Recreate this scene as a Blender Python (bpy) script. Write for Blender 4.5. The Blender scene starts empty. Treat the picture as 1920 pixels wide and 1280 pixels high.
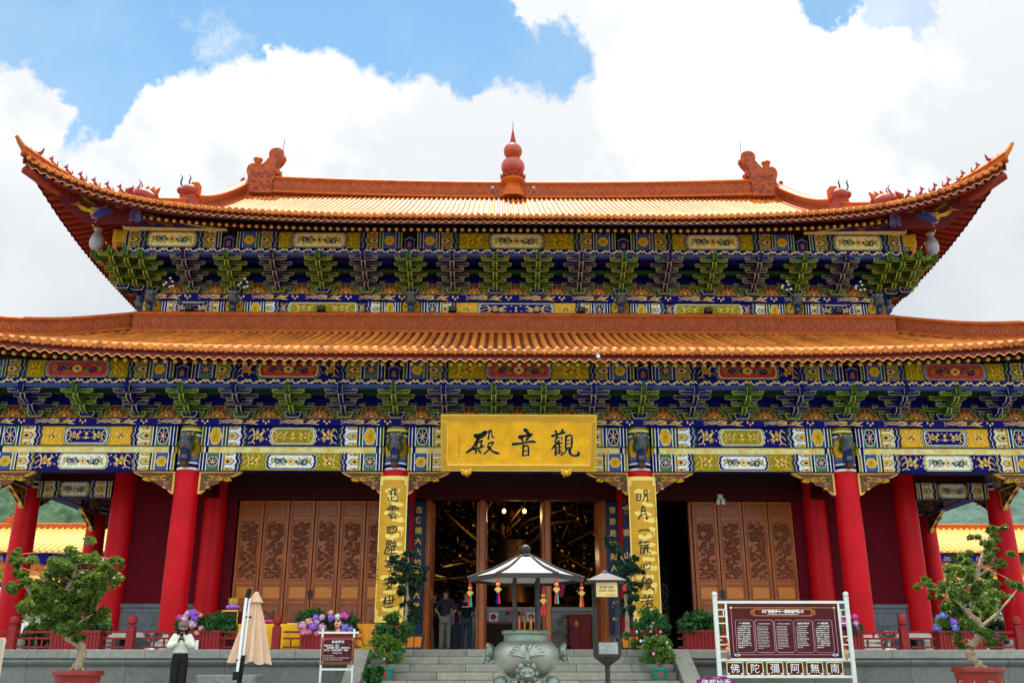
import bpy, math, random
from mathutils import Vector, Matrix, noise
D = bpy.data
SC = bpy.context.scene
COL = SC.collection
rnd = random.Random(11)
PI = math.pi
sin, cos, R = math.sin, math.cos, math.radians
GZ = -1.1                     # terrace level in front of the platform

# ------------------------------------------------------------------ materials
def nodes(m):
    m.use_nodes = True
    nt = m.node_tree
    return nt, nt.nodes, nt.links, nt.nodes['Principled BSDF']

def pm(name, col, rough=.6, metal=0., var=.15, scale=5., bump=0., bscale=40., coat=0., spec=.3, stretch=None, dirt=None, island=0.):
    m = D.materials.new(name)
    nt, N, L, b = nodes(m)
    b.inputs['Roughness'].default_value = rough
    b.inputs['Metallic'].default_value = metal
    b.inputs['Specular IOR Level'].default_value = spec
    b.inputs['Coat Weight'].default_value = coat
    b.inputs['Coat Roughness'].default_value = .12
    tc = N.new('ShaderNodeTexCoord')
    src = tc.outputs['Object']
    if stretch:
        mp = N.new('ShaderNodeMapping'); mp.inputs['Scale'].default_value = stretch
        L.new(src, mp.inputs['Vector']); src = mp.outputs['Vector']
    n = N.new('ShaderNodeTexNoise'); n.inputs['Scale'].default_value = scale; n.inputs['Detail'].default_value = 6; n.inputs['Roughness'].default_value = .65
    L.new(src, n.inputs['Vector'])
    r = N.new('ShaderNodeMapRange'); r.inputs['From Min'].default_value = .3; r.inputs['From Max'].default_value = .7
    r.inputs['To Min'].default_value = 1 - var; r.inputs['To Max'].default_value = 1 + var
    L.new(n.outputs['Fac'], r.inputs['Value'])
    val = r.outputs['Result']
    if island:
        g = N.new('ShaderNodeNewGeometry')
        r2 = N.new('ShaderNodeMapRange'); r2.inputs['To Min'].default_value = 1 - island; r2.inputs['To Max'].default_value = 1 + island
        L.new(g.outputs['Random Per Island'], r2.inputs['Value'])
        mu = N.new('ShaderNodeMath'); mu.operation = 'MULTIPLY'
        L.new(val, mu.inputs[0]); L.new(r2.outputs['Result'], mu.inputs[1]); val = mu.outputs[0]
    mx = N.new('ShaderNodeVectorMath'); mx.operation = 'SCALE'; mx.inputs[0].default_value = col[:3]
    L.new(val, mx.inputs['Scale'])
    out = mx.outputs['Vector']
    if dirt:
        n2 = N.new('ShaderNodeTexNoise'); n2.inputs['Scale'].default_value = dirt[1]; n2.inputs['Detail'].default_value = 8
        L.new(tc.outputs['Object'], n2.inputs['Vector'])
        r3 = N.new('ShaderNodeMapRange'); r3.inputs['From Min'].default_value = dirt[2]; r3.inputs['From Max'].default_value = dirt[2] + .18; r3.inputs['To Max'].default_value = dirt[3]
        L.new(n2.outputs['Fac'], r3.inputs['Value'])
        mm = N.new('ShaderNodeMix'); mm.data_type = 'RGBA'
        L.new(r3.outputs['Result'], mm.inputs['Factor']); L.new(out, mm.inputs['A']); mm.inputs['B'].default_value = (*dirt[0], 1)
        out = mm.outputs['Result']
    L.new(out, b.inputs['Base Color'])
    if bump:
        nb = N.new('ShaderNodeTexNoise'); nb.inputs['Scale'].default_value = bscale; nb.inputs['Detail'].default_value = 8
        L.new(src, nb.inputs['Vector'])
        bp = N.new('ShaderNodeBump'); bp.inputs['Strength'].default_value = bump; bp.inputs['Distance'].default_value = .03
        L.new(nb.outputs['Fac'], bp.inputs['Height']); L.new(bp.outputs['Normal'], b.inputs['Normal'])
    return m

def leafmat(name, col, tint=.35):
    m = pm(name, col, .55, 0, .2, 3, island=tint, spec=.3)
    b = m.node_tree.nodes['Principled BSDF']
    b.inputs['Transmission Weight'].default_value = 0
    nt, N, L = m.node_tree, m.node_tree.nodes, m.node_tree.links
    tr = N.new('ShaderNodeBsdfTranslucent'); tr.inputs['Color'].default_value = (col[0]*1.9, col[1]*1.7, col[2]*.7, 1)
    mix = N.new('ShaderNodeMixShader'); mix.inputs['Fac'].default_value = .3
    o = N['Material Output']
    L.new(b.outputs['BSDF'], mix.inputs[1]); L.new(tr.outputs['BSDF'], mix.inputs[2]); L.new(mix.outputs['Shader'], o.inputs['Surface'])
    return m

def ribbed(name, col, axis, freq, rough=.3):
    """glazed pan tiles: courses stepping up the slope"""
    m = pm(name, col, rough, 0, .3, 2.5, spec=.2)
    nt, N, L = m.node_tree, m.node_tree.nodes, m.node_tree.links
    b = N['Principled BSDF']
    tc = N.new('ShaderNodeTexCoord'); sx = N.new('ShaderNodeSeparateXYZ'); L.new(tc.outputs['Object'], sx.inputs[0])
    mu = N.new('ShaderNodeMath'); mu.operation = 'MULTIPLY'; mu.inputs[1].default_value = freq
    L.new(sx.outputs[axis], mu.inputs[0])
    fr = N.new('ShaderNodeMath'); fr.operation = 'FRACT'; L.new(mu.outputs[0], fr.inputs[0])
    bp = N.new('ShaderNodeBump'); bp.inputs['Strength'].default_value = .9; bp.inputs['Distance'].default_value = .05
    L.new(fr.outputs[0], bp.inputs['Height']); L.new(bp.outputs['Normal'], b.inputs['Normal'])
    return m

def blocks(name, col, bw, bh, mortar=.006, rough=.75, var=.18, axisxz=True, spot=.5):
    """dressed stone blocks with joints"""
    m = pm(name, col, rough, 0, var, 9, bump=.25, bscale=60, dirt=((col[0]*.35, col[1]*.36, col[2]*.36), 2.2, .56, spot))
    nt, N, L = m.node_tree, m.node_tree.nodes, m.node_tree.links
    b = N['Principled BSDF']
    old = b.inputs['Base Color'].links[0].from_socket
    tc = N.new('ShaderNodeTexCoord'); mp = N.new('ShaderNodeMapping')
    if axisxz: mp.inputs['Rotation'].default_value = (R(-90), 0, 0)
    L.new(tc.outputs['Object'], mp.inputs['Vector'])
    br = N.new('ShaderNodeTexBrick'); br.inputs['Scale'].default_value = 1; br.inputs['Brick Width'].default_value = bw; br.inputs['Row Height'].default_value = bh
    br.inputs['Mortar Size'].default_value = mortar; br.inputs['Color1'].default_value = (.75, .75, .75, 1); br.inputs['Color2'].default_value = (1.1, 1.1, 1.1, 1); br.inputs['Mortar'].default_value = (.25, .25, .25, 1)
    L.new(mp.outputs['Vector'], br.inputs['Vector'])
    mx = N.new('ShaderNodeVectorMath'); mx.operation = 'MULTIPLY'
    L.new(old, mx.inputs[0]); L.new(br.outputs['Color'], mx.inputs[1]); L.new(mx.outputs['Vector'], b.inputs['Base Color'])
    return m

def emit(name, col, s):
    m = D.materials.new(name); nt, N, L, b = nodes(m)
    b.inputs['Base Color'].default_value = (*col, 1); b.inputs['Emission Color'].default_value = (*col, 1); b.inputs['Emission Strength'].default_value = s
    return m

M = {}
def paint(n, c, **k):
    k.setdefault('rough', .62); k.setdefault('spec', .09); k.setdefault('var', .22); k.setdefault('scale', 9.)
    M[n] = pm(n + '_paint', c, dirt=((c[0]*.45, c[1]*.42, c[2]*.42), 3.5, .6, .45), **k)
paint('blue', (.004, .005, .135)); paint('sky', (.05, .085, .27)); paint('green', (.028, .09, .010)); paint('olive', (.31, .24, .006))
paint('gold', (.78, .41, .02)); paint('pgold', (.86, .53, .13)); paint('cream', (.82, .68, .28)); paint('white', (.82, .79, .68))
paint('brown', (.20, .055, .012)); paint('maroon', (.085, .008, .006)); paint('vred', (.50, .04, .035)); paint('violet', (.04, .03, .14))
paint('black', (.008, .008, .009)); paint('dgreen', (.016, .050, .018)); paint('rust', (.30, .09, .02)); paint('jade', (.07, .16, .06)); paint('lilac', (.16, .15, .27))
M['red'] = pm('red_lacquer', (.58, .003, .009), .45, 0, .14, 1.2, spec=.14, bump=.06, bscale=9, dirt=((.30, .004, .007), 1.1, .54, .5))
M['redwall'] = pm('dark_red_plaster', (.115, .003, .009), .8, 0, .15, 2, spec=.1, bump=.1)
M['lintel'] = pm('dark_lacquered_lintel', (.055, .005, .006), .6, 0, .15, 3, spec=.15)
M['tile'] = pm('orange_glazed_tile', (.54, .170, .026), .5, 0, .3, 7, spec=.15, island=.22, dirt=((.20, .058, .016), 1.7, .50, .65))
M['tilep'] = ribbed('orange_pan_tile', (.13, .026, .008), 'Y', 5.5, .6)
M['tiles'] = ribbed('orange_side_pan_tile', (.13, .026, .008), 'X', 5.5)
M['ridge'] = pm('terracotta_ridge', (.44, .088, .012), .55, 0, .28, 4, spec=.12, bump=.15, dirt=((.22, .07, .03), 3., .58, .6))
M['ridged'] = pm('terracotta_relief', (.17, .028, .008), .5, 0, .25, 12)
M['rustred'] = pm('rust_red_figure', (.27, .032, .014), .55, 0, .25, 9, bump=.5, bscale=25)
M['fascia'] = pm('fascia_red', (.17, .016, .010), .5, 0, .2, 5)
M['soffit'] = pm('soffit_red', (.15, .018, .010), .6, 0, .25, 3, spec=.12)
M['rafter'] = pm('rafter_red', (.21, .024, .011), .55, 0, .25, 6, spec=.12)
M['wood'] = pm('carved_door_wood', (.37, .082, .008), .33, 0, .4, 3, stretch=(3, 3, .5), coat=.06, bump=.1)
M['woodl'] = pm('light_door_wood', (.64, .19, .018), .4, 0, .3, 5, stretch=(1, 1, 6), coat=.08)
M['woodd'] = pm('deep_carved_wood', (.17, .034, .006), .42, 0, .5, 18, bump=.8, bscale=22)
M['stone'] = blocks('granite_blocks', (.165, .17, .15), 2.1, .9)
M['cap'] = blocks('granite_coping', (.27, .27, .225), 1.6, 3., spot=.5)
M['step'] = blocks('granite_steps', (.28, .27, .21), 1.15, .155, .008, spot=.5)
M['dado'] = blocks('slate_dado', (.13, .14, .15), .55, .33, .006, spot=.3)
M['plinth'] = pm('limestone_plinth', (.58, .52, .42), .7, 0, .15, 6, bump=.2)
M['pave'] = blocks('terrace_paving', (.17, .165, .145), .9, .6, .01, axisxz=False)
M['floor'] = blocks('hall_floor', (.30, .29, .27), .8, .8, .006, .5, axisxz=False)
M['trim'] = pm('gilded_board', (.80, .47, .04), .35, .35, .10, 8)
M['boardgold'] = pm('gold_leaf_board', (.88, .44, .012), .4, .15, .22, 2.6, dirt=((.78, .33, .01), 3., .52, .6))
M['couplet'] = pm('couplet_gold', (.58, .285, .006), .42, .1, .12, 5)
M['cloudgold'] = pm('pale_gold_cloud', (.88, .63, .13), .38, .12, .1, 8)
M['ink'] = pm('black_ink', (.010, .008, .007), .4, 0, .1)
M['navy'] = pm('navy_board', (.008, .016, .055), .4, 0, .15)
M['rail'] = pm('oxblood_rail', (.25, .012, .012), .55, 0, .2, 8)
M['bronze'] = pm('green_bronze', (.20, .24, .19), .42, .65, .3, 5, bump=.25, bscale=30, dirt=((.13, .22, .13), 4., .5, .7))
M['bronzep'] = pm('polished_bronze', (.31, .33, .285), .38, .7, .18, 9, bump=.12, bscale=40, dirt=((.20, .26, .18), 3.2, .52, .6))
M['steel'] = pm('stainless_steel', (.62, .62, .60), .22, 1., .08)
M['iron'] = pm('dark_iron', (.040, .036, .034), .6, .1, .25, 9, bump=.15)
M['tinroof'] = pm('grey_tin_roof', (.38, .36, .34), .42, .25, .12, 4, dirt=((.4, .37, .34), 4, .6, .6))
M['signbrown'] = pm('sign_brown', (.075, .012, .012), .5, 0, .08, spec=.12)
M['signframe'] = pm('sign_white_steel', (.66, .70, .62), .45, 0, .1, 6, dirt=((.35, .33, .25), 6, .62, .5))
M['copper'] = pm('sign_copper', (.42, .12, .03), .45, 0, .1)
M['signtext'] = pm('sign_white', (.82, .80, .78), .5, 0, .02)
M['fabric'] = pm('beige_canvas', (.66, .44, .28), .85, 0, .12, 6, bump=.1)
M['whitepole'] = pm('white_pole', (.80, .80, .78), .35, 0, .04)
M['plastic'] = pm('black_plastic', (.010, .010, .011), .5, 0, .1, spec=.15)
M['yellow'] = pm('yellow_satin', (.95, .50, .008), .45, 0, .15, 4)
M['teal'] = pm('teal_glaze', (.015, .22, .17), .3, 0, .15, 6, coat=.4)
M['potred'] = pm('red_glazed_pot', (.24, .020, .014), .42, 0, .25, 5, coat=.06)
M['soil'] = pm('soil', (.06, .04, .025), .95, 0, .3, 20)
M['bark'] = pm('pale_bark', (.33, .24, .15), .85, 0, .35, 12, bump=.6, bscale=30, stretch=(1, 1, .4))
M['leaf'] = leafmat('bonsai_leaf', (.072, .128, .016)); M['leafd'] = leafmat('pine_leaf', (.022, .060, .030)); M['leafg'] = leafmat('hydrangea_leaf', (.035, .120, .030))
M['leafy'] = leafmat('bright_shrub_leaf', (.10, .20, .03)); M['leafb'] = leafmat('far_leaf', (.075, .14, .03))
for n, c in (('hpink', (.72, .10, .42)), ('hviolet', (.36, .16, .66)), ('hpale', (.74, .42, .58)), ('hblue', (.22, .26, .68)), ('hpeach', (.80, .40, .26)), ('hwhite', (.72, .72, .70)), ('hrose', (.78, .25, .36))):
    M[n] = pm(n + '_petal', c, .7, 0, .1, 20, island=.45, spec=.1)
M['skin'] = pm('skin', (.52, .28, .19), .55, 0, .06); M['hair'] = pm('dark_hair', (.012, .009, .008), .5, 0, .2, 40)
M['jacket'] = pm('cream_jacket', (.80, .82, .68), .8, 0, .06, 8, bump=.2, bscale=18); M['greytop'] = pm('grey_top', (.10, .10, .11), .85, 0, .1)
M['blackcloth'] = pm('black_cloth', (.010, .010, .012), .85, 0, .2, 9); M['cap_tan'] = pm('tan_cap', (.20, .125, .08), .85, 0, .12, 12)
M['charcoal'] = pm('charcoal_shirt', (.035, .035, .04), .85, 0, .15, 8); M['khaki'] = pm('khaki_trousers', (.30, .27, .22), .85, 0, .12, 8); M['denim'] = pm('denim', (.04, .065, .11), .85, 0, .2, 12)
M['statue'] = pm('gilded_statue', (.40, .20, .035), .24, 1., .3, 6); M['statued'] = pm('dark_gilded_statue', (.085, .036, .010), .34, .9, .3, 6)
M['altar'] = pm('grey_altar_stone', (.42, .41, .41), .6, 0, .1, 5); M['cabinet'] = pm('crimson_cabinet', (.30, .012, .02), .4, 0, .1); M['magenta'] = pm('magenta_cloth', (.62, .05, .25), .8, 0, .1)
M['tasred'] = pm('red_silk', (.62, .012, .03), .6, 0, .15); M['tasgreen'] = pm('green_silk', (.02, .38, .24), .6, 0, .1); M['tasorange'] = pm('orange_silk', (.80, .30, .02), .6, 0, .1); M['ornament'] = pm('gilt_ornament', (.70, .42, .11), .4, .2, .15, 20)
M['farwall'] = pm('white_render', (.74, .76, .78), .8, 0, .06, 1); M['fargrey'] = pm('grey_coping_tile', (.22, .25, .30), .7, 0, .15, 3)
M['glow'] = emit('lit_lamp', (1., .62, .2), 1.2)
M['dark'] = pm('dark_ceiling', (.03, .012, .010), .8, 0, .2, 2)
M['purple'] = pm('purple_board', (.16, .012, .12), .5, 0, .1)
M['porcelain'] = pm('porcelain', (.36, .34, .40), .3, 0, .25, 8, coat=.1, dirt=((.20, .24, .55), 9, .55, .6))
M['paper'] = pm('printed_paper', (.72, .70, .70), .6, 0, .05)

# ------------------------------------------------------------------ mesh builder
class MB:
    def __init__(s): s.v, s.f, s.mi, s.mats = [], [], [], []
    def mid(s, m):
        m = M[m] if isinstance(m, str) else m
        if m not in s.mats: s.mats.append(m)
        return s.mats.index(m)
    def add(s, vs, fs, m):
        o = len(s.v); i = s.mid(m); s.v += [tuple(v) for v in vs]
        for f in fs: s.f.append([k + o for k in f]); s.mi.append(i)
    def face(s, pts, m): s.add(pts, [list(range(len(pts)))], m)
    def box(s, x0, x1, y0, y1, z0, z1, m, T=None):
        vs = [(x0,y0,z0),(x1,y0,z0),(x1,y1,z0),(x0,y1,z0),(x0,y0,z1),(x1,y0,z1),(x1,y1,z1),(x0,y1,z1)]
        if T: vs = [T @ Vector(v) for v in vs]
        s.add(vs, [[0,3,2,1],[4,5,6,7],[0,1,5,4],[1,2,6,5],[2,3,7,6],[3,0,4,7]], m)
    def bbox(s, x0, x1, y0, y1, z0, z1, m, c=.01, T=None):
        """box with chamfered vertical and top edges"""
        pr = [(x0+c,y0),(x1-c,y0),(x1,y0+c),(x1,y1-c),(x1-c,y1),(x0+c,y1),(x0,y1-c),(x0,y0+c)]
        vs = [(x,y,z0) for x,y in pr] + [(x,y,z1-c) for x,y in pr]
        cx, cy = (x0+x1)/2, (y0+y1)/2
        vs += [(x + (c if x < cx else -c), y + (c if y < cy else -c), z1) for x,y in pr]
        if T: vs = [T @ Vector(v) for v in vs]
        fs = [list(range(7,-1,-1)), list(range(16,24))]
        for k in range(2):
            for i in range(8): j=(i+1)%8; fs.append([k*8+i,k*8+j,k*8+8+j,k*8+8+i])
        s.add(vs, fs, m)
    def prism(s, poly, y0, y1, m, fn=None, mf=None):
        """polygon in (x,z) pushed along y; counter-clockwise seen from -y"""
        fn = fn or (lambda x, y, z: (x, y, z)); n = len(poly)
        vs = [fn(x, y0, z) for x, z in poly] + [fn(x, y1, z) for x, z in poly]
        s.add(vs, [[n+i for i in range(n-1,-1,-1)]] + [[i, n+i, n+(i+1)%n, (i+1)%n] for i in range(n)], m)
        s.add(vs[:n], [list(range(n))], mf or m)
    def lathe(s, prof, m, seg=20, c=(0,0,0), sq=None, T=None):
        n = len(prof); vs, fs = [], []
        for r, z in prof:
            for k in range(seg):
                a = 2*PI*k/seg; v = (c[0]+r*cos(a), c[1]+r*sin(a), c[2]+z)
                vs.append(T @ Vector(v) if T else v)
        for i in range(n-1):
            for k in range(seg): q=(k+1)%seg; fs.append([i*seg+k, i*seg+q, (i+1)*seg+q, (i+1)*seg+k])
        fs.append(list(range(seg-1,-1,-1))); fs.append([(n-1)*seg+k for k in range(seg)])
        s.add(vs, fs, m)
    def tube(s, pts, rad, m, seg=8, caps=True, flat=1.):
        pts = [Vector(p) for p in pts]; n = len(pts)
        rad = rad if isinstance(rad, (list, tuple)) else [rad]*n
        vs, fs = [], []; up = Vector((0,0,1))
        for i, p in enumerate(pts):
            t = (pts[min(i+1,n-1)] - pts[max(i-1,0)]).normalized()
            u = up if abs(t.dot(up)) < .95 else Vector((1,0,0))
            a = t.cross(u).normalized(); b = a.cross(t).normalized()
            for k in range(seg):
                g = 2*PI*k/seg; vs.append(p + (a*cos(g) + b*sin(g)*flat)*rad[i])
        for i in range(n-1):
            for k in range(seg): q=(k+1)%seg; fs.append([i*seg+k, i*seg+q, (i+1)*seg+q, (i+1)*seg+k])
        if caps: fs.append(list(range(seg-1,-1,-1))); fs.append([(n-1)*seg+k for k in range(seg)])
        s.add(vs, fs, m)
    def ball(s, c, r, m, seg=12, rings=8, T=None):
        r = r if isinstance(r, (tuple, list)) else (r,r,r); vs, fs = [(c[0],c[1],c[2]-r[2])], []
        for i in range(1, rings):
            b = -PI/2 + PI*i/rings
            for k in range(seg): a=2*PI*k/seg; vs.append((c[0]+r[0]*cos(b)*cos(a), c[1]+r[1]*cos(b)*sin(a), c[2]+r[2]*sin(b)))
        vs.append((c[0],c[1],c[2]+r[2])); e=len(vs)-1
        for k in range(seg):
            q=(k+1)%seg; fs.append([0,1+q,1+k]); fs.append([e,1+(rings-2)*seg+k,1+(rings-2)*seg+q])
            for i in range(rings-2): fs.append([1+i*seg+k,1+i*seg+q,1+(i+1)*seg+q,1+(i+1)*seg+k])
        if T: vs=[T @ Vector(v) for v in vs]
        s.add(vs, fs, m)
    def grid(s, fn, nu, nv, m):
        vs = [fn(i/nu, j/nv) for j in range(nv+1) for i in range(nu+1)]
        s.add(vs, [[j*(nu+1)+i, j*(nu+1)+i+1, (j+1)*(nu+1)+i+1, (j+1)*(nu+1)+i] for j in range(nv) for i in range(nu)], m)
    def mesh(s, name, smooth=35):
        me = D.meshes.new(name); me.from_pydata(s.v, [], s.f)
        for m in s.mats: me.materials.append(m)
        me.polygons.foreach_set('material_index', s.mi)
        if smooth:
            me.polygons.foreach_set('use_smooth', [True]*len(me.polygons))
            me.update(); me.set_sharp_from_angle(angle=R(smooth))
        me.update()
        return me
    def build(s, name, parent=None, loc=(0,0,0), smooth=35, rz=0):
        return inst(name, s.mesh(name, smooth), parent, loc, rz)

def inst(name, me, parent=None, loc=(0,0,0), rz=0, scale=None):
    o = D.objects.new(name, me); COL.objects.link(o); o.parent = parent; o.location = loc; o.rotation_euler = (0,0,rz)
    if scale: o.scale = scale
    return o
def tag(o, label=None, cat=None, group=None, kind=None):
    for k, v in (('label', label), ('category', cat), ('group', group), ('kind', kind)):
        if v: o[k] = v
    return o
def thing(name, label, cat, loc=(0,0,0), rz=0, group=None):
    o = D.objects.new(name, None); COL.objects.link(o); o.location = loc; o.rotation_euler = (0,0,rz); o.empty_display_size = .2
    return tag(o, label, cat, group)
def copy_tree(o, parent=None, loc=None, rz=None, label=None, group=None):
    c = o.copy(); COL.objects.link(c); c.parent = parent
    if loc is not None: c.location = loc
    if rz is not None: c.rotation_euler = (0,0,rz)
    if label: c['label'] = label
    if group: c['group'] = group
    for ch in list(o.children): copy_tree(ch, c)
    return c

# ------------------------------------------------------------------ flat painting on a surface, in thin raised layers
class Can:
    def __init__(s): s.q = []
    def poly(s, pts, c, l): s.q.append((list(pts), c, l))
    def rect(s, x0, y0, x1, y1, c, l): s.poly([(x0,y0),(x1,y0),(x1,y1),(x0,y1)], c, l)
    def ell(s, cx, cy, rx, ry, c, l, n=14, lob=0, amp=0.):
        s.poly([(cx+rx*cos(2*PI*k/n)*(1+amp*cos(lob*2*PI*k/n)), cy+ry*sin(2*PI*k/n)*(1+amp*cos(lob*2*PI*k/n))) for k in range(n)], c, l)
    def stroke(s, pts, w, c, l):
        n = len(pts); L_, R_ = [], []
        for i,(x,y) in enumerate(pts):
            a, b = pts[max(i-1,0)], pts[min(i+1,n-1)]
            dx, dy = b[0]-a[0], b[1]-a[1]; d = math.hypot(dx,dy) or 1
            ww = w(i/(n-1)) if callable(w) else (w[i] if isinstance(w,(list,tuple)) else w)
            L_.append((x-dy/d*ww/2, y+dx/d*ww/2)); R_.append((x+dy/d*ww/2, y-dx/d*ww/2))
        for i in range(n-1): s.poly([R_[i],R_[i+1],L_[i+1],L_[i]], c, l)
    def add(s, o, dx=0, dy=0, sx=1, sy=1, cmap=None):
        fl = sx*sy < 0
        for p, c, l in o.q:
            p = [(dx+x*sx, dy+y*sy) for x,y in p]
            s.q.append((p[::-1] if fl else p, (cmap or {}).get(c, c), l))
        return s
    def put(s, mb, fn, gap=.003, off=.003):
        for p, c, l in s.q: mb.face([fn(x, y, off + l*gap) for x, y in p], c)
def smooth_pts(p, k=4):
    """Catmull-Rom through the points"""
    out = []; n = len(p)
    for i in range(n-1):
        a,b,c,d = p[max(i-1,0)],p[i],p[i+1],p[min(i+2,n-1)]
        for j in range(k):
            t=j/k; out.append(tuple(.5*(2*b[m]+(c[m]-a[m])*t+(2*a[m]-5*b[m]+4*c[m]-d[m])*t*t+(3*b[m]-a[m]-3*c[m]+d[m])*t**3) for m in range(len(b))))
    out.append(tuple(p[-1])); return out
def inset(poly, d):
    n=len(poly); out=[]
    for i in range(n):
        a,b,c = poly[i-1],poly[i],poly[(i+1)%n]
        e1=(b[0]-a[0],b[1]-a[1]); e2=(c[0]-b[0],c[1]-b[1]); l1=math.hypot(*e1) or 1; l2=math.hypot(*e2) or 1
        n1=(-e1[1]/l1,e1[0]/l1); n2=(-e2[1]/l2,e2[0]/l2)
        k=1+n1[0]*n2[0]+n1[1]*n2[1]; k=max(k,.4)
        out.append((b[0]+(n1[0]+n2[0])/k*d, b[1]+(n1[1]+n2[1])/k*d))
    return out
FRONT = lambda x0, y0, z0: (lambda u, v, h: (x0+u, y0-h, z0+v))

def text_poly(mb, s, x, z, size, m, fn, align='C', squeeze=1., weight=0.):
    """lettering as flat raised faces; fn(u,v,h)"""
    c = D.curves.new('t', 'FONT'); c.body = s; c.size = size; c.resolution_u = 1; c.offset = weight
    c.align_x = {'C':'CENTER','L':'LEFT','R':'RIGHT'}[align]
    o = D.objects.new('t', c); COL.objects.link(o)
    me = D.meshes.new_from_object(o.evaluated_get(bpy.context.evaluated_depsgraph_get()))
    mb.add([fn(x+v.co.x*squeeze, z+v.co.y, .004) for v in me.vertices], [list(p.vertices) for p in me.polygons], m)
    D.objects.remove(o); D.curves.remove(c); D.meshes.remove(me)
# ------------------------------------------------------------------ painted motifs (unit boxes)
def phoenix(c='pgold', l=3):
    k = Can(); w = lambda a, b: (lambda t: a+(b-a)*t)
    for y0, y1, yy in ((.42,.12,.02),(.47,.55,.30),(.52,.92,.72)):
        k.stroke(smooth_pts([(.42,.45),(.30,y0),(.20,y1),(.10,(y1+yy)/2+.05),(.0,yy)],3), w(.075,.03), c, l)
    k.stroke(smooth_pts([(.36,.40),(.48,.42),(.58,.52),(.66,.66),(.72,.74)],3), lambda t: .17*(1-t)**.7+.05, c, l)
    k.ell(.74,.76,.045,.06,c,l,8); k.poly([(.77,.79),(.77,.73),(.86,.75)], c, l)
    k.stroke([(.72,.80),(.66,.92)], w(.03,.015), c, l); k.stroke([(.74,.82),(.73,.95)], w(.03,.015), c, l)
    for a in (100,118,136,154): k.stroke([(.50,.50),(.50+.16*cos(R(a)),.50+.26*sin(R(a))),(.50+.22*cos(R(a+6)),.50+.44*sin(R(a+6)))], w(.06,.02), c, l)
    for a in (-12,-30,-48,-66): k.stroke([(.52,.46),(.52+.18*cos(R(a)),.46+.22*sin(R(a))),(.52+.30*cos(R(a-6)),.46+.36*sin(R(a-6)))], w(.06,.02), c, l)
    for x, y in ((.90,.30),(.93,.88),(.12,.86),(.30,.08)): k.ell(x,y,.035,.06,c,l,8,4,.25)
    return k
def spiral(c, l, turns=1.4, w0=.13, dirn=1):
    k = Can(); n = 16
    pts = [(.42*(1-.82*t/n)*cos(PI+dirn*turns*2*PI*t/n), .42*(1-.82*t/n)*sin(PI+dirn*turns*2*PI*t/n)) for t in range(n+1)]
    k.stroke(pts, lambda t: w0*(1-.4*t), c, l); return k
def scroll(l=4):
    """the running scroll in the middle panels, unit height, about 3.2 wide, centred on 0"""
    k = Can()
    k.ell(0,.5,.34,.30,'gold',l,12,4,.16); k.ell(0,.5,.17,.17,'white',l+1,10); k.ell(0,.5,.10,.10,'blue',l+2,8)
    for s in (-1,1):
        k.ell(s*.42,.5,.10,.14,'blue',l,8)
        k.stroke(smooth_pts([(s*.45,.36),(s*.62,.22),(s*.80,.36),(s*.98,.66),(s*1.18,.74),(s*1.40,.45),(s*1.58,.34)],3), .09, 'olive', l)
        for x, y, c, sc in ((.72,.52,'jade',.62),(1.06,.47,'blue',.60),(1.42,.56,'olive',.50)): k.add(spiral(c,l+1,1.3,.2,s), s*x, y, s*sc, sc)
        for x, y, c in ((.60,.80,'blue'),(.90,.22,'blue'),(1.28,.84,'blue'),(1.56,.74,'jade'),(1.62,.24,'blue'),(1.20,.20,'jade')):
            k.poly([(s*x-.06,y-.05),(s*x+.06,y-.05),(s*x+.02,y+.10)], c, l+1)
    return k
def medal(w, h, frame, fill, ink, l=2, tall=True):
    k = Can(); rx, ry = w*.40, h*.42
    if not tall: rx = ry = min(rx, ry)
    k.ell(0,0,rx*1.12,ry*1.10,frame,l,20,6,.07); k.ell(0,0,rx,ry,fill,l+1,20,6,.07)
    n = 7
    for i in range(n):
        a = 2*PI*i/n+.3
        k.stroke([(rx*.25*cos(a),ry*.25*sin(a)),(rx*.6*cos(a+.5),ry*.6*sin(a+.5)),(rx*.85*cos(a+.35),ry*.85*sin(a+.35))], min(rx,ry)*.13, ink, l+2)
    k.ell(0,0,rx*.22,ry*.22,ink,l+2,8)
    return k
def panel_shape(w, h, n=.5):
    """long field with bracket-shaped ends"""
    a = h*n
    r = [(w/2-a*.5,-h/2),(w/2-a*.1,-h*.30),(w/2-a*.22,-h*.16),(w/2,0),(w/2-a*.22,h*.16),(w/2-a*.1,h*.30),(w/2-a*.5,h/2)]
    return r + [(-x,-y) for x,y in r]
def zig(x, h, a, w, c, l, k, s=1):
    pts = [(x+s*a*dx, h*dy) for dx, dy in ((0,0),(.55,.14),(.15,.27),(1,.5),(.15,.73),(.55,.86),(0,1))]
    k.stroke(pts, w, c, l)
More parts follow.
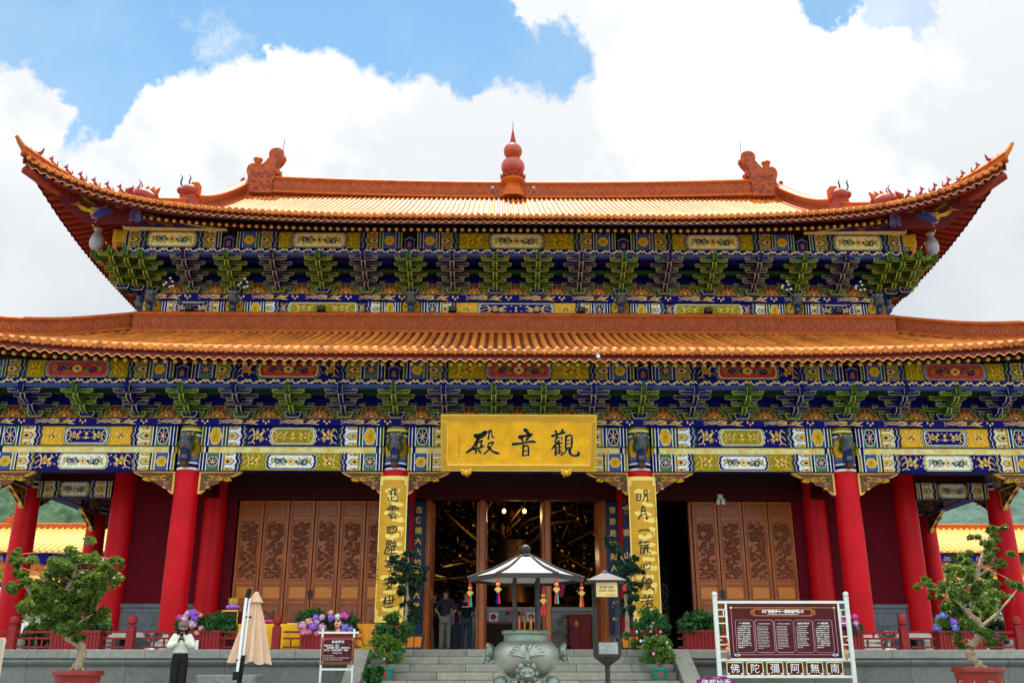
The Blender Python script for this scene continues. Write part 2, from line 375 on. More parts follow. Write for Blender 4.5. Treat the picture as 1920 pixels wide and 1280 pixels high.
def gutou(k, x0, x1, h, A, l, s):
    """three rows of petals pointing to the middle"""
    d = abs(x1-x0); X = lambda t: x0 + (x1-x0)*t
    k.rect(min(x0,x1),0,max(x0,x1),h,A['gbg'],l)
    for cy, hh in ((0,.30),(.5,.36),(1,.30)):
        lo, hi = max(0,(cy-hh/2)), min(1,(cy+hh/2))
        for q, c, e in ((0,'blue',0),(.10,'white',1),(.17,A['gfill'],2)):
            y0, y1 = (lo + (q*hh if cy > 0 else 0))*h, (hi - (q*hh if cy < 1 else 0))*h
            ym = cy*h if 0 < cy < 1 else (y0 if cy == 0 else y1)
            p = [(X(0),y0),(X(.62-q),y0),(X(.92-q),ym),(X(.62-q),y1),(X(0),y1)] if 0<cy<1 else [(X(0),y0),(X(.92-q if cy==0 else .62-q),y0),(X(.62-q if cy==0 else .92-q),y1),(X(0),y1)]
            k.poly(p, c, l+1+e)
        k.ell(X(.30), (lo+hi)/2*h, d*.16, (hi-lo)*h*.24, A['gink'], l+4, 8, 4, .2)
SCH = {
 'A': dict(box='jade', mfr='white', mfill='blue', mink='pgold', st='blue', edge='olive', field='gold', fm='pgold', ctr='blue', cfr='white', cedge='olive', cm='pgold', gbg='cream', gfill='gold', gink='maroon'),
 'B': dict(box='sky', mfr='cream', mfill='gold', mink='olive', st='green', edge='blue', field='blue', fm='pgold', ctr='olive', cfr='white', cedge='blue', cm='pgold', gbg='white', gfill='gold', gink='olive'),
 'C': dict(box='sky', mfr='cream', mfill='gold', mink='olive', st='olive', edge='blue', field='blue', fm='pgold', ctr='white', cfr='cream', cedge='blue', cm='scroll', gbg='cream', gfill='gold', gink='olive', round=1),
 'D': dict(box='jade', mfr='white', mfill='blue', mink='pgold', st='blue', edge='olive', field='olive', fm='pgold', ctr='white', cfr='blue', cedge='olive', cm='scroll', gbg='white', gfill='gold', gink='maroon', round=1),
 'E': dict(box='sky', mfr='green', mfill='gold', mink='olive', st='green', edge='blue', field='olive', fm='gold', ctr='vred', cfr='lilac', cedge='blue', cm='scroll', gbg='olive', gfill='gold', gink='violet', round=1),
 'F': dict(box='jade', mfr='lilac', mfill='blue', mink='gold', st='blue', edge='green', field='blue', fm='gold', ctr='vred', cfr='cream', cedge='green', cm='scroll', gbg='olive', gfill='gold', gink='blue', round=1),
 'G': dict(box='sky', mfr='jade', mfill='gold', mink='olive', st='green', edge='blue', field='olive', fm='gold', ctr='cream', cfr='white', cedge='blue', cm='scroll', gbg='olive', gfill='gold', gink='violet', round=1),
}
paint('shadewhite', (.46,.42,.30)); paint('shadecream', (.62,.50,.20))  # dimmer white and cream that carry the shade under the eaves
PHX, SCR = phoenix(), scroll()
def beam_paint(L, H, sch, cw=None, fields=True, bw=None, boxes=True):
    """painted scheme of one beam face: stripes, box, petals, field, centre panel, mirrored"""
    A = SCH[sch]; k = Can(); k.rect(0,0,L,H,A['edge'],0)
    h = H; st = min(.055, H*.12); bw = bw or H*.68
    k2 = Can()
    def half():
        x = 0; q = Can()
        for c, w in (('cream',.35),(A['st'],1.1),('white',.4),('blue',1.1),('white',.4)): q.rect(x,0,x+st*w,h,c,1); x += st*w
        if boxes:
            q.rect(x,0,x+bw,h,A['box'],1); q.add(medal(bw,h,A['mfr'],A['mfill'],A['mink'],2,not A.get('round')),x+bw/2,h/2); x += bw
            for c, w in (('white',.4),(A['st'],1.1),('white',.4),('blue' if A['st']!='blue' else 'olive',.9)): q.rect(x,0,x+st*w,h,c,1); x += st*w
        g = H*.62; gutou(q,x,x+g,h,A,1,1); x += g-H*.06
        for c, w in (('white',.05),('blue',.09),('white',.04),(A['st'],.07)): zig(x,h,H*.16,H*w*1.6,c,6,q); x += H*w*1.35
        return q, x + H*.10
    q, xe = half()
    k.add(q); k.add(q, L, 0, -1, 1)
    room = L - 2*xe
    cw = cw or max(H*1.2, room*(.50 if fields else .97)); ph = H*.80
    if fields:
        fw = (room - cw)/2 - H*.05
        for s in (0,1):
            x0 = xe if not s else L-xe-fw
            k.rect(x0-H*.02,H*.03,x0+fw+H*.02,H*.97,A['field'],2)
            k.add(PHX, x0+(fw*.03 if not s else fw*.97), H*.06, fw*.94*(1 if not s else -1), H*.88, {'pgold': A['fm']})
    for i, (c, m) in enumerate(((A['cedge'],1.30),('white',1.18),('blue' if A['cedge']!='blue' else 'olive',1.12),(A['cfr'],1.0),(A['ctr'],.88))):
        w_ = cw+(m-1)*H*1.15; k.poly([(L/2+x, H/2+y) for x,y in panel_shape(w_, min(ph*(1+(m-1)*.7), H*.985))], c, 3+i)
    if A['cm'] == 'scroll':
        sc = ph*.84; sx = sc*min(1.35,(cw*.84)/(3.3*sc)); k.add(SCR, L/2, H/2-sc/2, sx, sc)
    else:
        w_ = cw*.44
        for s in (-1,1):
            k.add(PHX, L/2+s*(cw*.47), H/2-ph*.38, -s*w_, ph*.76, {'pgold': A['cm']})
        k.ell(L/2,H/2+ph*.12,ph*.10,ph*.12,A['cm'],9,8,4,.2); k.ell(L/2,H/2-ph*.14,ph*.13,ph*.09,A['cm'],9,8,3,.2)
    if sch in 'EFG': k.q = [(p, {'white':'shadewhite','cream':'shadecream'}.get(c,c) if l < 6 or c == 'white' else c, l) for p, c, l in k.q]   # white and cream darkened in the paint for the eave bands' shade
    return k
# the centre motifs must lie above the panel layers
for kk in (SCR, PHX): kk.q = [(p, c, l+6) for p, c, l in kk.q]

def running_phoenix(L, H, n, c='pgold'):
    k = Can(); k.rect(0,0,L,H,'blue',0); k.rect(0,H*.93,L,H,'rust',1)
    for i in range(n):
        x = L*(i+.5)/n; w = min(L/n*.88, H*7)
        for s, (ya, yb) in enumerate(((.2,.55),(.5,.75),(.75,.3))):
            k.stroke(smooth_pts([(x-w/2,H*ya),(x-w*.32,H*yb),(x-w*.18,H*(ya+.05)),(x+w*.05,H*.45)],3), lambda t: H*(.05+.10*t), c, 2)
        k.stroke(smooth_pts([(x-w*.05,H*.45),(x+w*.10,H*.42),(x+w*.20,H*.55),(x+w*.27,H*.74)],3), lambda t: H*(.34*(1-t)+.08), c, 2)
        k.stroke([(x+w*.06,H*.5),(x+w*.16,H*.85)], lambda t: H*.22*(1-t)+.01, c, 2); k.stroke([(x+w*.10,H*.35),(x+w*.26,H*.12)], lambda t: H*.22*(1-t)+.01, c, 2)
        for dx, dy in ((.36,.6),(.41,.3),(.46,.55)): k.ell(x+w*dx,H*dy,H*.13,H*.17,c,2,8,3,.25)
    return k
def cloud_trim(L, H, p=.34):
    k = Can(); k.rect(0,0,L,H,'blue',0); k.rect(0,0,L,H*.10,'lilac',1); n = max(1,int(L/p))
    for i in range(n):
        x = (i+.5)*L/n; d = L/n
        k.stroke(smooth_pts([(x-d*.5,H*.28),(x-d*.28,H*.30),(x-d*.12,H*.62),(x+d*.06,H*.45),(x+d*.24,H*.66),(x+d*.36,H*.36),(x+d*.5,H*.28)],3), H*.13, 'cream', 1)
        k.ell(x-d*.06,H*.72,d*.13,H*.16,'pgold',2,8); k.ell(x+d*.22,H*.70,d*.11,H*.15,'pgold',2,8); k.ell(x-d*.30,H*.48,d*.10,H*.12,'pgold',2,8)
    return k

def painted_board(name, x0, x1, y, z0, z1, can, parent, thick=.3, flip=False):
    """a timber with one painted face towards -y"""
    mb = MB(); mb.bbox(0,x1-x0,0,thick,0,z1-z0,'blue',.012); can.put(mb, lambda u,v,h: (u,-h,v))
    return mb.build(name, parent, (x0,y,z0), smooth=0)

# ------------------------------------------------------------------ the hall
HALL = thing('temple_hall', 'red columned temple hall with two tiers of orange tiled roofs and painted eaves', 'temple', (0,0,0))
G = [3.07, 8.26, 10.75, 13.40]; YR2 = 2.6; YC = 8.5

# roof surfaces ------------------------------------------------------
class Roof:
    def __init__(s, ze, Yf, Xe, H, Dm, rise, chong, curve, L, dfade):
        s.ze, s.Yf, s.Xe, s.H, s.Dm, s.rise, s.chong, s.c, s.L, s.df = ze, Yf, Xe, H, Dm, rise, chong, curve, L, dfade; s.Yb = 2*YC - Yf
    def prof(s, d): t = d/s.Dm; return s.H*((1-s.c)*t + s.c*t*t)
    def lift(s, dist, d):
        t = min(1,max(0,1-dist/s.L)); g = .25*t**1.5+.75*t**5; f = max(0,1-d/s.df)**1.3
        return g*f
    def P(s, side, a, d, dz=0.):
        if side in 'FB':
            g = s.lift(s.Xe-abs(a), d); p = s.chong*g
            x = a + math.copysign(p, a); y = (s.Yf+d-p) if side == 'F' else (s.Yb-d+p)
        else:
            g = s.lift(min(a-s.Yf, s.Yb-a), d); p = s.chong*g; sg = -1 if side == 'L' else 1
            x = sg*(s.Xe-d+p); y = a + (p if a > YC else -p)
        return Vector((x, y, s.ze + s.prof(d) + s.rise*g + dz))
    def rng(s, side): return (-s.Xe, s.Xe) if side in 'FB' else (s.Yf, s.Yb)
    def dist(s, side, a): return s.Xe-abs(a) if side in 'FB' else min(a-s.Yf, s.Yb-a)

UP = Roof(11.30, -.20, 12.95, 4.99, 8.7, 1.50, .52, .22, 9.0, 3.2)
LO = Roof(6.68, -2.45, 15.85, 2.06, 4.65, 1.25, .55, .16, 10.5, 3.6)
GX = 10.05

def roof_tiles(rf, side, dtop, sp, r, nseg, name, gx=None, base_m='tilep'):
    a0, a1 = rf.rng(side); n = int(round((a1-a0)/sp)); n -= 1 - n % 2; sp = (a1-a0)/(n+1)
    mb = MB(); up = Vector((0,0,1)); out = {'F':Vector((0,-1,0)),'B':Vector((0,1,0)),'L':Vector((-1,0,0)),'R':Vector((1,0,0))}[side]
    al = Vector((1,0,0)) if side in 'FB' else Vector((0,1,0))
    def dmax(a):
        dd = rf.dist(side, a)
        if gx and side in 'FB': return dtop if abs(a) < gx else min(dd, dtop)
        return min(dd, dtop)
    for i in range(n+2):                                             # pan tiles: one strip between two rolls
        pa, pb = a0+sp*(i-.5), a0+sp*(i+.5); pa, pb = max(pa,a0+.001), min(pb,a1-.001)
        da, db = dmax(pa), dmax(pb)
        if gx and side in 'FB' and (abs(pa) < gx) != (abs(pb) < gx): da = db = max(da,db)
        vs = []
        for j in range(nseg+1):
            vs += [rf.P(side,pa,da*j/nseg), rf.P(side,pb,db*j/nseg)]
        mb.add(vs, [[2*j,2*j+1,2*j+3,2*j+2] for j in range(nseg)], base_m)
    for i in range(1, n+1):
        a = a0+sp*i; dm = dmax(a); vs, fs = [], []
        for j in range(nseg+1):
            c = rf.P(side, a, -.03 + (dm+.03)*j/nseg)
            for k in range(5):
                t = PI*k/4; vs.append(c + al*(r*cos(t)) + up*(r*sin(t)*1.05))
        for j in range(nseg): fs += [[j*5+k,j*5+k+1,j*5+k+6,j*5+k+5] for k in range(4)]
        mb.add(vs, fs, 'tile')
        c = rf.P(side, a, -.04) + up*r*.15; vs = []                   # round end tile
        for k in range(9): t=2*PI*k/9; vs.append(c + al*(r*1.12*cos(t)) + up*(r*1.12*sin(t)))
        for k in range(9): t=2*PI*k/9; vs.append(c - out*.05 + al*(r*1.12*cos(t)) + up*(r*1.12*sin(t)))
        for k in range(9): t=2*PI*k/9; vs.append(c + out*.006 + al*(r*.62*cos(t)) + up*(r*.62*sin(t)))
        mb.add(vs, [[k,(k+1)%9,18+(k+1)%9,18+k] for k in range(9)]+[list(range(18,27))]+[[k,9+k,9+(k+1)%9,(k+1)%9] for k in range(9)], 'tile')
        if i < n:                                                     # drip tile between two end tiles
            c2 = rf.P(side, a+sp/2, -.015); nx = rf.P(side,a+sp,-.015)-rf.P(side,a,-.015); q = nx*.34
            pts = [c2+q*cos(PI+PI*k/6)+up*(.085*sin(PI+PI*k/6)-.012) for k in range(7)]
            mb.face(pts, 'ridge'); ring = [c2+out*.012+q*.6*cos(PI+PI*k/6)+up*(.05*sin(PI+PI*k/6)-.02) for k in range(7)]; mb.face(ring, 'tile')
    return mb.build(name, HALL, smooth=50)

def eave_underside(rf, side, dpur, sp, name, drb, zrb, wall_d, fd=.205):
    a0, a1 = rf.rng(side); up = Vector((0,0,1)); al = Vector((1,0,0)) if side in 'FB' else Vector((0,1,0))
    out = {'F':Vector((0,-1,0)),'B':Vector((0,1,0)),'L':Vector((-1,0,0)),'R':Vector((1,0,0))}[side]
    mb = MB(); na = 90
    def col(u): return a0+(a1-a0)*u
    def sof(u, v): a = col(u); return rf.P(side, a, .02+min(wall_d, rf.dist(side,a))*v, -.13)
    mb.grid(sof, na, 6, 'soffit'); mb.build('eave_soffit', HALL, smooth=60)
    mb = MB(); n = int((a1-a0)/sp); per = (a1-a0)/n; m = n*8; top, bot, g0, g1 = [], [], [], []
    for i in range(m+1):
        a = a0 + (a1-a0)*i/m; w = .018*math.asin(max(-1,min(1,1.3*cos(2*PI*i/8))))*1.2
        p = rf.P(side, a, .07); top.append(p - up*.03); bot.append(p - up*(fd+w))
        g0.append(p + out*.008 - up*(fd-.027+w)); g1.append(p + out*.008 - up*(fd+.002+w))
    nn = m+1
    mb.add(top+bot, [[i,i+1,nn+i+1,nn+i] for i in range(m)], 'fascia'); mb.add(g0+g1, [[i,i+1,nn+i+1,nn+i] for i in range(m)], 'tasorange_p')
    mb.build('fascia_board', HALL, smooth=0)
    mb = MB()
    for i in range(n):
        a = a0+per*(i+.5); dd = rf.dist(side, a)
        if dd < .35: continue
        d1 = min(dd, wall_d)
        q0, q1 = rf.P(side,a,.14,-.20), rf.P(side,a,min(dd,drb+.55),-.20)      # square flying rafter
        vs = []
        for q in (q0,q1): vs += [q-al*.055-up*.055, q+al*.055-up*.055, q+al*.055+up*.055, q-al*.055+up*.055]
        mb.add(vs, [[0,1,5,4],[1,2,6,5],[2,3,7,6],[3,0,4,7]], 'rafter'); mb.add(vs[:4], [[0,1,2,3]], 'endblue')
        if dd > drb+.1:
            p0, p1 = rf.P(side,a,drb,zrb), rf.P(side,a,d1,zrb+.05)              # round rafter with gilded end
            mb.tube([p0,p1],.058,'rafter',8,False); ax = (p0-p1).normalized()
            mb.ball(p0, .056, 'beadgold', 8, 6)
    mb.build(name, HALL, smooth=50)
M['endblue'] = pm('rafter_end_blue',(.12,.12,.26),.6,0,.2,9,spec=.15); M['tasorange_p'] = pm('orange_line', (.72,.30,.05), .5, 0, .15, 9); M['beadgold'] = pm('gilded_rafter_end', (.62,.50,.14), .35, .2, .15, 9)

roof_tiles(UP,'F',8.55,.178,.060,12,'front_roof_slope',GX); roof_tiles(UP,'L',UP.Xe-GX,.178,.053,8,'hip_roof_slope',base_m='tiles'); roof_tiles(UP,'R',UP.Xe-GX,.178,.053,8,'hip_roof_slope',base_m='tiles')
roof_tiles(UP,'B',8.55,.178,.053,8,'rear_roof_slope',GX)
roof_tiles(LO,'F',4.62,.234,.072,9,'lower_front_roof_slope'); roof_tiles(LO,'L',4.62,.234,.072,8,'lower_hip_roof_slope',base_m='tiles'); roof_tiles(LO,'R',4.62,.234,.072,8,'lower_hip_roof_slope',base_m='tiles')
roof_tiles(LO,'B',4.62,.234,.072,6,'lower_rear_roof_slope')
for sd in 'FLR':
    eave_underside(UP, sd, 1.5, .205, 'eave_rafters', .88, -.42, 2.85)
    eave_underside(LO, sd, 1.1, .234, 'eave_rafters', .55, -.37, 2.5, .26)

# ridges -------------------------------------------------------------
def ridge_profile(h, w):
    return [(-w,0),(w,0),(w,.10*h),(w*.72,.16*h),(w*.72,.74*h),(w*.95,.80*h),(w*.95,.88*h),(w*.6,.97*h),(0,h),(-w*.6,.97*h),(-w*.95,.88*h),(-w*.95,.80*h),(-w*.72,.74*h),(-w*.72,.16*h),(-w,.10*h)]
def ridge_run(name, pts, h, w, parent=HALL, cell=.27, hs=None, relief=True):
    """moulded ridge following 3-D points, panels of square relief tiles on both faces"""
    mb = MB(); pts = [Vector(p) for p in pts]; n = len(pts); up = Vector((0,0,1)); pr = ridge_profile(1,w); m = len(pr); vs = []; fr = []
    for i,p in enumerate(pts):
        t = (pts[min(i+1,n-1)]-pts[max(i-1,0)]); t.z = 0; t.normalize(); sd = t.cross(up); hh = (hs[i] if hs else h); fr.append((sd,hh)); vs += [p+sd*x+up*(z*hh) for x,z in pr]
    fs = [[i*m+k,i*m+(k+1)%m,(i+1)*m+(k+1)%m,(i+1)*m+k] for i in range(n-1) for k in range(m)] + [list(range(m)),[(n-1)*m+k for k in range(m-1,-1,-1)]]
    mb.add(vs, fs, 'ridge')
    if relief:
        acc = [0]
        for i in range(n-1): acc.append(acc[-1]+(pts[i+1]-pts[i]).length)
        def at(s_):
            for i in range(n-1):
                if acc[i+1] >= s_ or i == n-2:
                    t = (s_-acc[i])/max(1e-6,acc[i+1]-acc[i]); return pts[i].lerp(pts[i+1],t), fr[i][0], fr[i][1]*(1-t)+fr[i+1][1]*t
        k = max(1,int(acc[-1]/cell)); ce = acc[-1]/k
        for c in range(k):
            for sg in (1,-1):
                def fn(u, v, hh):
                    p, sd, H_ = at(max(0,min(acc[-1],(c+u)*ce))); return p + sd*(sg*(w*.72+hh)) + up*(H_*(.16+.58*v))
                can = Can()
                for e0,e1 in ((.03,.97),):
                    for q in ([(.03,.04),(.97,.04),(.97,.10),(.03,.10)],[(.03,.90),(.97,.90),(.97,.96),(.03,.96)],[(.03,.1),(.08,.1),(.08,.9),(.03,.9)],[(.92,.1),(.97,.1),(.97,.9),(.92,.9)]): can.poly(q,'ridged',1)
                can.ell(.5,.5,.26,.30,'ridged',1,10,5,.2); can.ell(.5,.5,.17,.20,'ridge',3,8); can.ell(.5,.5,.08,.10,'ridged',4,6)
                for x,y in ((.2,.22),(.8,.22),(.2,.78),(.8,.78)): can.ell(x,y,.07,.08,'ridged',1,6)
                can.put(mb, fn, .004, .004)
    return mb.build(name, parent, smooth=40)
XR = 9.55
main = ridge_run('main_ridge', [(x, YC, 16.22+.20*(abs(x)/9.5)**2.2) for x in [-XR+2*XR*i/40 for i in range(41)]], .74, .22, cell=.285)
for s in (-1,1):
    gp = [UP.P('F', s*GX, 8.45-(8.45-UP.Xe+GX-.05)*i/14) for i in range(15)]
    gp = [p+Vector((0,0,.0+.22*(i/14)**4)) for i,p in enumerate(gp)]
    ridge_run('gable_ridge', gp, .55, .17, cell=.16, hs=[.72-.20*i/14 for i in range(15)])
    gb = [UP.P('B', s*GX, 8.45-(8.45-UP.Xe+GX-.05)*i/10) for i in range(11)]; ridge_run('gable_ridge', gb, .5, .17, relief=False)
    hp = [UP.P('F', s*(UP.Xe-d), d, .03) for d in [(UP.Xe-GX)*(1-i/22) for i in range(23)]]
    tip = hp[-1]-hp[-4]; hp2 = hp
    hz = [.50-.30*min(1,i/13) for i in range(23)]
    hip = ridge_run('hip_ridge', hp2, .4, .15, cell=.22, hs=hz, relief=False)
    mb = MB(); e = hp[-1]; dv = (hp[-1]-hp[-5]).normalized()                  # long upturned corner spar
    mb.tube([hp[-6]+Vector((0,0,.17)), hp[-3]+Vector((0,0,.19)), e+Vector((0,0,.19))+dv*.0, e+dv*.10+Vector((0,0,.26)), e+dv*.22+Vector((0,0,.38))],[.10,.10,.095,.075,.05],'tile',8); mb.build('corner_spar', HALL)
    bp = [UP.P('B', s*(UP.Xe-d), d, .03) for d in [(UP.Xe-GX)*(1-i/12) for i in range(13)]]; ridge_run('hip_ridge', bp, .35, .15, relief=False)
    lp = [LO.P('F', s*(LO.Xe-d), d, .02) for d in [4.98*(1-i/20) for i in range(21)]]; ridge_run('lower_hip_ridge', lp, .5, .17, cell=.30, hs=[.56+.0*i/20 for i in range(21)])
    lb = [LO.P('B', s*(LO.Xe-d), d, .02) for d in [4.62*(1-i/12) for i in range(13)]]; ridge_run('lower_hip_ridge', lb, .5, .17, relief=False)
    # gable wall
    mb = MB(); mb.add([(s*(GX-.15),3.3,UP.P('F',0,3.5).z-.05),(s*(GX-.15),2*YC-3.3,UP.P('F',0,3.5).z-.05),(s*(GX-.15),YC,16.2)], [[0,1,2]], 'redwall'); mb.build('gable_wall', HALL)
    # figures riding the hip
    if s < 0: FIG = []
    for i in range(9):
        d = 1.95*(1-i/8.6)+.06; p = UP.P('F', s*(UP.Xe-d), d, .03); hh = .50-.30*min(1,(2.9-d)/2.9*22/13)
        p = p+Vector((0,0,hh-.02))
        if i == 0: continue
        mb = MB(); v = i % 3
        if i == 8:      # cockerel and rider
            mb.tube([(.0,0,0),(.05,0,.10),(.14,0,.16),(.20,0,.26)],[.05,.07,.05,.03],'rustred',7); mb.tube([(0,0,.08),(-.10,0,.14),(-.14,0,.26)],[.06,.04,.015],'rustred',7); mb.tube([(-.02,0,.0),(-.1,0,-.02)],[.04,.02],'rustred',6)
        else:
            mb.tube([(-.07,0,-.02),(-.05,0,.08),(0,0,.16),(.05,0,.24),(.06,0,.29)],[.05,.065,.06,.045,.03],'rustred',8)
            mb.ball((.08,0,.31),(.065,.045,.05),'rustred',8,6); mb.tube([(.11,0,.30),(.16,0,.29)],[.03,.018],'rustred',6)
            mb.tube([(.03,0,.17),(.09,0,.08),(.09,0,-.01)],[.03,.024,.024],'rustred',6); mb.tube([(-.08,0,.02),(-.15,0,.08),(-.13,0,.18+.03*v)],[.03,.025,.012],'rustred',6)
            mb.tube([(.06,.02,.34),(.03,.03,.41)],[.016,.006],'rustred',5); mb.tube([(.06,-.02,.34),(.03,-.03,.41)],[.016,.006],'rustred',5)
            mb.bbox(-.13,.13,-.05,.05,-.05,.0,'rustred',.01)
        f = mb.build('roof_figure', hip, tuple(p)); f.scale = (s*.88,.88,.88) if i < 8 else (s*1.1,1.1,1.1)
        f.rotation_euler = (0, 0, 0)
paint('bgreen', (.036,.100,.012)); paint('rim1', (.46,.42,.08)); paint('rim2', (.46,.34,.15)); paint('bviolet', (.022,.012,.085)); paint('flame', (.52,.27,.05)); paint('redbrown', (.20,.022,.012)); M['rustgloss'] = pm('glazed_gourd', (.36,.05,.022), .25, 0, .15, 5, coat=.4)
# ridge ornaments -----------------------------------------------------
mb = MB(); zc = 16.20
mb.lathe([(.52,0),(.50,.14),(.40,.30),(.33,.46),(.32,.58),(.40,.66),(.46,.72),(.44,.80),(.36,.86)],'ridge',24,(0,YC-.05,zc))
mb.build('finial_pedestal', HALL)
FIN = thing('ridge_finial', None, None); FIN.parent = HALL
mb = MB()
for tier,(r0,zz,n,l_) in enumerate(((.36,.84,12,.20),(.40,.94,12,.17),(.33,1.05,10,.12))):
    for k in range(n):
        a = 2*PI*(k+.5*tier)/n; ca, sa = cos(a), sin(a); w = r0*1.1*PI/n
        ring = []
        for u,hh,ww in ((0,-.07,.6),(.35,-.06,1.),(.75,.0,.9),(1.,.08,.15)):
            rr = r0+l_*u*.55
            ring.append([(rr*ca-sa*ww*w*sg, YC-.05+rr*sa+ca*ww*w*sg, zc+zz+hh) for sg in (-1,1)])
        vs = [p for q in ring for p in q]; mb.add(vs, [[2*i,2*i+1,2*i+3,2*i+2] for i in range(3)], 'rustred')
mb.lathe([(.30,.82),(.38,.9),(.36,1.08),(.25,1.1)],'rustred',20,(0,YC-.05,zc)); mb.build('lotus_collar', FIN)
mb = MB(); prof = [(.26,1.06)]+[(.455*cos(b), 1.38+.40*sin(b)) for b in [R(-62+i*12.4) for i in range(11)]]+[(.19,1.76),(.19,1.80)]
prof += [(.36*cos(b), 2.06+.33*sin(b)) for b in [R(-58+i*12.) for i in range(11)]]+[(.13,2.36),(.15,2.39)]
mb.lathe(prof,'rustgloss',28,(0,YC-.05,zc)); mb.build('gourd', FIN)
mb = MB(); mb.lathe([(.13,2.38),(.10,2.55),(.045,2.85),(.014,3.05),(.010,3.35)],'rustred',10,(0,YC-.05,zc)); mb.build('spike', FIN)
for sx in (-1,1):
    mb = MB(); mb.tube([(sx*.78,YC-.42,16.30),(sx*.78,YC-.42,16.42)],.025,'iron',6); mb.tube([(sx*.78,YC-.40,16.45),(sx*.76,YC-.54,16.48)],[.035,.06],'porcelain',8); mb.build('spotlight', HALL)
mb = MB(); mb.tube(smooth_pts([(sx_,YC-.50,z_) for sx_,z_ in ((-.78,16.32),(-.5,16.22),(0,16.18),(.5,16.22),(.78,16.32))],4),.007,'plastic',5); mb.build('cable', HALL)

def silhouette(name, pts, y, th, m, parent, s=1, x0=0., z0=0., bev=.05):
    """a carved outline with real thickness and softened edges"""
    p = [(x0+s*x, z0+z) for x,z in pts]
    if s < 0: p = p[::-1]
    q = inset(p, bev); mb = MB(); n = len(p)
    vs = [(x,y-th/2,z) for x,z in q]+[(x,y-th/2+bev,z) for x,z in p]+[(x,y+th/2-bev,z) for x,z in p]+[(x,y+th/2,z) for x,z in q]
    mb.add(vs, [list(range(n))]+[[k*n+i,(k+1)*n+i,(k+1)*n+(i+1)%n,k*n+(i+1)%n] for k in range(3) for i in range(n)]+[[3*n+i for i in range(n-1,-1,-1)]], m)
    return mb, mb
def beastpoly():
    zx = [(1062,860),(1062,640),(1040,575),(1036,530),(1056,488),(1090,470),(1185,474),(1240,482),(1288,440),(1350,362),(1338,305),(1350,268),(1385,245),(1435,237),(1485,252),(1515,285),(1527,330),(1498,386),(1440,452),(1396,518),(1455,540),(1478,515),(1480,560),(1455,582),(1420,585),(1425,640),(1380,700),(1385,760),(1385,860)]
    return [((330+x/7.528-470)/51.5, (370-(250+y/7.528))/46.) for x,y in zx]
M['beast'] = pm('dark_glazed_beast', (.34, .062, .014), .5, 0, .3, 6, spec=.2, bump=.4, bscale=18, dirt=((.14,.03,.012),4,.5,.7))
BP = beastpoly()
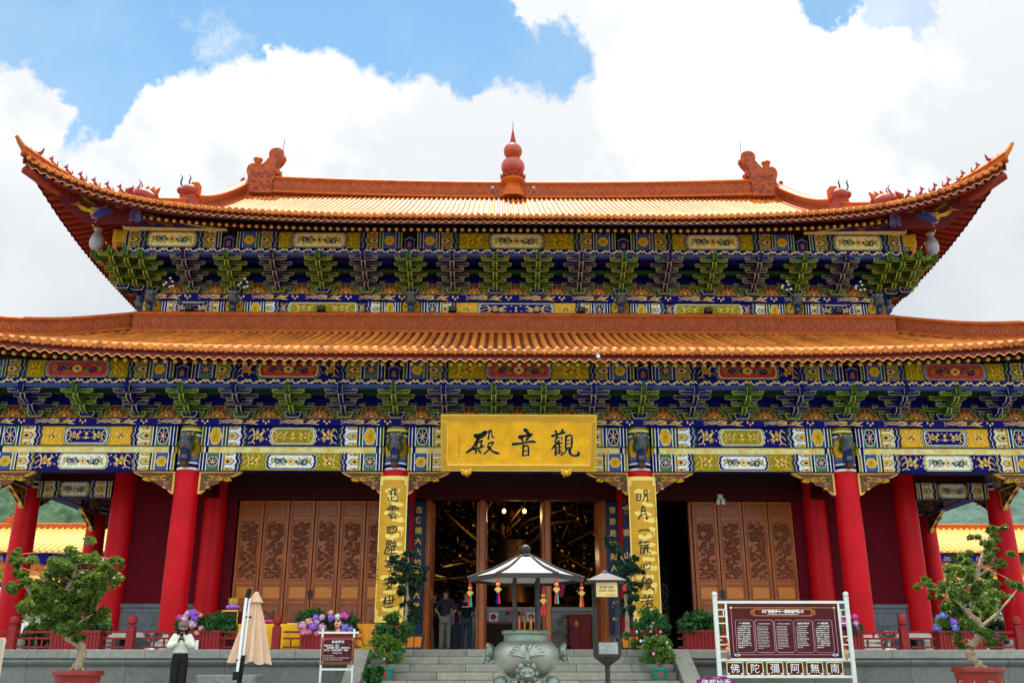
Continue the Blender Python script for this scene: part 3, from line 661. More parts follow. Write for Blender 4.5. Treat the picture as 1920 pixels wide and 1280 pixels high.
for s in (-1,1):
    bt = thing('ridge_beast', None, None); bt.parent = HALL; x0 = s*9.92
    mb,_ = silhouette('b', BP, YC-.02, .42, 'beast', bt, -s, x0, 16.28)
    can = Can()
    can.stroke(smooth_pts([(.25,.95),(.45,.82),(.62,.98),(.85,.84),(1.0,.98)],4),.07,'ridged',1); can.stroke(smooth_pts([(.1,1.05),(.16,.85),(.3,.75)],4),.06,'ridged',1)
    can.stroke(smooth_pts([(.45,.45),(.75,.35),(.95,.5)],4),.09,'ridged',1); can.stroke(smooth_pts([(.95,1.3),(1.12,1.55),(1.05,1.68),(.92,1.62)],4),.05,'ridged',1); can.ell(.4,.95,.06,.07,'ridged',2,8)
    can.put(mb, lambda u,v,h: (x0-s*u, YC-.235-h, 16.28+v*.95), .004)
    for u,v,r_ in ((.22,.62,.10),(.5,.55,.09),(.75,.60,.08),(.3,.30,.09),(.62,.28,.10),(.9,.30,.07),(.18,.98,.06),(.5,.78,.07),(.78,.80,.06),(.95,1.05,.06),(1.05,1.3,.055)):
        mb.ball((x0-s*u,YC-.235,16.28+v*.95),(r_*.8,.04,r_*.5),'beast',8,6)
    mb.build('beast_head', bt, smooth=30)
    mb = MB(); vx = x0-s*.30*1.0; mb.lathe([(.10,1.30),(.13,1.36),(.12,1.50),(.15,1.56),(.18,1.64),(.14,1.69),(.10,1.66)],'ridge',14,(x0-s*.24,YC,16.28-.05)); mb.build('sword_hilt', bt)
    mb = MB(); mb.tube(smooth_pts([(x0+s*.02,YC-.02,16.92),(x0+s*.20,YC-.02,16.88),(x0+s*.28,YC-.02,17.0),(x0+s*.20,YC-.02,17.06)],3),[.09]*4+[.07]*4+[.05]*2,'rustred',7); mb.build('side_curl', bt)
    mb = MB(); mb.tube([(x0-s*1.15,YC,17.9),(x0-s*1.17,YC,18.75)],.012,'iron',5); mb.build('lightning_rod', bt)
    # beast at the foot of the gable ridge
    g = UP.P('F', s*GX, 2.95)
    bg = thing('gable_beast', None, None, tuple(g)); bg.parent = HALL
    mb = MB(); mb.bbox(-.24,.24,-.20,.22,-.15,.60,'rustred',.04); mb.ball((-.02*s,-.04,.72),(.30,.27,.22),'rustred',12,8); mb.ball((s*.22,-.05,.74),(.16,.17,.13),'rustred',10,6)
    mb.bbox(-.12-s*.18,.12-s*.18,-.15,.18,.6,1.02,'ridge',.03); mb.build('beast_head', bg)
    mb = MB()
    for q in (-.12,.14): mb.tube(smooth_pts([(q+s*.08,-.05,.86),(q+s*.17,-.05,1.02),(q+s*.14,-.05,1.20),(q+s*.20,-.05,1.28)],3),[.03]*4+[.024]*3+[.012]*3,'iron',5)
    mb.build('beast_horns', bg)
    d = 1.95; g = UP.P('F', s*(UP.Xe-d), d, .28)
    bh = thing('hip_beast', None, None, tuple(g)); bh.parent = HALL
    mb = MB(); mb.tube([(-s*.42,.0,.0),(-s*.15,0,.08),(s*.12,-.0,.16),(s*.36,0,.22)],[.16,.22,.21,.12],'rustred',10); mb.ball((s*.34,-.02,.24),(.17,.15,.13),'rustred',10,6); mb.tube([(s*.3,0,.12),(s*.46,0,.10)],[.1,.04],'rustred',7)
    for q in (0,1,2): mb.tube([(-s*(.05+.16*q),0,.22),(-s*(.16+.17*q),0,.44-.03*q)],[.10,.02],'ridge',6)
    mb.build('beast_head', bh)
    mb = MB()
    for q in (-.07,.07): mb.tube(smooth_pts([(s*.16,q,.30),(s*.06,q,.48),(s*.12,q*1.3,.62)],3),[.028]*3+[.02]*2+[.01]*2,'rustred',5)
    mb.build('beast_horns', bh)

# ------------------------------------------------------------------ bracket sets
def arm_profile(w, h):
    c = h*.75; return [(-w/2+c,0),(w/2-c,0),(w/2-c*.3,h*.22),(w/2,h*.66),(w/2,h),(-w/2,h),(-w/2,h*.66),(-w/2+c*.3,h*.22)]
def outlined(mb, poly, x, y, z, th, fill, rim, b=.014):
    P = [(x+a, z+c) for a,c in poly]; mb.prism(P, y, y+th, fill, mf=rim)
    q = inset(P, b); mb.face([(a,y-.004,c) for a,c in q], fill)
def cup(mb, x, y, z, w, h, fill, rim):
    outlined(mb, [(-w*.34,0),(w*.34,0),(w*.5,h*.42),(w*.5,h),(-w*.5,h),(-w*.5,h*.42)], x, y, z, w*.8, fill, rim, .010)
def bracket_mesh(fill, cupc, base, rim, steps, dy, dz=.17, first=-.0, arms=(.64,.95,.80)):
    mb = MB()
    outlined(mb, [(-.15,0),(.15,0),(.20,.10),(.20,.16),(-.20,.16),(-.20,.10)], 0, -.22, 0, .42, base, rim, .018)
    for k in range(steps+1):
        y = -k*dy; last = k == steps; z = .10+dz*k
        w = arms[2] if last else arms[0]
        outlined(mb, arm_profile(w,.088), 0, y-.055, z-.008, .11, fill, rim)
        for sx in (-1,1): cup(mb, sx*(w/2-.065), y-.08, z+.08, .16, .066, cupc, rim)
        if not last:
            w = arms[1]; outlined(mb, arm_profile(w,.088), 0, y-.055, z+dz-.008, .11, fill, rim)
            for sx in (-1,1): cup(mb, sx*(w/2-.065), y-.08, z+dz+.08, .16, .066, cupc, rim)
            # jutting arm carrying the next step: curved nose
            y1 = y-dy
            prof = [(y+.15,z-.02),(y1+.16,z-.03),(y1-.02,z+.02),(y1-.09,z+.10),(y1-.09,z+.13),(y+.15,z+.13)]
            n = len(prof); hw = .062
            vs = [(-hw,a,b) for a,b in prof]+[(hw,a,b) for a,b in prof]
            mb.add(vs, [list(range(n)),[n+i for i in range(n-1,-1,-1)]]+[[i,(i+1)%n,n+(i+1)%n,n+i] for i in range(n)], fill)
            for sx in (-1,1):
                a = sx*hw; bq = sx*(hw-.020); e = .005
                for i in (1,2,3): mb.face([(a,prof[i][0]-e,prof[i][1]-e),(bq,prof[i][0]-e,prof[i][1]-e),(bq,prof[i+1][0]-e,prof[i+1][1]-e),(a,prof[i+1][0]-e,prof[i+1][1]-e)], rim)
            cup(mb, 0, y1-.10, z+.115, .15, .075, cupc, rim)
    y = -steps*dy; z = .10+dz*steps                                    # beak at the top
    mb.prism([(-.065,z-.02),(.065,z-.02),(.065,z+.17),(-.065,z+.17)], y-.22, y+.2, fill); mb.prism([(-.05,z+.0),(.05,z+.0),(.035,z+.20),(-.035,z+.20)], y-.30, y-.22, fill)
    for sx in (-1,1): mb.face([(sx*.065,y-.225,z-.02),(sx*.045,y-.225,z-.02),(sx*.045,y-.225,z+.16),(sx*.065,y-.225,z+.16)], rim)
    return mb
BR = {('L','g'): bracket_mesh('bgreen','blue','blue','rim1',2,.45).mesh('bracket_green'), ('L','b'): bracket_mesh('blue','bgreen','bgreen','rim2',2,.45).mesh('bracket_blue'),
      ('U','g'): bracket_mesh('bgreen','maroon','blue','rim1',3,.385).mesh('bracket_green_tall'), ('U','b'): bracket_mesh('bviolet','bgreen','bgreen','rim2',3,.385).mesh('bracket_blue_tall')}
def flame_board(w, h, seed=0):
    """red board with gold flames inside a stepped green frame"""
    k = Can(); k.rect(-w/2,0,w/2,h,'dgreen',0)
    a = [(-.33,0),(-.31,.20),(-.22,.30),(-.19,.55),(-.12,.70),(-.10,.94),(.10,.94),(.12,.70),(.19,.55),(.22,.30),(.31,.20),(.33,0)]
    for sc, c, l in ((1.16,'green',1),(1.07,'rim1',2),(1.0,'dgreen',3),(.90,'redbrown',4)): k.poly([(x*w*sc, y*h*min(1.03,sc)) for x,y in a][::-1], c, l)
    for i in range(13):
        t = R(9+i*13.5); r0, r1 = h*.30, h*(.60+.24*(i%2==0)*(sin(t)**2))
        k.stroke(smooth_pts([(r0*.95*cos(t),r0*sin(t)+h*.04),((r0+r1)/2*.95*cos(t+.12),(r0+r1)/2*sin(t+.12)+h*.04),(r1*.95*cos(t),r1*sin(t)+h*.04)],2), lambda u: h*.075*(1-u)+.004, 'flame', 5)
    k.ell(0,h*.26,h*.33,h*.24,'flame',6,14,7,.10); k.ell(0,h*.24,h*.27,h*.17,'rust',7,12,6,.15); k.ell(0,h*.24,h*.12,h*.08,'pgold',8,8)
    for sx in (-1,1): k.ell(sx*h*.60,h*.14,h*.16,h*.12,'flame',5,8,4,.3)
    mb = MB(); mb.box(-w/2,w/2,0,.06,0,h,'dgreen'); k.put(mb, lambda u,v,hh: (u,-hh,v)); return mb.mesh('flame_board',0)
FLAME = {'L': flame_board(1.06,.36), 'U': flame_board(1.0,.38)}
def span_paint(L, H, sch, **k): return beam_paint(L, H, sch, **k)
def tier(kind, y0, zb, steps, dy, yb, zt, zt2, zband, spans, cols, colsets):
    """everything between the column heads and the rafters along the front: brackets, boards, band"""
    xs = []
    for a, b, n in spans:
        for i in range(n): xs.append(a+(b-a)*i/n)
    xs.append(spans[-1][1])
    for i, x in enumerate(xs):
        c = colsets[i]; inst('bracket_set', BR[kind,c], HALL, (x,y0,zb))
    for a, b in zip(xs, xs[1:]):
        sc = (b-a)/1.06*.98; inst('flame_board', FLAME[kind], HALL, ((a+b)/2,y0+.0,zb), 0, ((b-a)/ (1.06 if kind=='L' else 1.0)*.985,1,1))
    x0, x1 = xs[0], xs[-1]; top = zt2
    mb = MB(); mb.box(x0-.3,x1+.3,y0+.02,y0+.2,zb+.37,zb+1.1,'blue'); mb.build('bracket_wall', HALL)
    mb = MB(); mb.bbox(x0-.2,x1+.2,y0-dy-.09,y0-dy+.07,zb+.10+.17*2+.09,zb+.10+.17*2+.21,'dgreen',.01); mb.build('tie_beam', HALL)
    if steps == 3:
        mb = MB(); mb.bbox(x0-.2,x1+.2,y0-2*dy-.09,y0-2*dy+.07,zb+.10+.17*3+.09,zb+.10+.17*3+.20,'blue',.01); mb.build('tie_beam', HALL)
    mb = MB(); mb.box(x0-.8,x1+.8,yb+.1,y0+.15,zt2-.02,zt2+.06,'dark'); mb.build('eave_ceiling', HALL)
    k = cloud_trim(x1-x0+1.2, zt2-zt); painted_board('cloud_trim_board', x0-.6, x1+.6, yb, zt, zt2, k, HALL, .22)
    mb = MB(); mb.bbox(x0-.6,x1+.6,yb+.02,yb+.22,zt-.05,zt,'skyb',.01); mb.build('edge_strip', HALL)
M['skyb'] = M['sky']
# lower tier: gridlines at the front columns
cl = [-G[3],-G[1],-G[0],G[0],G[1],G[3]]
sp = [(cl[0],cl[1],4),(cl[1],cl[2],4),(cl[2],cl[3],5),(cl[3],cl[4],4),(cl[4],cl[5],4)]
pat = 'gbgbgbgbgbggbgbgbgbgbg'
pat = 'gbgb'+'gbgb'+'gbggb'+'gbgb'+'gbgb'+'g'
tier('L', -.20, 5.56, 2, .45, -1.30, 6.16, 6.32, 6.78, sp, cl, pat)
niche_w = .22
for i,(a,b,n) in enumerate(sp):
    sch = 'EFEFE'[i]; L = b-a-2*niche_w; z0 = 6.32
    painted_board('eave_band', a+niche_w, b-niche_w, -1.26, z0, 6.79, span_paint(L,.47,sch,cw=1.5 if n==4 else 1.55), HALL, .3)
def niche(x, y, z, h):
    mb = MB(); mb.box(x-.2,x+.2,y+.06,y+.3,z,z+h,'black')
    w = .14
    for q, c, yy in ((1,'lilac',0),(.84,'blue',-.012)):
        p = [(-w*q,-.10),(w*q,-.10),(w*q,h*.52*q),(w*q*1.25,h*.56*q),(0,h*.74*q),(-w*q*1.25,h*.56*q),(-w*q,h*.52*q)]
        mb.prism([(x+u,z+v) for u,v in p], y+yy, y+.1, c)
    mb.prism([(x-.055,z+.05),(x+.055,z+.05),(x+.055,z+.18),(x,z+.24),(x-.055,z+.18)], y-.022, y-.01, 'rust'); mb.prism([(x-.12,z-.09),(x+.12,z-.09),(x+.12,z-.02),(x-.12,z-.02)], y-.024, y-.012, 'sky')
    mb.build('eave_niche', HALL, smooth=0)
for x in cl[1:5]: niche(x, -1.28, 6.32, .50)
# upper tier
cu = [-10.65,-8.24,-3.07,3.07,8.24,10.65]
su = [(cu[0],cu[1],2),(cu[1],cu[2],4),(cu[2],cu[3],5),(cu[3],cu[4],4),(cu[4],cu[5],2)]
patu = 'gb'+'gbgb'+'gbggb'+'gbgb'+'gb'+'g'
tier('U', 2.46, 9.985, 3, .385, 1.24, 10.79, 10.95, 11.46, su, cu, patu)
for i,(a,b,n) in enumerate(su):
    e0 = -.62 if i == 0 else niche_w; e1 = -.62 if i == 4 else niche_w
    A, B_ = a+e0, b-e1; kw = dict(cw=1.5)
    if n == 2: kw = dict(fields=False, boxes=False)
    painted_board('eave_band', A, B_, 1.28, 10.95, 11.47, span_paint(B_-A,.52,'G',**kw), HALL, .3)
for x in cu[1:5]: niche(x, 1.26, 10.95, .52)
# corner work of the upper tier: fanned brackets, gilded beam end, vase, corner beam, painted wedge and phoenix board
for s in (-1,1):
    cb = thing('corner_bracket', None, None, (s*10.65,2.5,9.985)); cb.parent = HALL
    for k, off in enumerate((.42,.84)):
        inst('corner_arm', BR['U','g'], cb, (s*off*.9,-.02-off*.9*.35,.0), 0)
    for q in range(6): inst('bracket_set', BR['U','g'] if q%2==0 else BR['U','b'], HALL, (s*10.70, 3.6+q*1.25, 9.985), s*PI/2)
    dg = inst('corner_arm', BR['U','g'], cb, (0,0,0), s*PI/4); dg.scale = (1.0,1.35,1.0)
    dg = inst('corner_arm', BR['U','g'], cb, (0,.3,0), s*PI/2)
    mb = MB(); T = Matrix.Translation((s*11.5,1.62,11.10)) @ Matrix.Rotation(-s*R(20),4,'Z')
    mb.bbox(-.17,.17,-.45,.6,0,.36,'trim',.01,T); can = Can(); can.rect(-.13,.05,.13,.31,'gold',0)
    for e in ([(-.13,.05),(.13,.05),(.13,.08),(-.13,.08)],[(-.13,.28),(.13,.28),(.13,.31),(-.13,.31)],[(-.08,.12),(.08,.12),(.08,.145),(-.08,.145)],[(-.08,.2),(.08,.2),(.08,.225),(-.08,.225)]): can.poly(e,'olive',1)
    can.put(mb, lambda u,v,h: tuple(T @ Vector((u,-.45-h,v)))); mb.build('beam_end', HALL)
    mb = MB(); mb.lathe([(.10,0),(.17,.10),(.19,.25),(.16,.40),(.09,.52),(.08,.58),(.13,.64),(.12,.66)],'porcelain',16,(s*12.0,1.25,10.86)); mb.build('corner_vase', HALL)
    # corner beam along the hip
    mb = MB()
    pts = [UP.P('F', s*(UP.Xe-d), d, -.42-.10*d) for d in (3.0,2.2,1.4,.8,.35,.05)]
    dr = Vector((s*.7071,.7071,0)); vs = []
    for i,p in enumerate(pts):
        h = .34-.045*i; vs += [p-dr*.13*.9, p+dr*.13*.9, p+dr*.13*.9+Vector((0,0,h)), p-dr*.13*.9+Vector((0,0,h))]
    m = len(pts); mb.add(vs, [[4*i+k,4*i+(k+1)%4,4*i+4+(k+1)%4,4*i+4+k] for i in range(m-1) for k in range(4)]+[[0,1,2,3],[4*m-4,4*m-3,4*m-2,4*m-1]], 'rafter'); mb.build('corner_beam', HALL)
    # wedge board (over the band end)
    xw0, xw1 = s*11.25, s*8.3
    def wz(x): a = abs(x); return 11.49+max(0,(a-8.3)/2.95)**1.7*.66
    mb = MB(); N = 10; bpoly = [(xw1,11.48)]+[(xw1+(xw0-xw1)*i/N, wz(xw1+(xw0-xw1)*i/N)) for i in range(1,N+1)]+[(xw0,11.48)]
    bp_ = bpoly if s > 0 else bpoly[::-1]; bp_ = bp_[::-1]
    mb.prism(bp_, 1.10, 1.28, 'cream'); q = inset(bp_, .035); mb.face([(x,1.094,z) for x,z in q], 'violet')
    can = Can()
    for cx, sc, d_ in ((10.9,.42,1),(10.4,.34,-1),(9.95,.26,1)): can.add(spiral('rust',1,1.5,.22,d_), cx, 11.49+(wz(cx)-11.49)*.5, sc, sc)
    can.stroke(smooth_pts([(11.15,11.7),(10.9,11.62),(10.6,11.72),(10.2,11.64),(9.8,11.68),(9.4,11.62),(9.1,11.60)],4), lambda t:.07*(1-t)+.01, 'rust', 1)
    can.put(mb, lambda u,v,h: (s*u,1.09-h,v)); mb.build('wedge_board', HALL, smooth=0)
    # phoenix board under the corner beam, facing the front
    o = Vector((s*11.70,.30,11.62))
    mb = MB(); can = Can()
    W = lambda a,b: (lambda t: a+(b-a)*t)
    for i in range(5): can.stroke(smooth_pts([(.15+.04*i,.25+.05*i),(.55,.62+.05*i),(.95,1.02+.05*i-.03*i),(1.35,1.55-.03*i)],4), W(.075,.02), ('blue','lilac','redbrown','sky','olive')[i], 1+i%2)
    for i in range(7): can.stroke([(.02+.05*i,.18+.03*i),(.22+.06*i,.40+.05*i)], W(.06,.01), 'olive' if i%2 else 'green', 3)
    can.ell(-.25,-.10,.40,.27,'violet',3,16)
    for r in range(4):
        for c in range(6): can.ell(-.52+.11*c+.05*(r%2),-.26+.11*r,.052,.05,'pgold',4,7); can.ell(-.52+.11*c+.05*(r%2),-.262+.11*r,.036,.034,('vred','violet')[(r+c)%2],5,7)
    for i in range(9): can.stroke(smooth_pts([(-.05-.03*i,.10),(-.22-.07*i,.20-.005*i),(-.45-.065*i,.26-.02*i)],3), W(.06,.02), ('blue','olive','vred')[i%3], 5)
    for i in range(6): can.stroke([(-.10-.06*i,-.22),(-.02-.07*i,-.46)], W(.07,.02), 'blue' if i%2 else 'lilac', 5)
    can.stroke(smooth_pts([(.05,-.02),(.25,-.02),(.36,.06),(.42,.14)],4), W(.15,.07), 'olive', 6); can.ell(.45,.16,.07,.065,'rust',7,10); can.poly([(.52,.18),(.52,.10),(.64,.12)], 'rust', 7); can.ell(.42,.22,.05,.05,'vred',7,8)
    for i in range(6): can.stroke([(.05+.05*i,-.10+.02*i),(.10+.05*i,-.02+.03*i)], .02, 'gold', 7)
    for i in range(8): can.stroke(smooth_pts([(-.15-.06*i,.12),(-.20-.08*i,.24-.01*i),(-.34-.08*i,.34-.03*i)],3), W(.045,.015), ('green','olive','blue','vred')[i%4], 6)
    for i in range(4): can.stroke(smooth_pts([(-.85,-.05-.1*i),(-1.0-.04*i,.08-.1*i),(-1.12,-.05-.1*i),(-1.0,-.12-.08*i)],3), .035, 'lilac', 5)
    for i in range(3): can.ell(-.98-.05*i,-.05-.12*i,.13,.10,'blue',3,9,4,.2)
    sl = R(2)
    can.put(mb, lambda u,v,h: (o.x+s*u*1.08, .30-h-.25*max(u,-.3), o.z+v*.80)); mb.build('phoenix_relief', HALL, smooth=0)
    mb = MB(); bd = [(-1.15,-.45),(.2,-.50),(.75,.05),(1.30,1.20),(1.20,1.32),(.55,.72),(-.1,.36),(-1.15,.22)]
    vs = [(o.x+s*u*1.08, .32-.25*max(u,-.3), o.z+v*.80) for u,v in bd]+[(o.x+s*u*1.08, .40-.25*max(u,-.3), o.z+v*.80) for u,v in bd]; n=len(bd)
    mb.add(vs, [list(range(n)),[n+i for i in range(n-1,-1,-1)]]+[[i,(i+1)%n,n+(i+1)%n,n+i] for i in range(n)], 'maroon'); mb.build('corner_board', HALL)

# painted beams at the column heads ------------------------------------
def beams(cl, y, defs, yph, zph, gap):
    for i,(a,b) in enumerate(zip(cl,cl[1:])):
        for nm, z0, z1, yy, sch, kw in defs(i):
            A, B_ = a+gap, b-gap
            if sch: painted_board(nm, A, B_, yy, z0, z1, span_paint(B_-A, z1-z0, sch, **kw), HALL, .4)
def ldef(i):
    ctr = i == 2; a = 'ABABA'[i]; c = 'CDCDC'[i]
    return [('painted_beam',4.88,5.37,-.22,a,{}),('painted_beam',4.26,4.70,-.20,c,{})]
beams(cl, 0, ldef, 0, 0, .31)
for i,(a,b) in enumerate(zip(cl,cl[1:])):
    mb = MB(); mb.bbox(a+.3,b-.3,-.15,.1,4.70,4.88,'cream',.01)
    can = Can(); L = b-a-.6
    for j in range(5): can.ell(a+.3+L*(j+.5)/5, 4.79, .13, .055, 'pgold', 0, 10, 4, .3)
    for x0_, c in ((a+.3,'olive'),(a+.38,'white'),(a+.42,'blue'),(b-.38,'olive'),(b-.42,'white'),(b-.50,'blue')): can.rect(x0_,4.705,x0_+.07,4.875,c,1)
    can.put(mb, lambda u,v,h: (u,-.15-h,v)); mb.build('padding_board', HALL, smooth=0)

painted_board('phoenix_frieze', -13.75, 13.75, -.34, 5.375, 5.56, running_phoenix(27.5,.185,18), HALL, .66)
def udef(i):
    if i == 2: return [('painted_beam',9.33,9.76,2.42,'A',dict(cw=2.2))]
    if i in (1,3): return [('painted_beam',9.33,9.76,2.42,'B',dict(cw=2.0))]
    return [('painted_beam',9.33,9.76,2.42,'A',dict(fields=False,boxes=False,cw=1.1))]
beams(cu, 2.6, udef, 0, 0, .30)
painted_board('phoenix_frieze', -10.95, 10.95, 2.34, 9.765, 9.985, running_phoenix(21.9,.22,14), HALL, .6)
for x in (-9.45,-5.65,-1.85,1.9,5.6,9.4):
    mb = MB(); mb.bbox(x-.11,x+.11,2.05,2.28,9.36,9.52,'plastic',.015); mb.box(x-.09,x+.09,2.04,2.05,9.38,9.5,'iron'); mb.tube([(x,2.28,9.5),(x,2.42,9.45)],.02,'iron',6); mb.build('floodlight', HALL)

# columns ---------------------------------------------------------------
def colmesh(r0, r1, z0, z1):
    mb = MB(); mb.lathe([(r0,z0),(r0,z0+(z1-z0)*.35),(r0*.985,z0+(z1-z0)*.6),(r1,z1)],'red',28); return mb.mesh('column')
def headmesh(z0, z1, r):
    mb = MB(); h = z1-z0
    bands = [(0,.05,'white'),(.05,.13,'blue'),(.13,.17,'white'),(.17,.24,'sky'),(.24,.76,'lilac'),(.76,.80,'white'),(.80,.87,'green'),(.87,.92,'cream'),(.92,1.,'olive')]
    for a,b,c in bands:
        mb.lathe([(r,z0+h*a),(r,z0+h*b)],c,28)
    for a in range(-90,271,60):
        t = R(a+30); k = Can(); k.ell(0,0,.155,h*.225,'gold',0,16,6,.08); k.add(medal(.30,h*.5,'olive','gold','brown',1),0,0)
        k.put(mb, lambda u,v,hh: ((r+hh+.002)*cos(t+u/r),(r+hh+.002)*sin(t+u/r),z0+h*.5+v))
    return mb.mesh('column_head', 30)
def plinthmesh():
    mb = MB(); mb.lathe([(.50,0),(.50,.05),(.44,.07),(.43,.12),(.47,.20),(.45,.30),(.37,.345),(.33,.35)],'plinth',28); return mb.mesh('plinth')
M['carvedblue'] = pm('carved_blue',(.02,.03,.12),.6,0,.5,14,bump=.8,bscale=22,spec=.15,dirt=((.09,.06,.02),8,.5,.7)); M['carvedbrown'] = pm('carved_brown_block',(.10,.04,.02),.6,0,.4,14,bump=.6,bscale=25,spec=.15); M['carved'] = pm('carved_painted_wood',(.13,.14,.17),.6,0,.35,14,bump=.6,bscale=26,spec=.15,dirt=((.05,.12,.05),7,.5,.8))
def carved_head(sz=1.):
    """beam nose carved as a dragon head, jutting from a column"""
    mb = MB(); f = lambda *p: tuple(Vector(p)*sz)
    mb.tube([f(0,.10,.55),f(0,-.18,.58),f(0,-.38,.66),f(0,-.50,.74)],[.16*sz,.17*sz,.15*sz,.07*sz],'carved',10); mb.ball(f(0,-.30,.86),(.15*sz,.17*sz,.13*sz),'carved',10,7)
    for s in (-1,1):
        mb.ball(f(s*.09,-.40,.90),(.035*sz,.04*sz,.03*sz),'gold',8,6); mb.tube([f(s*.05,-.40,.96),f(s*.13,-.34,.95)],[.03*sz,.015*sz],'bgreen',6); mb.tube(smooth_pts([f(s*.13,-.10,.8),f(s*.19,-.16,.9),f(s*.16,-.05,1.0)],3),[.05*sz]*4+[.02*sz]*3,'carved',6)
        mb.tube([f(s*.09,-.25,.93),f(s*.14,-.10,1.02),f(s*.12,.0,1.12)],[.035*sz,.025*sz,.01*sz],'gold',6); mb.tube(smooth_pts([f(s*.14,-.30,.72),f(s*.2,-.22,.62),f(s*.17,-.16,.5)],3),[.05*sz]*4+[.03*sz]*3,'bgreen',6)
    mb.tube([f(0,-.20,.46),f(0,-.36,.44),f(0,-.44,.50)],[.13*sz,.10*sz,.05*sz],'carvedblue',9); mb.tube([f(0,-.34,.56),f(0,-.47,.58)],[.09*sz,.04*sz],'vred',8)
    mb.bbox(*[v*sz for v in (-.12,.12,-.30,.2,.18,.42)],'carvedblue',.02*sz); mb.bbox(*[v*sz for v in (-.09,.09,-.36,.2,.02,.16)],'carvedbrown',.02*sz); mb.bbox(*[v*sz for v in (-.07,.07,-.32,-.3,.24,.36)],'carved',.005)
    return mb.mesh('carved_beam_nose')
CM, HM, PMESH, CN = colmesh(.315,.285,.34,4.27), headmesh(4.27,5.40,.292), plinthmesh(), carved_head(.9)
rows = [(x,0.,1) for x in cl] + [(x,YR2,0) for x in (-13.4,-10.8,-8.26,-3.07,3.07,8.26,10.8,13.4)] + [(s*13.4,y,0) for s in (-1,1) for y in (7.3,12.0,16.7)]
for x,y,front in rows:
    o = inst('column', CM, HALL, (x,y,0)); inst('plinth', PMESH, o)
    if front or abs(x) > 13:
        inst('column_head', HM, o)
    elif not front:
        o.scale = (1,1,1.24)
    if front: inst('beam_nose', CN, o, (0,-.20,4.30))
    elif abs(x) > 13: inst('beam_nose', CN, o, (math.copysign(.2,x),0,4.30), math.copysign(PI/2,x))
UH = headmesh(9.25,9.92,.30); UC = carved_head(.72)
for x in cu:
    o = inst('upper_column', UH, HALL, (x,2.6,0)); inst('beam_nose', UC, o, (0,-.2,9.30))
    if abs(x) > 10: inst('beam_nose', UC, o, (math.copysign(.2,x),0,9.30), math.copysign(PI/2,x))
for s in (-1,1):
  for x in (8.24,10.4):   # small white carved crane seen beside the nose
    mb = MB(); c = (s*x-.0+(.33 if s<0 else -.33),2.02,10.10)
    for k in range(9): a = k*.7; mb.ball((c[0]+.10*cos(a)*(k%3+1)/2, c[1]+.03*sin(3*a), c[2]+.10*sin(a)*(k%3+1)/2+.06),(.042,.03,.032),'white' if k%3 else 'blue',7,5)
    mb.build('carved_flower', HALL)
# sparrow braces ----------------------------------------------------------
def brace_mesh(s, w=1.06, h=.56):
    p = [(0,0),(w,0),(w*.94,-.05*h/.5),(w*.80,-.22*h),(w*.62,-.27*h),(w*.52,-.34*h),(w*.42,-.52*h),(w*.28,-.60*h),(w*.18,-.68*h),(w*.12,-.90*h),(w*.05,-h),(0,-h)]
    p = [(s*x,z) for x,z in p]; p = p if s < 0 else p[::-1]
    mb = MB(); mb.prism(p, -.06, .06, 'pgold')
    for sg in (1,-1):
        can = Can(); q = inset(p, .045); can.poly(q,'rust2',0)
        for i in range(6):
            x0, z0 = s*(.14+.11*i), -.09-.012*i
            can.stroke(smooth_pts([(x0,z0),(x0+s*.10,z0-.05),(x0+s*.04,z0-.12+.012*i),(x0-s*.05,z0-.08)],3), .022, 'gold' if i%2 else 'olive', 1)
        for i in range(4): can.stroke(smooth_pts([(s*(.10+.03*i),-.20-.06*i),(s*(.22+.02*i),-.22-.06*i),(s*.20,-.30-.04*i)],3), .02, 'gold' if i%2 else 'lilac', 1)
        for i in range(5): can.poly([(s*.17,-.18),(s*(.17+.11*cos(i*1.25)),-.18+.11*sin(i*1.25)),(s*(.17+.06*cos(i*1.25+.5)),-.18+.06*sin(i*1.25+.5))], 'green', 2)
        can.put(mb, (lambda u,v,hh: (u,-.06-hh,v)) if sg > 0 else (lambda u,v,hh: (u,.06+hh,v)))
    return mb.mesh('sparrow_brace', 0)
M['rust2'] = pm('carved_brown', (.17,.05,.022), .6, 0, .3, 12, bump=.4, bscale=25)
BM = {1: brace_mesh(1), -1: brace_mesh(-1)}
for i,x in enumerate(cl):
    for s in (-1,1):
        if 0 <= i+s < 6: inst('sparrow_brace', BM[s], HALL, (x+s*.30,-.02,4.255))
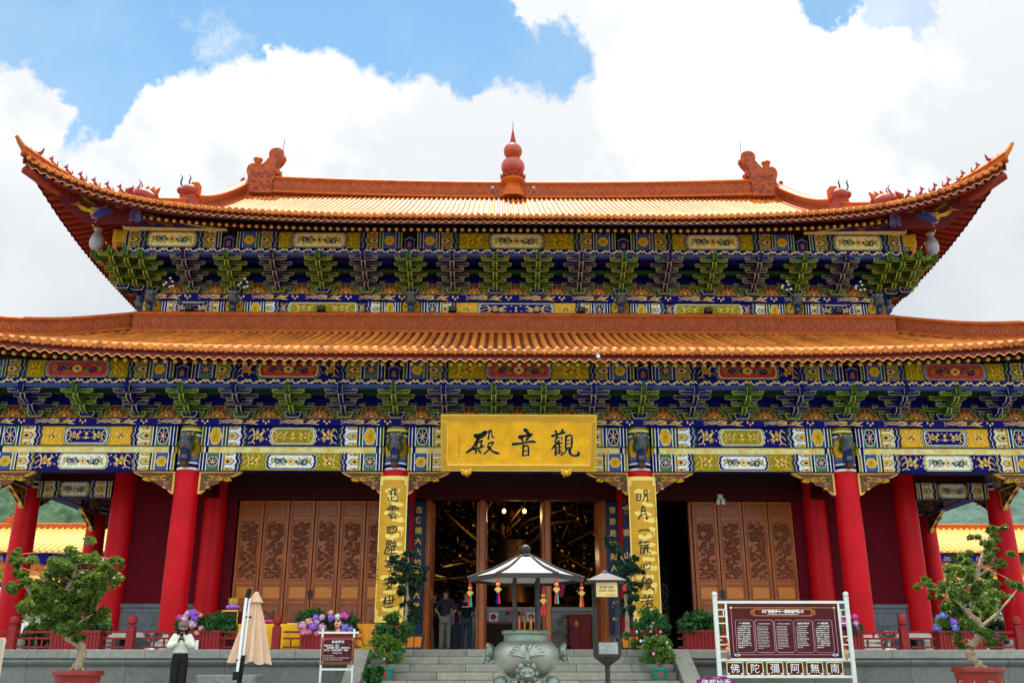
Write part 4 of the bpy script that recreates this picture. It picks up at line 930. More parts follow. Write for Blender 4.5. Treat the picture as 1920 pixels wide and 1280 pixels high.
# gallery sides: side beams and braces, cross beams
for s in (-1,1):
    ys = [0,2.6,7.3,12.0,16.7]
    for a,b in zip(ys,ys[1:]):
        L = b-a-.6
        for z0,z1,sch in ((4.88,5.37,'B'),(4.26,4.70,'C')):
            for side in (1,-1):
                mb = MB(); mb.bbox(0,L,0,.2,0,z1-z0,'blue',.01); k = span_paint(L,z1-z0,sch,fields=L>2.4,boxes=L>2.4); k.put(mb, lambda u,v,h: (u,-h,v))
                o = mb.build('side_beam', HALL, (s*13.4+side*.2*s,(a+.3) if side*s > 0 else b-.3,z0), 0, PI/2*(1 if side*s > 0 else -1))
        mb = MB(); mb.box(s*13.4-.1,s*13.4+.1,a+.3,b-.3,4.7,4.88,'cream'); mb.build('padding_board', HALL)
        for t in (1,-1): inst('sparrow_brace', BM[t], HALL, (s*13.4,(a if t > 0 else b)+t*.3,4.255), PI/2)
    L = 2.6-.6; mb = MB(); mb.bbox(0,L,0,.34,0,.44,'blue',.01); k = beam_paint(L,.44,'C',fields=False,boxes=False); k.put(mb, lambda u,v,h: (u,-h,v))
    mb.build('cross_beam', HALL, (min(s*13.1,s*11.1),2.43,4.02), 0); 
    mb = MB(); mb.bbox(min(s*13.1,s*11.1),max(s*13.1,s*11.1),2.5,2.7,4.5,5.4,'lintel',.01); mb.build('cross_beam', HALL)
mb = MB(); mb.box(-13.7,13.7,-.25,2.7,5.42,5.5,'dark'); 
for s in (-1,1): mb.box(s*12.2-1.5,s*12.2+1.5,2.7,17,5.42,5.5,'dark')
mb.build('gallery_ceiling', HALL)
for x in (-8.26,-3.07,3.07,8.26):
    mb = MB(); mb.bbox(x-.16,x+.16,.3,2.3,3.98,4.34,'lintel',.02); mb.bbox(x-.12,x+.12,.3,2.3,4.7,5.0,'lintel',.02); mb.build('tie_beam', HALL)

# ridge along the foot of the upper storey and the solid cores behind the eaves
ridge_run('waist_ridge', [(-10.98+21.96*i/30, 2.16, 8.66) for i in range(31)], .66, .2, cell=.27)
for s in (-1,1): ridge_run('waist_ridge', [(s*10.9, 2.2+12.6*i/12, 8.66) for i in range(13)], .66, .2, relief=False)
mb = MB(); mb.box(-10.5,10.5,2.75,14.25,8.2,12.5,'dark'); mb.box(-10.4,10.4,1.5,2.75,11.1,11.92,'dark'); mb.build('upper_wall', HALL)
for rf,dd,zlo,xm in ((UP,1.75,11.3,10.9),(LO,2.3,6.4,13.4)):
    mb = MB(); q = [rf.P('F',-xm+2*xm*i/60,dd,-.12) for i in range(61)]; mb.add([(p.x,p.y,zlo) for p in q]+[tuple(p) for p in q],[[i,i+1,62+i,61+i] for i in range(60)],'dark'); mb.build('eave_closing_board', HALL)
mb = MB(); mb.box(-13.2,13.2,.0,2.4,6.36,7.1,'dark')
for s in (-1,1): mb.box(min(s*10.9,s*13.2),max(s*10.9,s*13.2),2.4,16.8,6.36,7.1,'dark')
mb.build('eave_core', HALL)
mb = MB(); mb.box(-10.9,10.9,2.4,14.6,5.6,8.4,'dark'); mb.build('roof_core', HALL)
M['woodl2'] = pm('mid_door_wood', (.30,.075,.018), .45, 0, .3, 5, stretch=(1,1,6), coat=.2)
M['altar2'] = pm('altar_panel', (.36,.35,.35), .6, 0, .1, 5)
M['brown2'] = pm('fret_brown',(.50,.24,.03),.4,.2,.1)
M['grassy'] = pm('far_ground',(.07,.09,.04),.95,0,.2,.05)
# ------------------------------------------------------------------ hall walls and doors
WY = 2.62
def wall(x0,x1,y0,y1,z0,z1,m,name='wall'): mb = MB(); mb.box(x0,x1,y0,y1,z0,z1,m); return mb.build(name, HALL)
for s in (-1,1):
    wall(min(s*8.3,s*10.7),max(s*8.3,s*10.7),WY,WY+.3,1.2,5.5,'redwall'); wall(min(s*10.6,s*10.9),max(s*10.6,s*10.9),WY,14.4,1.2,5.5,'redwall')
    mb = MB(); mb.bbox(min(s*8.3,s*10.7),max(s*8.3,s*10.7),WY-.05,WY+.31,0,1.12,'dado',.01); mb.bbox(min(s*8.3,s*10.7),max(s*8.3,s*10.7),WY-.09,WY+.32,1.12,1.22,'dado',.02); mb.build('dado', HALL)
    mb = MB(); mb.bbox(min(s*10.55,s*10.95),max(s*10.55,s*10.95),WY+.3,14.4,0,1.2,'dado',.01); mb.build('dado', HALL)
wall(-10.9,10.9,14.4,14.7,0,5.5,'dark')
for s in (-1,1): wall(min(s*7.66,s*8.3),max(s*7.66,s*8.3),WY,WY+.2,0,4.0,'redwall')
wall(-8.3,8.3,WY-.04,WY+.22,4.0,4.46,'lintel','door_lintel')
mb = MB(); mb.box(-8.3,8.3,WY,WY+.2,4.46,5.5,'dark'); can = Can()
for i in range(66): can.add(spiral('lintel',0,1.2,.2,1 if i%2 else -1), -8.2+.25*i, 4.62, .2, .2); can.add(spiral('lintel',0,1.2,.2,-1 if i%2 else 1), -8.2+.25*i, 4.86, .2, .2)
can.put(mb, lambda u,v,h: (u,WY-h,v)); mb.build('transom_board', HALL, smooth=0)
for s in (-1,1):
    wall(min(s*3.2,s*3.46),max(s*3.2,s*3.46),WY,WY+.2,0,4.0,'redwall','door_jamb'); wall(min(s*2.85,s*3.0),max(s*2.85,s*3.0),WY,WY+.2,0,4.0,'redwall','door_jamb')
mb = MB()
for x in (-2.42,-.93,.86,2.42): mb.bbox(x-.07,x+.07,WY+.0,WY+.16,0,4.0,'wood',.012)
mb.build('door_post', HALL)
def leaf_mesh(seed):
    r = random.Random(seed); mb = MB(); w, h = .685, 3.92
    mb.box(.01,w-.01,.0,.06,0,h,'wood')
    for x0,x1,z0,z1 in ((0,.075,0,h),(w-.075,w,0,h)): mb.bbox(x0+.003,x1-.003,-.022,.005,z0,z1,'wood',.008)
    for z0,z1 in ((0,.10),(1.16,1.26),(1.66,1.76),(3.40,3.50),(h-.08,h)): mb.bbox(.075,w-.075,-.020,.005,z0,z1,'wood',.008)
    def pan(z0,z1,m,dep=.01,b=.035):
        for e in ((.085,w-.085,z0,z0+b*.6),(.085,w-.085,z1-b*.6,z1),(.085,.085+b*.6,z0,z1),(w-.085-b*.6,w-.085,z0,z1)): mb.bbox(e[0],e[1],-.012,.004,e[2],e[3],'wood',.005)
    pan(3.51,3.83,'woodl'); mb.bbox(.115,w-.115,-.008,.003,3.55,3.80,'woodl2',.006)
    pan(1.27,1.65,'woodl'); mb.bbox(.115,w-.115,-.010,.003,1.31,1.61,'woodl',.012)
    pan(.11,1.15,'wood'); pan(1.77,3.39,'wood')
    def carve(x0,x1,z0,z1,nx,nz,n):
        H = [[-.004]*(nx+1) for _ in range(nz+1)]
        for _ in range(n):
            cx, cz, rx, rz, a = r.uniform(0,nx), r.uniform(0,nz), r.uniform(.8,3.2), r.uniform(.6,2.), r.uniform(.008,.035)
            for j in range(nz+1):
                for i in range(nx+1):
                    d = ((i-cx)/rx)**2+((j-cz)/rz)**2
                    if d < 1: H[j][i] = max(H[j][i], a*(1-d)**.5)
        mb.grid(lambda u,v: (x0+(x1-x0)*u, .0-H[round(v*nz)][round(u*nx)], z0+(z1-z0)*v), nx, nz, 'woodd')
    carve(.125,w-.125,1.82,3.34,18,58,150); 
    mb.bbox(.12,w-.12,-.010,.003,.16,1.1,'woodl2',.01);
    carve(.21,w-.21,.26,.98,12,30,60)
    return mb.mesh('door_leaf', 40)
LEAF = [leaf_mesh(k) for k in range(3)]
def leaf(x, y, rz, k):
    return inst('door_leaf', LEAF[k%3], HALL, (x,y,.06), rz)
for i in range(6): leaf(-7.62+.70*i, WY+.06, 0, i)
for i in range(4): leaf(4.87+.70*i, WY+.06, 0, i+1)
leaf(4.84, WY+.10, R(82), 0); leaf(3.52, WY+.80, R(-80), 1)
for x,rz in ((-2.34,86),(-1.02,88),(-.84,88),(.78,92),(.94,92),(2.34,94)): leaf(x, WY+.16, R(rz), int(x*3)%3)
for x in (-5.52,5.57):
    mb = MB(); mb.lathe([(.03,0),(.03,.02)],'iron',10,(0,0,0),T=Matrix.Translation((x,WY+.03,1.46)) @ Matrix.Rotation(R(90),4,'X')); mb.box(x-.06,x+.06,WY+.015,WY+.04,1.36,1.58,'iron'); mb.build('door_lock', HALL)
# interior
mb = MB(); mb.box(-10.8,10.8,2.7,14.4,-.02,.012,'floor'); mb.build('hall_floor', HALL)
mb = MB(); mb.box(-10.8,10.8,2.9,14.4,5.4,5.6,'dark'); mb.build('hall_ceiling', HALL)
mb = MB()
for x,w in ((-2.2,1.9),(.1,1.5),(2.4,1.7),(4.3,1.6)):
    mb.box(x-.8*w/2,x+.8*w/2,13.9,14.0,2.9,3.4,'altar')
    for k in range(7): mb.box(x-.8*w/2+.8*w*k/6-.012,x-.8*w/2+.8*w*k/6+.012,13.86,13.9,2.88,3.42,'black')
    for z in (2.9,3.05,3.25,3.4): mb.box(x-.8*w/2,x+.8*w/2,13.86,13.9,z-.012,z+.012,'black')
mb.build('lattice_screen', HALL, smooth=0)
for x in (3.95,4.55):
    mb = MB(); mb.box(x-.25,x+.25,6.0,6.06,.1,2.6,'black'); can = Can(); r = random.Random(3)
    for i in range(5):
        for j in range(30):
            if r.random() < .75: can.stroke([(x-.14+.06*i+r.uniform(-.02,.02),.55+.05*j),(x-.14+.06*i+r.uniform(-.03,.03),.58+.05*j)], .016, 'altar', 0)
    can.put(mb, lambda u,v,h: (u,6.0-h,v)); mb.build('lattice_door', HALL, smooth=0)
# altar wall and furnishings
AL = thing('altar_plinth', 'long grey stone altar base behind the open middle doors', 'altar', (0,6.2,0))
mb = MB(); mb.bbox(-2.9,3.4,0,.5,0,1.22,'altar',.02); mb.build('base', AL); mb = MB(); mb.bbox(-3.0,3.5,-.08,.58,1.22,1.34,'altar',.02); mb.build('coping', AL)
mb = MB(); can = Can()
for i in range(9): can.rect(-2.8+.69*i,.12,-2.25+.69*i,1.05,'altar2',0)
can.put(mb, lambda u,v,h: (u,-h,v)); mb.build('panels', AL, smooth=0)
for x, lab in ((1.95,'crimson wooden cabinet standing against the altar base inside the doorway'),):
    cb_ = thing('cabinet', lab, 'cabinet', (x,5.75,0)); mb = MB(); mb.bbox(-.36,.36,0,.36,0,1.12,'cabinet',.02); mb.build('body', cb_)
    mb = MB(); mb.bbox(-.33,-.01,-.02,0,.06,1.05,'cabinet',.01); mb.build('door', cb_); mb = MB(); mb.bbox(.01,.33,-.02,0,.06,1.05,'cabinet',.01); mb.build('door', cb_)
    can = Can(); can.ell(0,.85,.06,.10,'gold',0,8,4,.2); mb = MB(); can.put(mb, lambda u,v,h: (u-.1,-.022-h,v)); mb.build('emblem', cb_, smooth=0)
mb = MB(); mb.bbox(-.05,.05,-.02,.02,0,1.05,'gold',.01); mb.add([(-.05,-.02,1.05),(.05,-.02,1.05),(.05,.02,1.05),(-.05,.02,1.05),(0,0,1.18)],[[0,1,4],[1,2,4],[2,3,4],[3,0,4]],'gold')
text_poly(mb,'南',0,.86,.09,'ink',lambda u,v,h:(u,-.022-h,v)); text_poly(mb,'無',0,.72,.09,'ink',lambda u,v,h:(u,-.022-h,v))
tag(mb.build('tablet',None,(.99,5.85,0)),'slim golden upright tablet beside the dark potted pine indoors','tablet')
OT = thing('offering_table','dark offering table with small framed pictures in front of the altar','table',(-.05,5.3,0))
mb = MB(); mb.bbox(-.85,.85,-.3,.3,.80,.86,'woodd',.01); mb.build('tabletop',OT); mb = MB(); mb.bbox(-.82,.82,-.26,.26,.02,.80,'dark',.01); mb.build('front_cloth',OT)
for i,(x,lab) in enumerate(((-.62,'small framed lotus picture on the left end of the offering table'),(.48,'small framed lotus picture on the right end of the offering table'))):
    f_ = thing('picture_frame',lab,'picture',(x,5.1,.86)); mb = MB(); mb.bbox(-.15,.15,0,.03,0,.30,'altar',.008); mb.build('frame',f_)
    mb = MB(); mb.box(-.125,.125,-.006,-.002,.03,.27,'paper'); can = Can(); 
    for k in range(5): can.ell(.05*cos(k*1.26),.15+.05*sin(k*1.26),.045,.04,'vred',0,8)
    can.rect(-.01,.05,.01,.12,'green',0); can.put(mb,lambda u,v,h:(u,-.008-h,v)); mb.build('picture',f_,smooth=0)
for i,(x,lab,c) in enumerate(((-.15,'pink lotus lamp on the middle of the offering table','hpink'),(.2,'dark red flower vase on the offering table','hrose'))):
    mb = MB(); mb.lathe([(.05,0),(.08,.06),(.04,.14),(.05,.18)],'porcelain',12)
    for k in range(14): a=k*2.4; mb.ball((.10*cos(a)*(k/14),.10*sin(a)*(k/14),.25+.03*(k%4)),(.05,.05,.045),c if k%3 else 'leafg',7,5)
    tag(mb.build('flower_vase',None,(x,5.25,.86)),lab,'vase')
mb = MB(); mb.tube([(0,0,.2),(.02,0,.5),(-.03,0,.8),(0,0,1.0)],[.04,.035,.03,.015],'bark',7); r = random.Random(5)
for cx,cz,rr in ((-.18,.55,.2),(.2,.68,.2),(-.1,.85,.18),(.08,1.02,.16),(.1,.45,.2)):
    for k in range(120):
        p = Vector((cx+r.gauss(0,.45)*rr, r.gauss(0,.45)*rr, cz+r.gauss(0,.28)*rr)); d = Vector((r.uniform(-1,1),r.uniform(-1,1),r.uniform(0,1))).normalized()*.05; e = d.cross(Vector((0,0,1))).normalized()*.012 if abs(d.z)<.05 else Vector((.012,0,0))
        mb.add([p-e,p+e,p+d],[[0,1,2]],'leafd')
mb.lathe([(.16,0),(.2,.04),(.24,.2),(.2,.21)],'iron',14); tag(mb.build('indoor_pine',None,(1.42,5.4,0)),'dark cloud-pruned potted pine beside the golden tablet inside','potted tree')
# many-armed gilded statue
ST = thing('deity_statue','giant dark gilded many-armed statue seen through the middle doors','statue',(0,9.2,0))
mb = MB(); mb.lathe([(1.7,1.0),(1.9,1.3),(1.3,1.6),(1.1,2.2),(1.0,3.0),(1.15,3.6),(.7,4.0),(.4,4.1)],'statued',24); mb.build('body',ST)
mb = MB(); mb.ball((0,-.2,4.6),(.5,.5,.62),'statued',18,12)
for k in range(6): mb.ball((.42*cos(k*1.05),.3*sin(k*1.05)-.1,5.05),(.13,.13,.15),'statue',8,6)
mb.build('head',ST)
r = random.Random(9)
for i in range(64):
    a = r.uniform(-.35,PI+.35); L = r.uniform(1.3,3.3); y = r.uniform(-1.1,.5); x1, z1 = L*cos(a), 2.9+L*.85*sin(a)-.3; b = r.uniform(-.5,.5); mb = MB()
    px, pz = .55*L*cos(a+b), 2.9+.5*L*.85*sin(a+b)
    mb.tube(smooth_pts([(.5*cos(a),y+.3,2.7+.5*sin(a)),(px,y-.05,pz),(x1,y-.3,z1)],4),[.08]*5+[.065]*3+[.05],'statue' if i%3==0 else 'statued',7)
    mb.ball((x1,y-.34,z1+.05),(.09,.08,.12),'statue',8,6)
    if i%2==0: mb.tube([(x1-.25*cos(a+1),y-.42,z1-.25*sin(a+1)),(x1+.45*cos(a+1),y-.42,z1+.45*sin(a+1))],.022,'statue',6)
    if i%4==1: mb.lathe([(.10,0),(.13,.04),(.10,.08)],'statue',10,(x1,y-.4,z1+.12))
    mb.build('arm',ST)
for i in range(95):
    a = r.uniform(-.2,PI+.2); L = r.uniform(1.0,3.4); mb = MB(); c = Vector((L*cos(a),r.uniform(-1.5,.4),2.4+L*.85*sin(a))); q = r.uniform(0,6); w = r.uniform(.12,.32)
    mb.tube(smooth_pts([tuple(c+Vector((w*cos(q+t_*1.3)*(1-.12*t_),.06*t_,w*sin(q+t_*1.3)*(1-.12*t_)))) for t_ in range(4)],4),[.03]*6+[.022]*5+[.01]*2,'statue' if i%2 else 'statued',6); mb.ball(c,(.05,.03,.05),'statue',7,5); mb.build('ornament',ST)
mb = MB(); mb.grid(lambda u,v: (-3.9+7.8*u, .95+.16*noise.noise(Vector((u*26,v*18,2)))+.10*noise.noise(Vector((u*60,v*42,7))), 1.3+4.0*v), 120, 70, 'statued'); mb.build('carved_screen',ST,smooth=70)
for x,z,lab in ((-.32,4.02,'left lit gold lantern hanging high inside the middle doorway'),(.30,4.02,'right lit gold lantern hanging high inside the middle doorway')):
    t = thing('hanging_lantern',lab,'lantern',(x,5.2,z)); mb = MB(); mb.lathe([(.02,.0),(.05,.02),(.06,.08),(.04,.12),(.015,.14)],'glow',12); mb.build('shade',t); mb = MB(); mb.tube([(0,0,.2),(0,0,1.4)],.008,'iron',5); mb.build('cord',t)
for nm,p_,e_ in (('lantern_light',(0,5.0,3.9),9.),('ceiling_lantern_light',(1.02,6.4,2.9),6.)):
    ld = D.lights.new(nm,'POINT'); ld.energy = e_; ld.color = (1.,.66,.3); ld.shadow_soft_size = .12; lo = D.objects.new(nm,ld); COL.objects.link(lo); lo.location = p_
GL = thing('ceiling_lantern','ornate glowing gold lantern hanging behind the right middle door','lantern',(1.02,6.9,2.72))
mb = MB(); mb.bbox(-.18,.18,-.18,.18,0,.36,'statue',.03); mb.build('frame',GL); mb = MB()
for z in (.05,.15,.25): mb.box(-.14,.14,-.19,-.182,z,z+.05,'glow')
mb.build('pane',GL); mb = MB(); mb.tube([(0,0,.36),(0,0,2.6)],.01,'iron',5); mb.build('cord',GL)
mb = MB()
mb.grid(lambda u,v: (1.3+.28*u-.10*v, 6.0+.03*sin(u*14), 1.62+.36*(1-v)), 12, 4, 'magenta'); tag(mb.build('banner',None),'small magenta cloth pennant hanging inside the middle doorway','banner')

# ------------------------------------------------------------------ lettering drawn stroke by stroke
def brush(can, pts, w, c='ink', l=2):
    p = smooth_pts(pts,5) if len(pts) > 2 else [tuple(pts[0][k]+(pts[1][k]-pts[0][k])*t/4 for k in (0,1)) for t in range(5)]
    can.stroke(p, lambda t: w*(.62+.38*abs(cos(t*PI*1.1)))*(1 if t < .8 else 1-.55*(t-.8)/.2), c, l); can.ell(p[0][0],p[0][1],w*.5,w*.46,c,l,8); can.ell(p[-1][0],p[-1][1],w*.26,w*.24,c,l,7)
NB = thing('name_board','wide golden name board with three black characters hanging under the lower eave','sign',(0,0,0))
b0, b1 = Vector((0,-.86,4.155)), Vector((0,-1.40,5.395)); bu = (b1-b0); BH = bu.length; bu.normalize(); bn = Vector((0,-bu.z,bu.y)); BW = 3.73
NF = lambda u,v,h: tuple(b0+Vector((u-.012,0,0))+bu*v+bn*h)
mb = MB(); T = Matrix((( 1,0,0,0),(0,-bn.y,bu.y,b0.y),(0,-bn.z,bu.z,b0.z),(0,0,0,1)))
mb.bbox(-BW/2,BW/2,.0,.10,0,BH,'boardgold',.01,T); mb.build('panel',NB)
mb = MB(); fw = .125
for x0,x1,z0,z1 in ((-BW/2-.02,BW/2+.02,0-.02,fw),(-BW/2-.02,BW/2+.02,BH-fw,BH+.02),(-BW/2-.02,-BW/2+fw,fw,BH-fw),(BW/2-fw,BW/2+.02,fw,BH-fw)): mb.bbox(x0,x1,-.045,.0,z0,z1,'trim',.01,T)
can = Can(); p = .042
def fret(x,z,vert):
    q = [(0,0),(0,.8),(.8,.8),(.8,.25),(.4,.25),(.4,.5)]
    can.stroke([(x+(a if not vert else b)*p, z+(b if not vert else a)*p) for a,b in q], .009, 'brown2', 1)
n = int((BW)/(p*1.1))
for i in range(n):
    x = -BW/2+.01+i*p*1.1
    for z in (.02,.07): fret(x,z,0); fret(x,BH-fw+z-.01,0)
for i in range(int((BH-2*fw)/(p*1.1))):
    z = fw+i*p*1.1
    for x in (.0,.05): fret(-BW/2+x+.01,z,1); fret(BW/2-fw+x+.02,z,1)
can.put(mb,lambda u,v,h:NF(u+.012,v,h+.047)); mb.build('frame',NB,smooth=0)
mb = MB(); e = fw+.0
for x0,x1,z0,z1 in ((-BW/2+e,BW/2-e,e,e+.022),(-BW/2+e,BW/2-e,BH-e-.022,BH-e),(-BW/2+e,-BW/2+e+.022,e,BH-e),(BW/2-e-.022,BW/2-e,e,BH-e)): mb.bbox(x0,x1,-.02,.0,z0,z1,'cloudgold',.004,T)
mb.build('inner_border',NB)
ZX = lambda x,y: (-BW/2+(x-38)/1830*BW, BH-(y-58)/664*BH); zs = BW/1830
can = Can(); halo = Can()
CH = [
 (40,[(432,305),(500,290),(562,258)]),(40,[(440,318),(540,296)]),(44,[(560,262),(530,312),(455,330)]),(36,[(478,335),(440,395),(395,465),(330,512)]),(26,[(440,398),(520,372)]),(26,[(462,350),(446,455)]),(24,[(515,365),(500,440)]),(32,[(412,468),(480,455),(538,428)]),
 (26,[(446,490),(442,520)]),(30,[(482,485),(502,518)]),(26,[(604,250),(596,300),(590,355)]),(22,[(600,255),(628,246),(636,318),(664,325)]),(22,[(592,402),(652,382),(618,446),(570,500),(534,530)]),(34,[(588,436),(645,496),(722,522)]),
 (50,[(1030,236),(1066,275)]),(48,[(962,322),(1040,306),(1108,290)]),(30,[(985,335),(1004,375)]),(36,[(1085,300),(1040,365)]),(34,[(882,408),(1000,396),(1100,376),(1152,384)]),
 (26,[(1006,430),(1000,550)]),(26,[(1004,436),(1062,430),(1070,545)]),(16,[(1012,492),(1052,486)]),(18,[(1006,545),(1066,536)]),
 (32,[(1350,308),(1420,286),(1505,262)]),(28,[(1388,246),(1412,300)]),(28,[(1474,232),(1450,285)]),(24,[(1405,318),(1384,372),(1402,384)]),(16,[(1405,338),(1440,322),(1470,332),(1455,362)]),
 (22,[(1430,362),(1392,410),(1342,466)]),(26,[(1384,420),(1392,480),(1388,545)]),(18,[(1392,412),(1480,388)]),(16,[(1394,452),(1468,436)]),(16,[(1394,488),(1462,474)]),(18,[(1398,520),(1482,500)]),(22,[(1432,385),(1440,520)]),
 (26,[(1514,315),(1508,458)]),(28,[(1516,312),(1580,304),(1582,452)]),(16,[(1522,360),(1562,356)]),(16,[(1522,402),(1562,398)]),(20,[(1510,452),(1582,444)]),(22,[(1526,462),(1500,510),(1450,545)]),(36,[(1560,470),(1566,520),(1620,546),(1668,528),(1660,498)])]
for a,b in ((0,13),(13,24),(24,99)):
    can, halo, mb = Can(), Can(), MB()
    for w,p in CH[a:b]: brush(can,[ZX(*q) for q in p],w*zs*1.02); brush(halo,[ZX(*q) for q in p],w*zs*1.02+.035,'cloudgold',0)
    halo.put(mb,lambda u,v,h:NF(u+.012,v,h),.002); can.put(mb,lambda u,v,h:NF(u+.012,v,h+.004)); mb.build('character',NB,smooth=0)
mb = MB()
for i,ch in enumerate('八年初秋吉日敬書'): x,z = ZX(246,310+i*31); text_poly(mb,ch,x,z,.062,'brown2',lambda u,v,h:NF(u+.012,v,h))
for i,ch in enumerate('大理崇圣寺'): x,z = ZX(185,260+i*66); text_poly(mb,ch,x,z,.04,'brown2',lambda u,v,h:NF(u+.012,v,h))
x,z = ZX(246,560); can = Can(); can.rect(x-.035,z-.035,x+.035,z+.035,'cloudgold',0); can.rect(x-.022,z-.022,x+.022,z+.022,'brown2',1); can.put(mb,lambda u,v,h:NF(u+.012,v,h)); mb.build('inscription',NB,smooth=0)
for x in (-1.27,1.15):
    mb = MB(); c = b0+Vector((x,-.05,-.07)); mb.ball(c,(.13,.10,.09),'trim',12,8)
    for s in (-1,1): mb.ball(c+Vector((s*.10,-.03,.05)),(.05,.05,.05),'trim',8,6); mb.ball(c+Vector((s*.05,-.09,.0)),(.02,.02,.02),'brown2',6,5)
    mb.tube([c+Vector((0,.05,0)),c+Vector((0,.7,.05))],.04,'trim',8); mb.build('bracket',NB)
# gilded couplets wrapped round the two middle columns
STK = {
 '慈':[((38,2),(45,12)),((62,0),(52,14)),((18,20),(50,16),(84,14)),((35,24),(28,38),(42,36),(30,54)),((66,22),(55,38),(72,36),(58,54)),((14,66),(20,88)),((36,62),(46,90),(72,92),(84,78)),((50,62),(58,72)),((76,60),(88,72))],
 '雲':[((26,6),(74,4)),((14,24),(10,36)),((14,22),(88,18),(80,32)),((50,6),(48,46)),((30,32),(38,36)),((62,30),(70,34)),((26,56),(72,52)),((18,70),(84,64)),((50,70),(36,90),(66,88)),((66,80),(76,98))],
 '四':[((14,30),(20,76)),((14,30),(86,24),(78,74)),((40,32),(32,58)),((60,30),(64,52)),((22,74),(76,70))],
 '壁':[((20,8),(52,4),(46,22),(22,24)),((20,8),(16,50),(2,96)),((30,34),(46,32),(44,52),(28,54),(30,34)),((66,8),(72,14)),((56,20),(88,16)),((62,26),(66,36)),((82,24),(76,36)),((54,42),(92,38)),((72,40),(72,66)),((30,72),(80,68)),((54,60),(54,94)),((14,96),(92,90))],
 '亭':[((48,2),(52,12)),((14,20),(86,14)),((32,30),(68,28),(64,44),(34,44),(32,30)),((12,56),(88,50),(82,60)),((34,66),(70,62)),((52,64),(52,94),(40,88))],
 '安':[((46,2),(52,12)),((14,22),(18,34)),((16,20),(86,16),(78,30)),((46,30),(30,60),(72,94)),((70,42),(56,74),(20,96)),((8,54),(92,46))],
 '世':[((8,48),(92,36)),((26,18),(28,66)),((52,8),(52,64)),((76,12),(74,60)),((28,66),(76,60)),((22,30),(20,86),(86,82))],
 '明':[((8,44),(6,84)),((8,46),(34,40),(34,80)),((10,62),(32,58)),((8,82),(34,78)),((58,20),(60,60),(44,92)),((58,20),(84,10),(78,50),(86,92)),((60,38),(78,34)),((60,54),(78,50))],
 '月':[((40,10),(30,60),(8,98)),((40,10),(54,4),(74,92),(62,86)),((36,38),(60,34)),((36,64),(62,58))],
 '一':[((6,56),(50,46),(96,50))],
 '簾':[((18,4),(8,26)),((18,14),(42,10)),((58,2),(48,22)),((58,12),(86,8)),((22,34),(84,26)),((22,34),(16,98)),((34,48),(80,42)),((50,34),(44,92)),((64,32),(62,90)),((36,60),(76,54)),((40,74),(26,94)),((66,70),(88,92))],
 '心':[((14,50),(10,72)),((34,40),(42,76),(76,74),(82,58)),((52,34),(60,44)),((78,26),(90,40))],
 '般':[((34,0),(26,14)),((22,18),(20,60),(4,96)),((24,20),(48,14),(48,88)),((32,34),(36,42)),((8,52),(60,44)),((62,20),(60,40)),((62,20),(80,16),(80,34),(92,32)),((60,50),(84,44),(50,92)),((62,58),(100,96))],
 '若':[((10,26),(92,18)),((34,6),(38,32)),((66,2),(60,30)),((6,50),(94,40)),((54,34),(34,66),(6,98)),((46,64),(48,94)),((46,64),(82,58),(76,92)),((48,92),(76,88))]}
